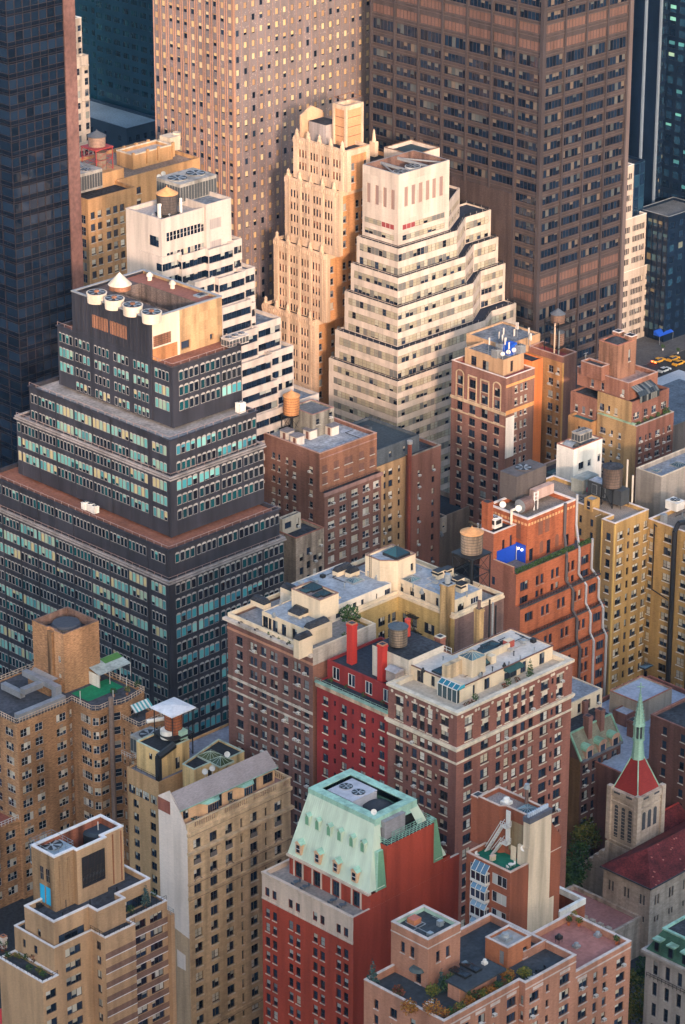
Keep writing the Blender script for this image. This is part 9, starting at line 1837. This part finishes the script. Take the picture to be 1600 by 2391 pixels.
# ================================================================ church, townhouses, street
def church():
 st = mat('pale_church_stone', (.47, .38, .3), .88, .12, .25, panel=(1.1, .55)); rr = mat('crimson_roof_tiles', (.13, .021, .02), .8, .32, .2, fine=3, stretch=2, coarse=.2); sp = mat('crimson_spire_tiles', (.27, .03, .025), .75, .12, .05); mint = mat('mint_spire_copper', (.32, .52, .4), .65, .1, .2); lv = mat('belfry_louvre', (.06, .065, .075), .8, .2, .1)
 z = 27.5; x0, y0 = P(1490, 1865, z); xr = X(1547, y0, z); yl = Y(1426, x0, z); W, D = xr-x0, yl-y0; cx_, cy_ = x0+W/2, y0+D/2
 b = Thing('church', 'pale stone church with crimson tiled roofs and a copper-tipped spire on its belfry tower', 'church', (x0, y0, 0))
 t = b.new('tower'); t.prism(rect(x0, y0, xr, yl), 0, z, st, st); t.prism(rect(x0-.5, y0-.5, xr+.5, yl+.5), 0, z-13, st, st)
 b.ring(rect(x0, y0, xr, yl), z-1.6, 1.5, .35, .02, st, 'parapet'); b.ring(rect(x0, y0, xr, yl), z-3.1, .4, .3, .02, st, 'cornice'); b.ring(rect(x0, y0, xr, yl), z-12.6, .4, .3, .02, st, 'string_course')
 for px, py in ((x0, y0), (xr, y0), (x0, yl)): t.prism(rect(px-.55, py-.55, px+.55, py+.55), z-12.2, z+.5, st, st)
 def opening(face, u, z0, w, h):
  o = b.new('belfry_opening'); n = 8; pts = [(-w/2, z0), (w/2, z0), (w/2, z0+h-w/2)]+[(w/2*math.cos(math.pi*k/n), z0+h-w/2+w/2*math.sin(math.pi*k/n)) for k in range(1, n)]+[(-w/2, z0+h-w/2)]
  for d, m, s in ((.03, st, 1.35), (.05, lv, 1.0)):
   q = [(a*s, zz if s == 1 else z0-.2+(zz-z0)*1.06) for a, zz in pts]
   o.face([(u+a, y0-d, zz) for a, zz in q] if face == 'R' else [(x0-d, u-a, zz) for a, zz in q], m)
  for k in range(int(h/.8)): zz = z0+.3+k*.8; (o.box(u-w/2, y0-.1, zz, u+w/2, y0-.05, zz+.1, st) if face == 'R' else o.box(x0-.1, u-w/2, zz, x0-.05, u+w/2, zz+.1, st)) if h > 6 else None
 for k in (.25, .5, .75): opening('L', y0+D*k, z-11.2, D*.13, 7.6)
 for k in (.27, .5, .73): opening('R', x0+W*k, z-8.2, W*.14, 4.2)
 for k in (.28, .72):
  for f in ('L', 'R'):
   s = b.new('parapet_slot'); s.box(x0-.42, y0+D*k-.8, z-.75, x0-.33, y0+D*k+.8, z-.35, lv) if f == 'L' else s.box(x0+W*k-.8, y0-.42, z-.75, x0+W*k+.8, y0-.33, z-.35, lv)
 r = b.new('spire_roof'); a = .45; p0 = rect(x0+a, y0+a, xr-a, yl-a); zs = Z(1766, cx_, cy_); p1 = rect(cx_-.95, cy_-.95, cx_+.95, cy_+.95); r.frust(p0, z, p1, zs, sp)
 for i in range(4): r.bar((*p0[i], z), (*p1[i], zs), .16, mint)
 s = b.new('spire'); z2, z3, z4, z5 = Z(1728, cx_, cy_), Z(1722, cx_, cy_), Z(1692, cx_, cy_), Z(1618, cx_, cy_)
 s.cyl(cx_, cy_, zs-.3, z2, 1.45, mint, 8, r1=1.0); s.cyl(cx_, cy_, z2, z3, 1.3, mint, 8); s.cyl(cx_, cy_, z3, z4, .75, lv, 8)
 for k in range(8): s.bar((cx_+1.05*math.cos(k*math.pi/4), cy_+1.05*math.sin(k*math.pi/4), z3), (cx_+1.05*math.cos(k*math.pi/4), cy_+1.05*math.sin(k*math.pi/4), z4), .13, mint)
 s.cyl(cx_, cy_, z4, z4+.5, 1.4, mint, 8, r1=1.2); s.cyl(cx_, cy_, z4+.5, z5, 1.15, mint, 8, r1=.12)
 for k in range(8):
  for j in range(9): q = (j+.5)/9; R_ = 1.2*(1-q)+.12*q; aa = k*math.pi/4; zz = z4+.5+(z5-z4-.5)*q; s.box(cx_+R_*math.cos(aa)-.1, cy_+R_*math.sin(aa)-.1, zz-.08, cx_+R_*math.cos(aa)+.1, cy_+R_*math.sin(aa)+.1, zz+.12, mint)
 c = b.new('cross'); zt = Z(1594, cx_, cy_); c.bar((cx_, cy_, z5), (cx_, cy_, zt), .12, mint); zc = z5+(zt-z5)*.6; c.bar((cx_-.55, cy_+.55, zc), (cx_+.55, cy_-.55, zc), .12, mint)
 # nave with hipped roof
 ze = 17.0; nx, ny = P(1519, 2072, ze); nl = Y(1410, nx, ze); nr = nx+46; ds = nl-ny; hz = ze+ds*.33
 n = b.new('nave'); lw = WS(lv, 2, 1, .1, .3, bp=0, glass=GLN, rec=.3)
 for f, a_, c_ in (('L', (nx, nl), (nx, ny)), ('R', (nx, ny), (nr, ny))):
  Lw = math.dist(a_, c_); ws = []
  for k in range(max(2, int(Lw/4.2))): u = (k+.5)*Lw/max(2, int(Lw/4.2)); ws += [(u-.45, ze-5.0, .6, 2.4, lw), (u+.45, ze-5.0, .6, 2.4, lw), (u-.4, ze-9, .55, 1.4, lw), (u+.5, ze-9, .55, 1.4, lw)]
  b.facade(n, a_, c_, 0, ze, st, ws)
 rf = b.new('nave_roof'); e = .5; A, B_, C_, D_ = (nx-e, ny-e, ze), (nr, ny-e, ze), (nr, nl+e, ze), (nx-e, nl+e, ze); Ap, Bp = (nx+ds/2, (ny+nl)/2, hz), (nr, (ny+nl)/2, hz)
 rf.face([A, B_, Bp, Ap], rr); rf.face([D_, A, Ap], rr); rf.face([C_, D_, Ap, Bp], rr); gt = b.new('gutter'); gt.box(nx-.6, ny-.6, ze-.3, nr, ny-.45, ze+.03, lv); gt.box(nx-.6, ny-.6, ze-.3, nx-.45, nl+.6, ze+.03, lv)
 r_ = random.Random(2); lt = b.new('pale_tile'); pm = mat('pale_tiles', (.4, .14, .11), .7, .1, 0)
 for k in range(60): u, v = r_.random(), r_.random(); q0 = [A[i]+(B_[i]-A[i])*u for i in range(3)]; q1 = [Ap[i]+(Bp[i]-Ap[i])*u for i in range(3)]; q = [q0[i]+(q1[i]-q0[i])*v for i in range(3)]; lt.box(q[0]-.16, q[1]-.16, q[2]-.02, q[0]+.16, q[1]+.16, q[2]+.12, pm)
 tx0, tz = xr-.5, z-13; tr = b.new('transept'); ta, tb = y0-1.0, y0+9; tr.prism(rect(tx0, ta, tx0+30, tb), 0, tz, st); q = b.new('transept_roof'); q.face([(tx0, ta-.4, tz), (tx0+30, ta-.4, tz), (tx0+30, (ta+tb)/2, tz+3.4), (tx0+1, (ta+tb)/2, tz+3.4)], rr); q.face([(tx0+1, (ta+tb)/2, tz+3.4), (tx0+30, (ta+tb)/2, tz+3.4), (tx0+30, tb, tz), (tx0, tb, tz)], rr); q.face([(tx0, tb, tz), (tx0, ta-.4, tz), (tx0+1, (ta+tb)/2, tz+3.4)], rr); q.bar((tx0+1, (ta+tb)/2, tz+3.45), (tx0+30, (ta+tb)/2, tz+3.45), .2, mat('bright_red_ridge', (.4, .05, .04), .7, .1, 0))
 # lower aisle with flat pink roof, gable front and crenellated walls
 zl = ze-8.5; al = b.new('aisle'); ax0 = nx-9; al.prism(rect(ax0, ny+2, nx-.02, nl+8), 0, zl, st, mat('pink_flat_roof', (.36, .17, .15), .9, .12, 0)); b.ring(rect(ax0, ny+2, nx-.02, nl+8), zl, .9, .15, .5, st, 'aisle_parapet')
 g = b.new('gable_front'); gy0, gy1 = nl-1.0, nl+7; g.prism([(ax0-.6, gy0), (ax0+1, gy0), (ax0+1, gy1), (ax0-.6, gy1)], 0, zl+.4, st, st); gm = (gy0+gy1)/2; g.face([(ax0-.6, gy1, zl+.4), (ax0-.6, gy0, zl+.4), (ax0-.6, gm, zl+3.2)], st); g.face([(ax0+.6, gy0, zl+.4), (ax0+.6, gy1, zl+.4), (ax0+.6, gm, zl+3.2)], st); [g.face([(ax0-.8, ya_, zl+.5), (ax0-.8, gm, zl+3.4), (ax0+.8, gm, zl+3.4), (ax0+.8, ya_, zl+.5)], st) for ya_ in (gy0-.3, gy1+.3)]
 ar = b.new('arcade')
 for k in range(11): u = gy0+.5+k*.68; ar.box(ax0-.66, u, zl-3.4, ax0-.59, u+.36, zl-1.2, lv)
 cw = b.new('crenellated_wall')
 for k in range(7): zz = z-16-k*1.5; yy = yl+.6+k*1.5; cw.box(x0-.5, yy, 0, x0+3, yy+1.5, zz, st); cw.box(x0-.7, yy+.2, zz, x0+.2, yy+1.0, zz+.5, st)
 for k in range(8): cw.box(ax0-.5, ny+2.6+k*2.2, zl+.9, ax0+.4, ny+3.8+k*2.2, zl+1.5, st)
 return x0, y0, nx, ny, nl
CH = church()
def townhouses():
 db = mat('dark_plum_townhouse', (.13, .065, .055), .88, .15, .2); oc = mat('dim_ochre_side', (.2, .11, .05), .88, .15, .2); ms = mat('mossy_slate', (.2, .19, .135), .85, .18, .2); gc = mat('verdigris_trim', (.22, .4, .28), .75, .12, .2); w2 = WS(F_DARK, 2, 2, .08, .12, bp=.3, blind=BL_GREY, sill=SILL, ac=.12, rec=.22); w1 = WS(F_DARK, 1, 2, .08, bp=.3, blind=BL_GREY, sill=SILL, ac=.1, rec=.22); rb = mat('rosy_dim_brick', (.21, .1, .08), .88, .15, .2); bl = mat('pale_blue_membrane', (.33, .38, .46), .8, .12, 0, coarse=.25)
 _, y0, _ = PF(1400, 1830, 30.5, 3.25); x0, zt = PYp(1356, 1776, y0); xr = X(1450, y0, zt); yl = Y(1330, x0, zt)
 b = Thing('townhouse', 'dark plum brick apartment house with mossy mansard, three round dormers and tall chimneys', 'apartment building', (x0, y0, 0), acwhere='the dark plum house with round dormers')
 b.tier(rect(x0, y0, xr, yl+8), 0, zt, db, None, {0: lambda L, a, z: [(L*u, z-1.6-k*3.25-2, w, 2, s) for k in range(7) for u, w, s in ((.13, 2.0, w2), (.34, 1.3, w1), (.48, 1.3, w1), (.62, 1.3, w1), (.85, 2.0, w2))]}, mats={3: oc})
 b.strip((x0, y0), (xr, y0), zt-.4, .5, .7, mat('slate_cornice', (.14, .15, .17), .8, .12, .2)); b.strip((x0, y0), (xr, y0), 7.5, .5, .3, SILL)
 bw = b.new('ground_floor'); [bw.box(x0+1+k*2.2, y0-.2, 1, x0+1.25+k*2.2, y0+.02, 7.5, SILL) for k in range(int((xr-x0)/2.2))]
 m = b.new('mansard_roof'); zm = zt+5.4; m.face([(x0-.2, y0-.3, zt), (xr, y0-.3, zt), (xr, y0+3.2, zm), (x0-.2, y0+3.2, zm)], ms); m.face([(x0-.2, y0+3.2, zm), (xr, y0+3.2, zm), (xr, yl+8, zm-.2), (x0-.2, yl+8, zm-.2)], TAR); m.face([(x0-.2, yl+8, zt), (x0-.2, y0-.3, zt), (x0-.2, y0+3.2, zm), (x0-.2, yl+8, zm)], db)
 t = b.new('copper_edge'); t.bar((x0-.2, y0+3.1, zm+.1), (xr, y0+3.1, zm+.1), .25, gc); t.bar((x0-.2, y0-.35, zt), (x0-.2, y0+3.1, zm+.1), .28, gc); t.bar((xr, y0-.35, zt), (xr, y0+3.1, zm), .25, gc)
 for u in (.18, .5, .82):
  cx_ = x0+(xr-x0)*u; d = b.new('dormer'); d.prism(rect(cx_-1.1, y0-.5, cx_+1.1, y0+2.4), zt-.2, zt+1.9, mat('pink_dormer_stone', (.42, .26, .19), .85, .1, .2)); g = b.new('dormer_window', d); g.box(cx_-.7, y0-.56, zt+.1, cx_+.7, y0-.5, zt+1.7, GL); q = b.new('round_pediment', d)
  for k in range(8): a0, a1 = math.pi*k/8, math.pi*(k+1)/8; q.face([(cx_+1.35*math.cos(a), yy, zt+1.9+1.1*math.sin(a)) for a, yy in ((a0, y0-.6), (a1, y0-.6), (a1, y0+2.6), (a0, y0+2.6))], gc); q.face([(cx_, y0-.6, zt+1.9), (cx_+1.35*math.cos(a0), y0-.6, zt+1.9+1.1*math.sin(a0)), (cx_+1.35*math.cos(a1), y0-.6, zt+1.9+1.1*math.sin(a1))], mat('pink_dormer_stone', (.42, .26, .19)))
 for u, yy in ((.36, 2.4), (.68, 2.6), (.74, 8)): stack(b, x0+(xr-x0)*u, y0+yy, zt, 1.3, 1.6, 8.2, rb)
 # cream penthouse behind the mansard
 wx, wy = P(1332, 1697, zm-.3); b.tier(rect(wx, y0+8, X(1407, y0+8, zm+3.5), y0+20), zm-3, zm+3.6, CW(), mat('bluegrey_roof', (.2, .22, .25)), {0: lambda L, a, z: [(L*u, a+3.3, 1.1, 2.3, w1) for u in (.16, .42, .66, .9)]}, ph=.2, part='penthouse')
 # roofs behind the spire
 z = 23.0; rx, ry = P(1560, 1752, z); c = Thing('low_building', 'broad pale blue-roofed building behind the church spire with a beige bulkhead', 'building', (rx, ry, 0)); c.tier(rect(X(1452, ry, z), ry, rx+26, ry+27), 0, z, rb, bl, {0: lambda L, a, q: [(L*(k+.5)/9, q-4-j*3.3, 1.3, 1.9, w1) for k in range(9) for j in range(4)]}, ph=.9, cop=mat('red_brick_coping', (.3, .11, .08), .85, .12, .1))
 bx, by = P(1540, 1690, z); bulk(c, bx-2, by+4, bx+9, by+13, z-.9, 5.2, mat('beige_bulkhead', (.42, .35, .27), .85, .1, .2), bl, 'bulkhead', {}, .3, mat('red_tile_coping', (.36, .15, .1))); stack(c, X(1437, ry+9, z), ry+9, z-1, 1.6, 1.6, 3.6, rb); stack(c, X(1480, ry+11, z), ry+11, z-1, 2.2, 2.2, 4, rb)
 bx, by = P(1462, 1690, z); bulk(c, bx, by, bx+5, by+4, z-.9, 3, rb, bl, 'stair_house'); skylight(bx+17, by+9, bx+20, by+11, z+4.4, 'dark square skylight on the beige bulkhead behind the spire', F_DARK, .3, .2)
 for i, (u, v) in enumerate(((1523, 1700), (1532, 1690), (1518, 1712), (1535, 1708), (1527, 1725), (1550, 1700), (1540, 1722), (1447, 1660))): px, py = P(u, v, z-.9); vent(px, py, z-.9, 'small silver vent stack on the pale blue roof behind the spire', 'vents behind the spire', i % 3, STEEL, .3, 1.6)
 e = Thing('apartment_building', 'dark red-brown brick building cut by the right frame edge behind the church', 'apartment building', (0, 0, 0), None); z2 = Z(1690, *P(1570, 1690, 36)); ex, ey = P(1570, 1690, 36); e.org = (ex, ey, 0); e.tier(rect(ex, ey-16, ex+40, ey+6), 0, 36, db, TAR, {3: lambda L, a, q: [(L-3-5*k, q-3.4-j*3.3, 1.3, 1.9, w1) for k in range(4) for j in range(9)]}, ph=.6, cop=rb)
 # grey mansard house, bottom right
 gs = mat('pale_grey_stone', (.42, .39, .36), .85, .1, .2); dg = mat('dark_copper_mansard', (.05, .13, .09), .7, .15, .2); z = 33.0; gx, gy = P(1536, 2222, z); gl = Y(1511, gx, z); gx, gl = P(1511, 2170, z)[0], None
 gx, gy = P(1524, 2222, z) if False else (gx, P(1511, 2170, z)[1]-26); gw = WS(F_DARK, 1, 3, .1, bp=.2, blind=BL_GREY, sill=gs, rec=.3)
 f = Thing('mansard_house', 'pale grey stone house with dark green copper mansard and balconies at the lower right edge', 'house', (gx, gy, 0)); f.tier(rect(gx, gy, gx+40, gy+26), 0, z-4.5, gs, None, {3: lambda L, a, q: [(u, q-1.6-k*4.6-3, 1.2, 3.0, gw) for k in range(6) for u in (2.4, 5.4, 8.4, 11.4, 14.4, 17.4)]}); f.ring(rect(gx, gy, gx+40, gy+26), z-4.9, .6, .7, .02, gs, 'cornice')
 q = f.new('mansard_roof'); q.frust(rect(gx, gy, gx+40, gy+26), z-4.3, rect(gx+2.2, gy+2.2, gx+37.8, gy+23.8), z, dg, TAR); f.ring(rect(gx+2.2, gy+2.2, gx+37.8, gy+23.8), z, .35, .2, .4, COPPER, 'roof_rim')
 for k in range(6): yy = gy+23.6-k*3.4; d = f.new('dormer'); d.box(gx+.2, yy-.8, z-4.2, gx+2.4, yy+.8, z-1.6, dg); d.box(gx+.12, yy-.5, z-3.9, gx+.21, yy+.5, z-2.0, GL); d.box(gx-.1, yy-1, z-1.6, gx+2.6, yy+1, z-1.3, COPPER)
 f.rail([(gx-.8, gy+25), (gx-.8, gy)], z-9.6, 1.0, BLACK, .9, r=.05, part='balcony')
townhouses()
def street():
 kerb = mat('pavement', (.085, .085, .09), .9, .15, 0, coarse=.2); mk = mat('road_paint', (.5, .48, .42), .8, .2, 0)
 px, py = P(1600, 805, 0); s = MB('pavement'); s.box(px-60, py-3, .004, px+60, py+14, .14, kerb); o = s.build((0, 0, 0), None); o['kind'] = 'structure'
 s = MB('road_marking'); [s.box(px-80+k*9, py-10, .004, px-75+k*9, py-9.8, .012, mk) for k in range(18)]; o = s.build((0, 0, 0), None); o['kind'] = 'structure'
 def car(u, v, col, label, cat, lights=False):
  x, y = P(u, v, 0); t = Thing('car', label, cat, (x, y, 0)); k = t.new('body'); k.frust([(x-2.4, y-.9), (x+2.4, y-.9), (x+2.4, y+.9), (x-2.4, y+.9)], .35, [(x-2.3, y-.85), (x+2.3, y-.85), (x+2.3, y+.85), (x-2.3, y+.85)], .95, col, col); c = t.new('cabin'); c.frust([(x-1.7, y-.8), (x+1.1, y-.8), (x+1.1, y+.8), (x-1.7, y+.8)], .95, [(x-1.2, y-.65), (x+.5, y-.65), (x+.5, y+.65), (x-1.2, y+.65)], 1.5, GL, col)
  for a in (-1.5, 1.5):
   for e in (-.88, .88): w = t.new('wheel'); w.box(x+a-.33, y+e-.1, 0, x+a+.33, y+e+.1, .66, BLACK); w.cyl(x+a, y+e, .3, .34, .1, STEEL, 8)
  if lights:
   em = bpy.data.materials.new('tail_light'); em.use_nodes = True; q = em.node_tree.nodes['Principled BSDF']; q.inputs['Emission Color'].default_value = (1, .06, .02, 1); q.inputs['Emission Strength'].default_value = 6; q.inputs['Base Color'].default_value = (.5, .02, .02, 1)
   for e in (-.6, .6): l = t.new('tail_light'); l.box(x-2.5, y+e-.3, .6, x-2.3, y+e+.3, .95, em)
 yel = mat('taxi_yellow', (.6, .3, .03), .4, .05, 0); car(1538, 846, yel, 'orange-yellow taxi with glowing red tail lights in the street at upper right', 'taxi', True); car(1572, 842, yel, 'orange-yellow taxi further along the street at the right edge', 'taxi'); car(1585, 852, yel, 'third taxi nearest the right frame edge', 'taxi'); car(1551, 868, mat('white_car_paint', (.6, .6, .6), .3, .04, 0), 'white car parked below the taxis at upper right', 'car')
 x, y = P(1545, 775, 3); t = Thing('awning', 'bright blue awning over a doorway on the shaded street', 'awning', (x, y, 0)); t.new('canvas').frust(rect(x-4, y-2.5, x+3, y), 3, rect(x-4, y-.2, x+3, y), 4.4, mat('blue_canvas', (.01, .07, .42), .7, .08, 0), mat('blue_canvas', (.01, .07, .42))); [t.new('post').bar((x+a, y-2.4, 0), (x+a, y-2.4, 3), .06, STEEL) for a in (-3.8, 2.8)]
 for i, (u, v) in enumerate(((1548, 818), (1583, 826))): x, y = P(u, v, .1); bush(x, y, .14, 1.2, 1.6, ('left', 'right')[i]+' white street planter on the shaded pavement', LG, mat('white_planter', (.6, .58, .55), .7, .05, .1), None, 60, .2)
 for i, (u, v, z, w, d, m, lab) in enumerate(((1560, 912, 8, 16, 9, mat('pale_canopy_roof', (.36, .42, .5), .7, .1, 0), 'low building with pale blue canopy roof beside the street'), (1590, 985, 22, 26, 22, mat('blue_shade_roof', (.1, .13, .17), .9, .25, 0, coarse=.2), 'dark low building with blue-grey roof at the right edge'))): x, y = P(u, v, z); t = Thing('low_building', lab, 'building', (x, y, 0)); k = t.new('wall'); k.prism(rect(x-w/3, y, x+w, y+d), 0, z-.2, mat('shaded_brick', (.1, .085, .08), .9, .15, .2)); r = t.new('roof'); r.prism(rect(x-w/3-.2, y-.2, x+w+.2, y+d+.2), z-.2, z, m, m)  # plain dark brick walls under pale and dark blue-grey roofs
 # avenue trees by the church
 r_ = random.Random(6); spots = [(1306, 2068, 11), (1330, 2030, 11), (1352, 2000, 12), (1368, 1955, 12), (1386, 1925, 11), (1322, 2085, 10), (1345, 2060, 10), (1475, 2290, 14), (1500, 2345, 12), (1515, 2260, 11)]
 labs = ('dark green street tree, lowest on the street beside the slim russet building', 'green street tree second up the street beside the plum townhouse', 'green street tree in the middle of the row by the plum townhouse', 'yellowing street tree beside the belfry tower', 'yellowing tree touching the belfry tower at the top of the row', 'small green tree against the slim russet building base', 'low green tree beside the church wall', 'olive tree between the pink building and the church', 'olive tree near the lower right frame edge', 'dark tree below the crimson side roof')
 for i, (u, v, h) in enumerate(spots): x, y = P(u, v, h*.72); tree(x, y, h, h*.62, labs[i], (LG, LG, LG, LGY, LGY, LG, LG, LGY, LGY, LG)[i], 'street trees by the church', 800)
 x, y = P(1195, 2380, .1); k = MB('lower_pavement'); k.name = 'pavement'; k.box(x-30, y-60, .004, x+30, y+4, .13, kerb); o = k.build((0, 0, 0), None); o['kind'] = 'structure'
street()
def haze():
 mb = MB('haze'); m = bpy.data.materials.new('evening_haze'); m.use_nodes = True; t = m.node_tree; t.nodes.clear()
 o = t.nodes.new('ShaderNodeOutputMaterial'); v = t.nodes.new('ShaderNodeVolumePrincipled'); v.inputs['Color'].default_value = (.3, .6, 1, 1); v.inputs['Density'].default_value = .000015; v.inputs['Anisotropy'].default_value = 0
 t.links.new(v.outputs[0], o.inputs['Volume']); mb.box(-90, -90, -1, 1500, 1500, 346, m); h = mb.build((0, 0, 0), None); h['kind'] = 'stuff'
haze()
# ---------------------------------------------------------------- put everything into the scene
for t in THINGS: t.finish()
bpy.context.view_layer.update()
dg = bpy.context.evaluated_depsgraph_get()
cam_p = Vector((0, 0, CAM_H))
def seen(c, n):
 u, v = proj(*c)
 if not (-20 < u < 1620 and -20 < v < 2411): return 0
 d = Vector((c[0]+n[0]*.6, c[1]+n[1]*.6, c[2]))-cam_p
 if n[0]*d.x+n[1]*d.y > 0: return 0
 hit, loc, *_ = scene.ray_cast(dg, cam_p, d.normalized(), distance=d.length-.05)
 return 0 if hit else 1
MAXW = 100
for t in THINGS:
 if not t.wins: continue
 by = {}
 for w in t.wins:
  st, ww, hh, c, ang, var, ac, n = w; ctr = (c[0]-n[0]*0, c[1], c[2]+hh/2)
  vis = seen(ctr, n); dist = math.dist(ctr, cam_p); by.setdefault(st.name, []).append((-vis, -ww*hh/dist**2, w))
 for nm, lst in by.items():
  lst.sort(key=lambda q: (q[0], q[1])); acs = 0
  for q in lst[:MAXW]:
   st, ww, hh, c, ang, var, ac, n = q[2]
   o = bpy.data.objects.new(nm, st.mesh(ww, hh, var)); COL.objects.link(o); o.parent = t.e
   o.location = (c[0]-t.org[0], c[1]-t.org[1], c[2]-t.org[2]); o.rotation_euler = (0, 0, ang)
   if st.sill:
    s_ = bpy.data.objects.new('sill', st.sillmesh(ww)); COL.objects.link(s_); s_.parent = o
  rest = lst[MAXW:]
  if rest:
   vs_, fs, ms, mats_, n0 = [], [], [], [], 0
   for q in rest:
    st, ww, hh, c, ang, var, ac, n = q[2]; V, Fm = st.data(ww, hh, var); ca, sa = math.cos(ang), math.sin(ang)
    W = np.empty_like(V); W[:, 0] = V[:, 0]*ca-V[:, 1]*sa+c[0]-t.org[0]; W[:, 1] = V[:, 0]*sa+V[:, 1]*ca+c[1]-t.org[1]; W[:, 2] = V[:, 2]+c[2]-t.org[2]
    ids = []
    for m in (st.frame, st.glass, st.blind, st.sill):
     if m is not None and m not in mats_: mats_.append(m)
     ids.append(mats_.index(m) if m is not None else -1)
    fs.extend([(n0+4*i, n0+4*i+1, n0+4*i+2, n0+4*i+3) for i in range(len(Fm))]); ms.extend([ids[k] for k in Fm])
    if st.peak: k = n0+4*len(Fm); fs.append(tuple(range(k, k+6))); ms.append(ids[0])
    n0 += len(V); vs_.append(W)
    if st.sill:
     d, a = st.rec, ww/2+.1; q8 = np.array([(x, y, z) for z in (-.16, 0) for x, y in ((-a, -d-.14), (a, -d-.14), (a, -d+.02), (-a, -d+.02))])
     S8 = np.empty_like(q8); S8[:, 0] = q8[:, 0]*ca-q8[:, 1]*sa+c[0]-t.org[0]; S8[:, 1] = q8[:, 0]*sa+q8[:, 1]*ca+c[1]-t.org[1]; S8[:, 2] = q8[:, 2]+c[2]-t.org[2]
     for f in ((0, 1, 5, 4), (1, 2, 6, 5), (3, 0, 4, 7), (4, 5, 6, 7), (3, 2, 1, 0)): fs.append(tuple(n0+i for i in f)); ms.append(ids[3])
     n0 += 8; vs_.append(S8)
   me = bpy.data.meshes.new(nm); me.from_pydata(np.vstack(vs_).tolist(), [], fs)
   for m in mats_: me.materials.append(m)
   me.polygons.foreach_set('material_index', ms)
   o = bpy.data.objects.new(nm, me); COL.objects.link(o); o.parent = t.e; o['kind'] = 'stuff'
  if t.acwhere:
   for q in lst:
    st, ww, hh, c, ang, var, ac, n = q[2]
    if ac and q[0] == -1 and acs < 40:
     acs += 1; o = bpy.data.objects.new('air_conditioner', ac_mesh()); COL.objects.link(o)
     k = st.rec+.1; off_ = ww*.22*(1 if var % 2 else -1) if ww > 1.3 else 0
     o.location = (c[0]+n[0]*k+math.cos(ang)*off_, c[1]+n[1]*k+math.sin(ang)*off_, c[2]+.06); o.rotation_euler = (0, 0, ang)
     o['label'] = 'pale window air conditioner sticking out of '+t.acwhere; o['category'] = 'air conditioner'; o['group'] = 'air conditioners in '+t.acwhere
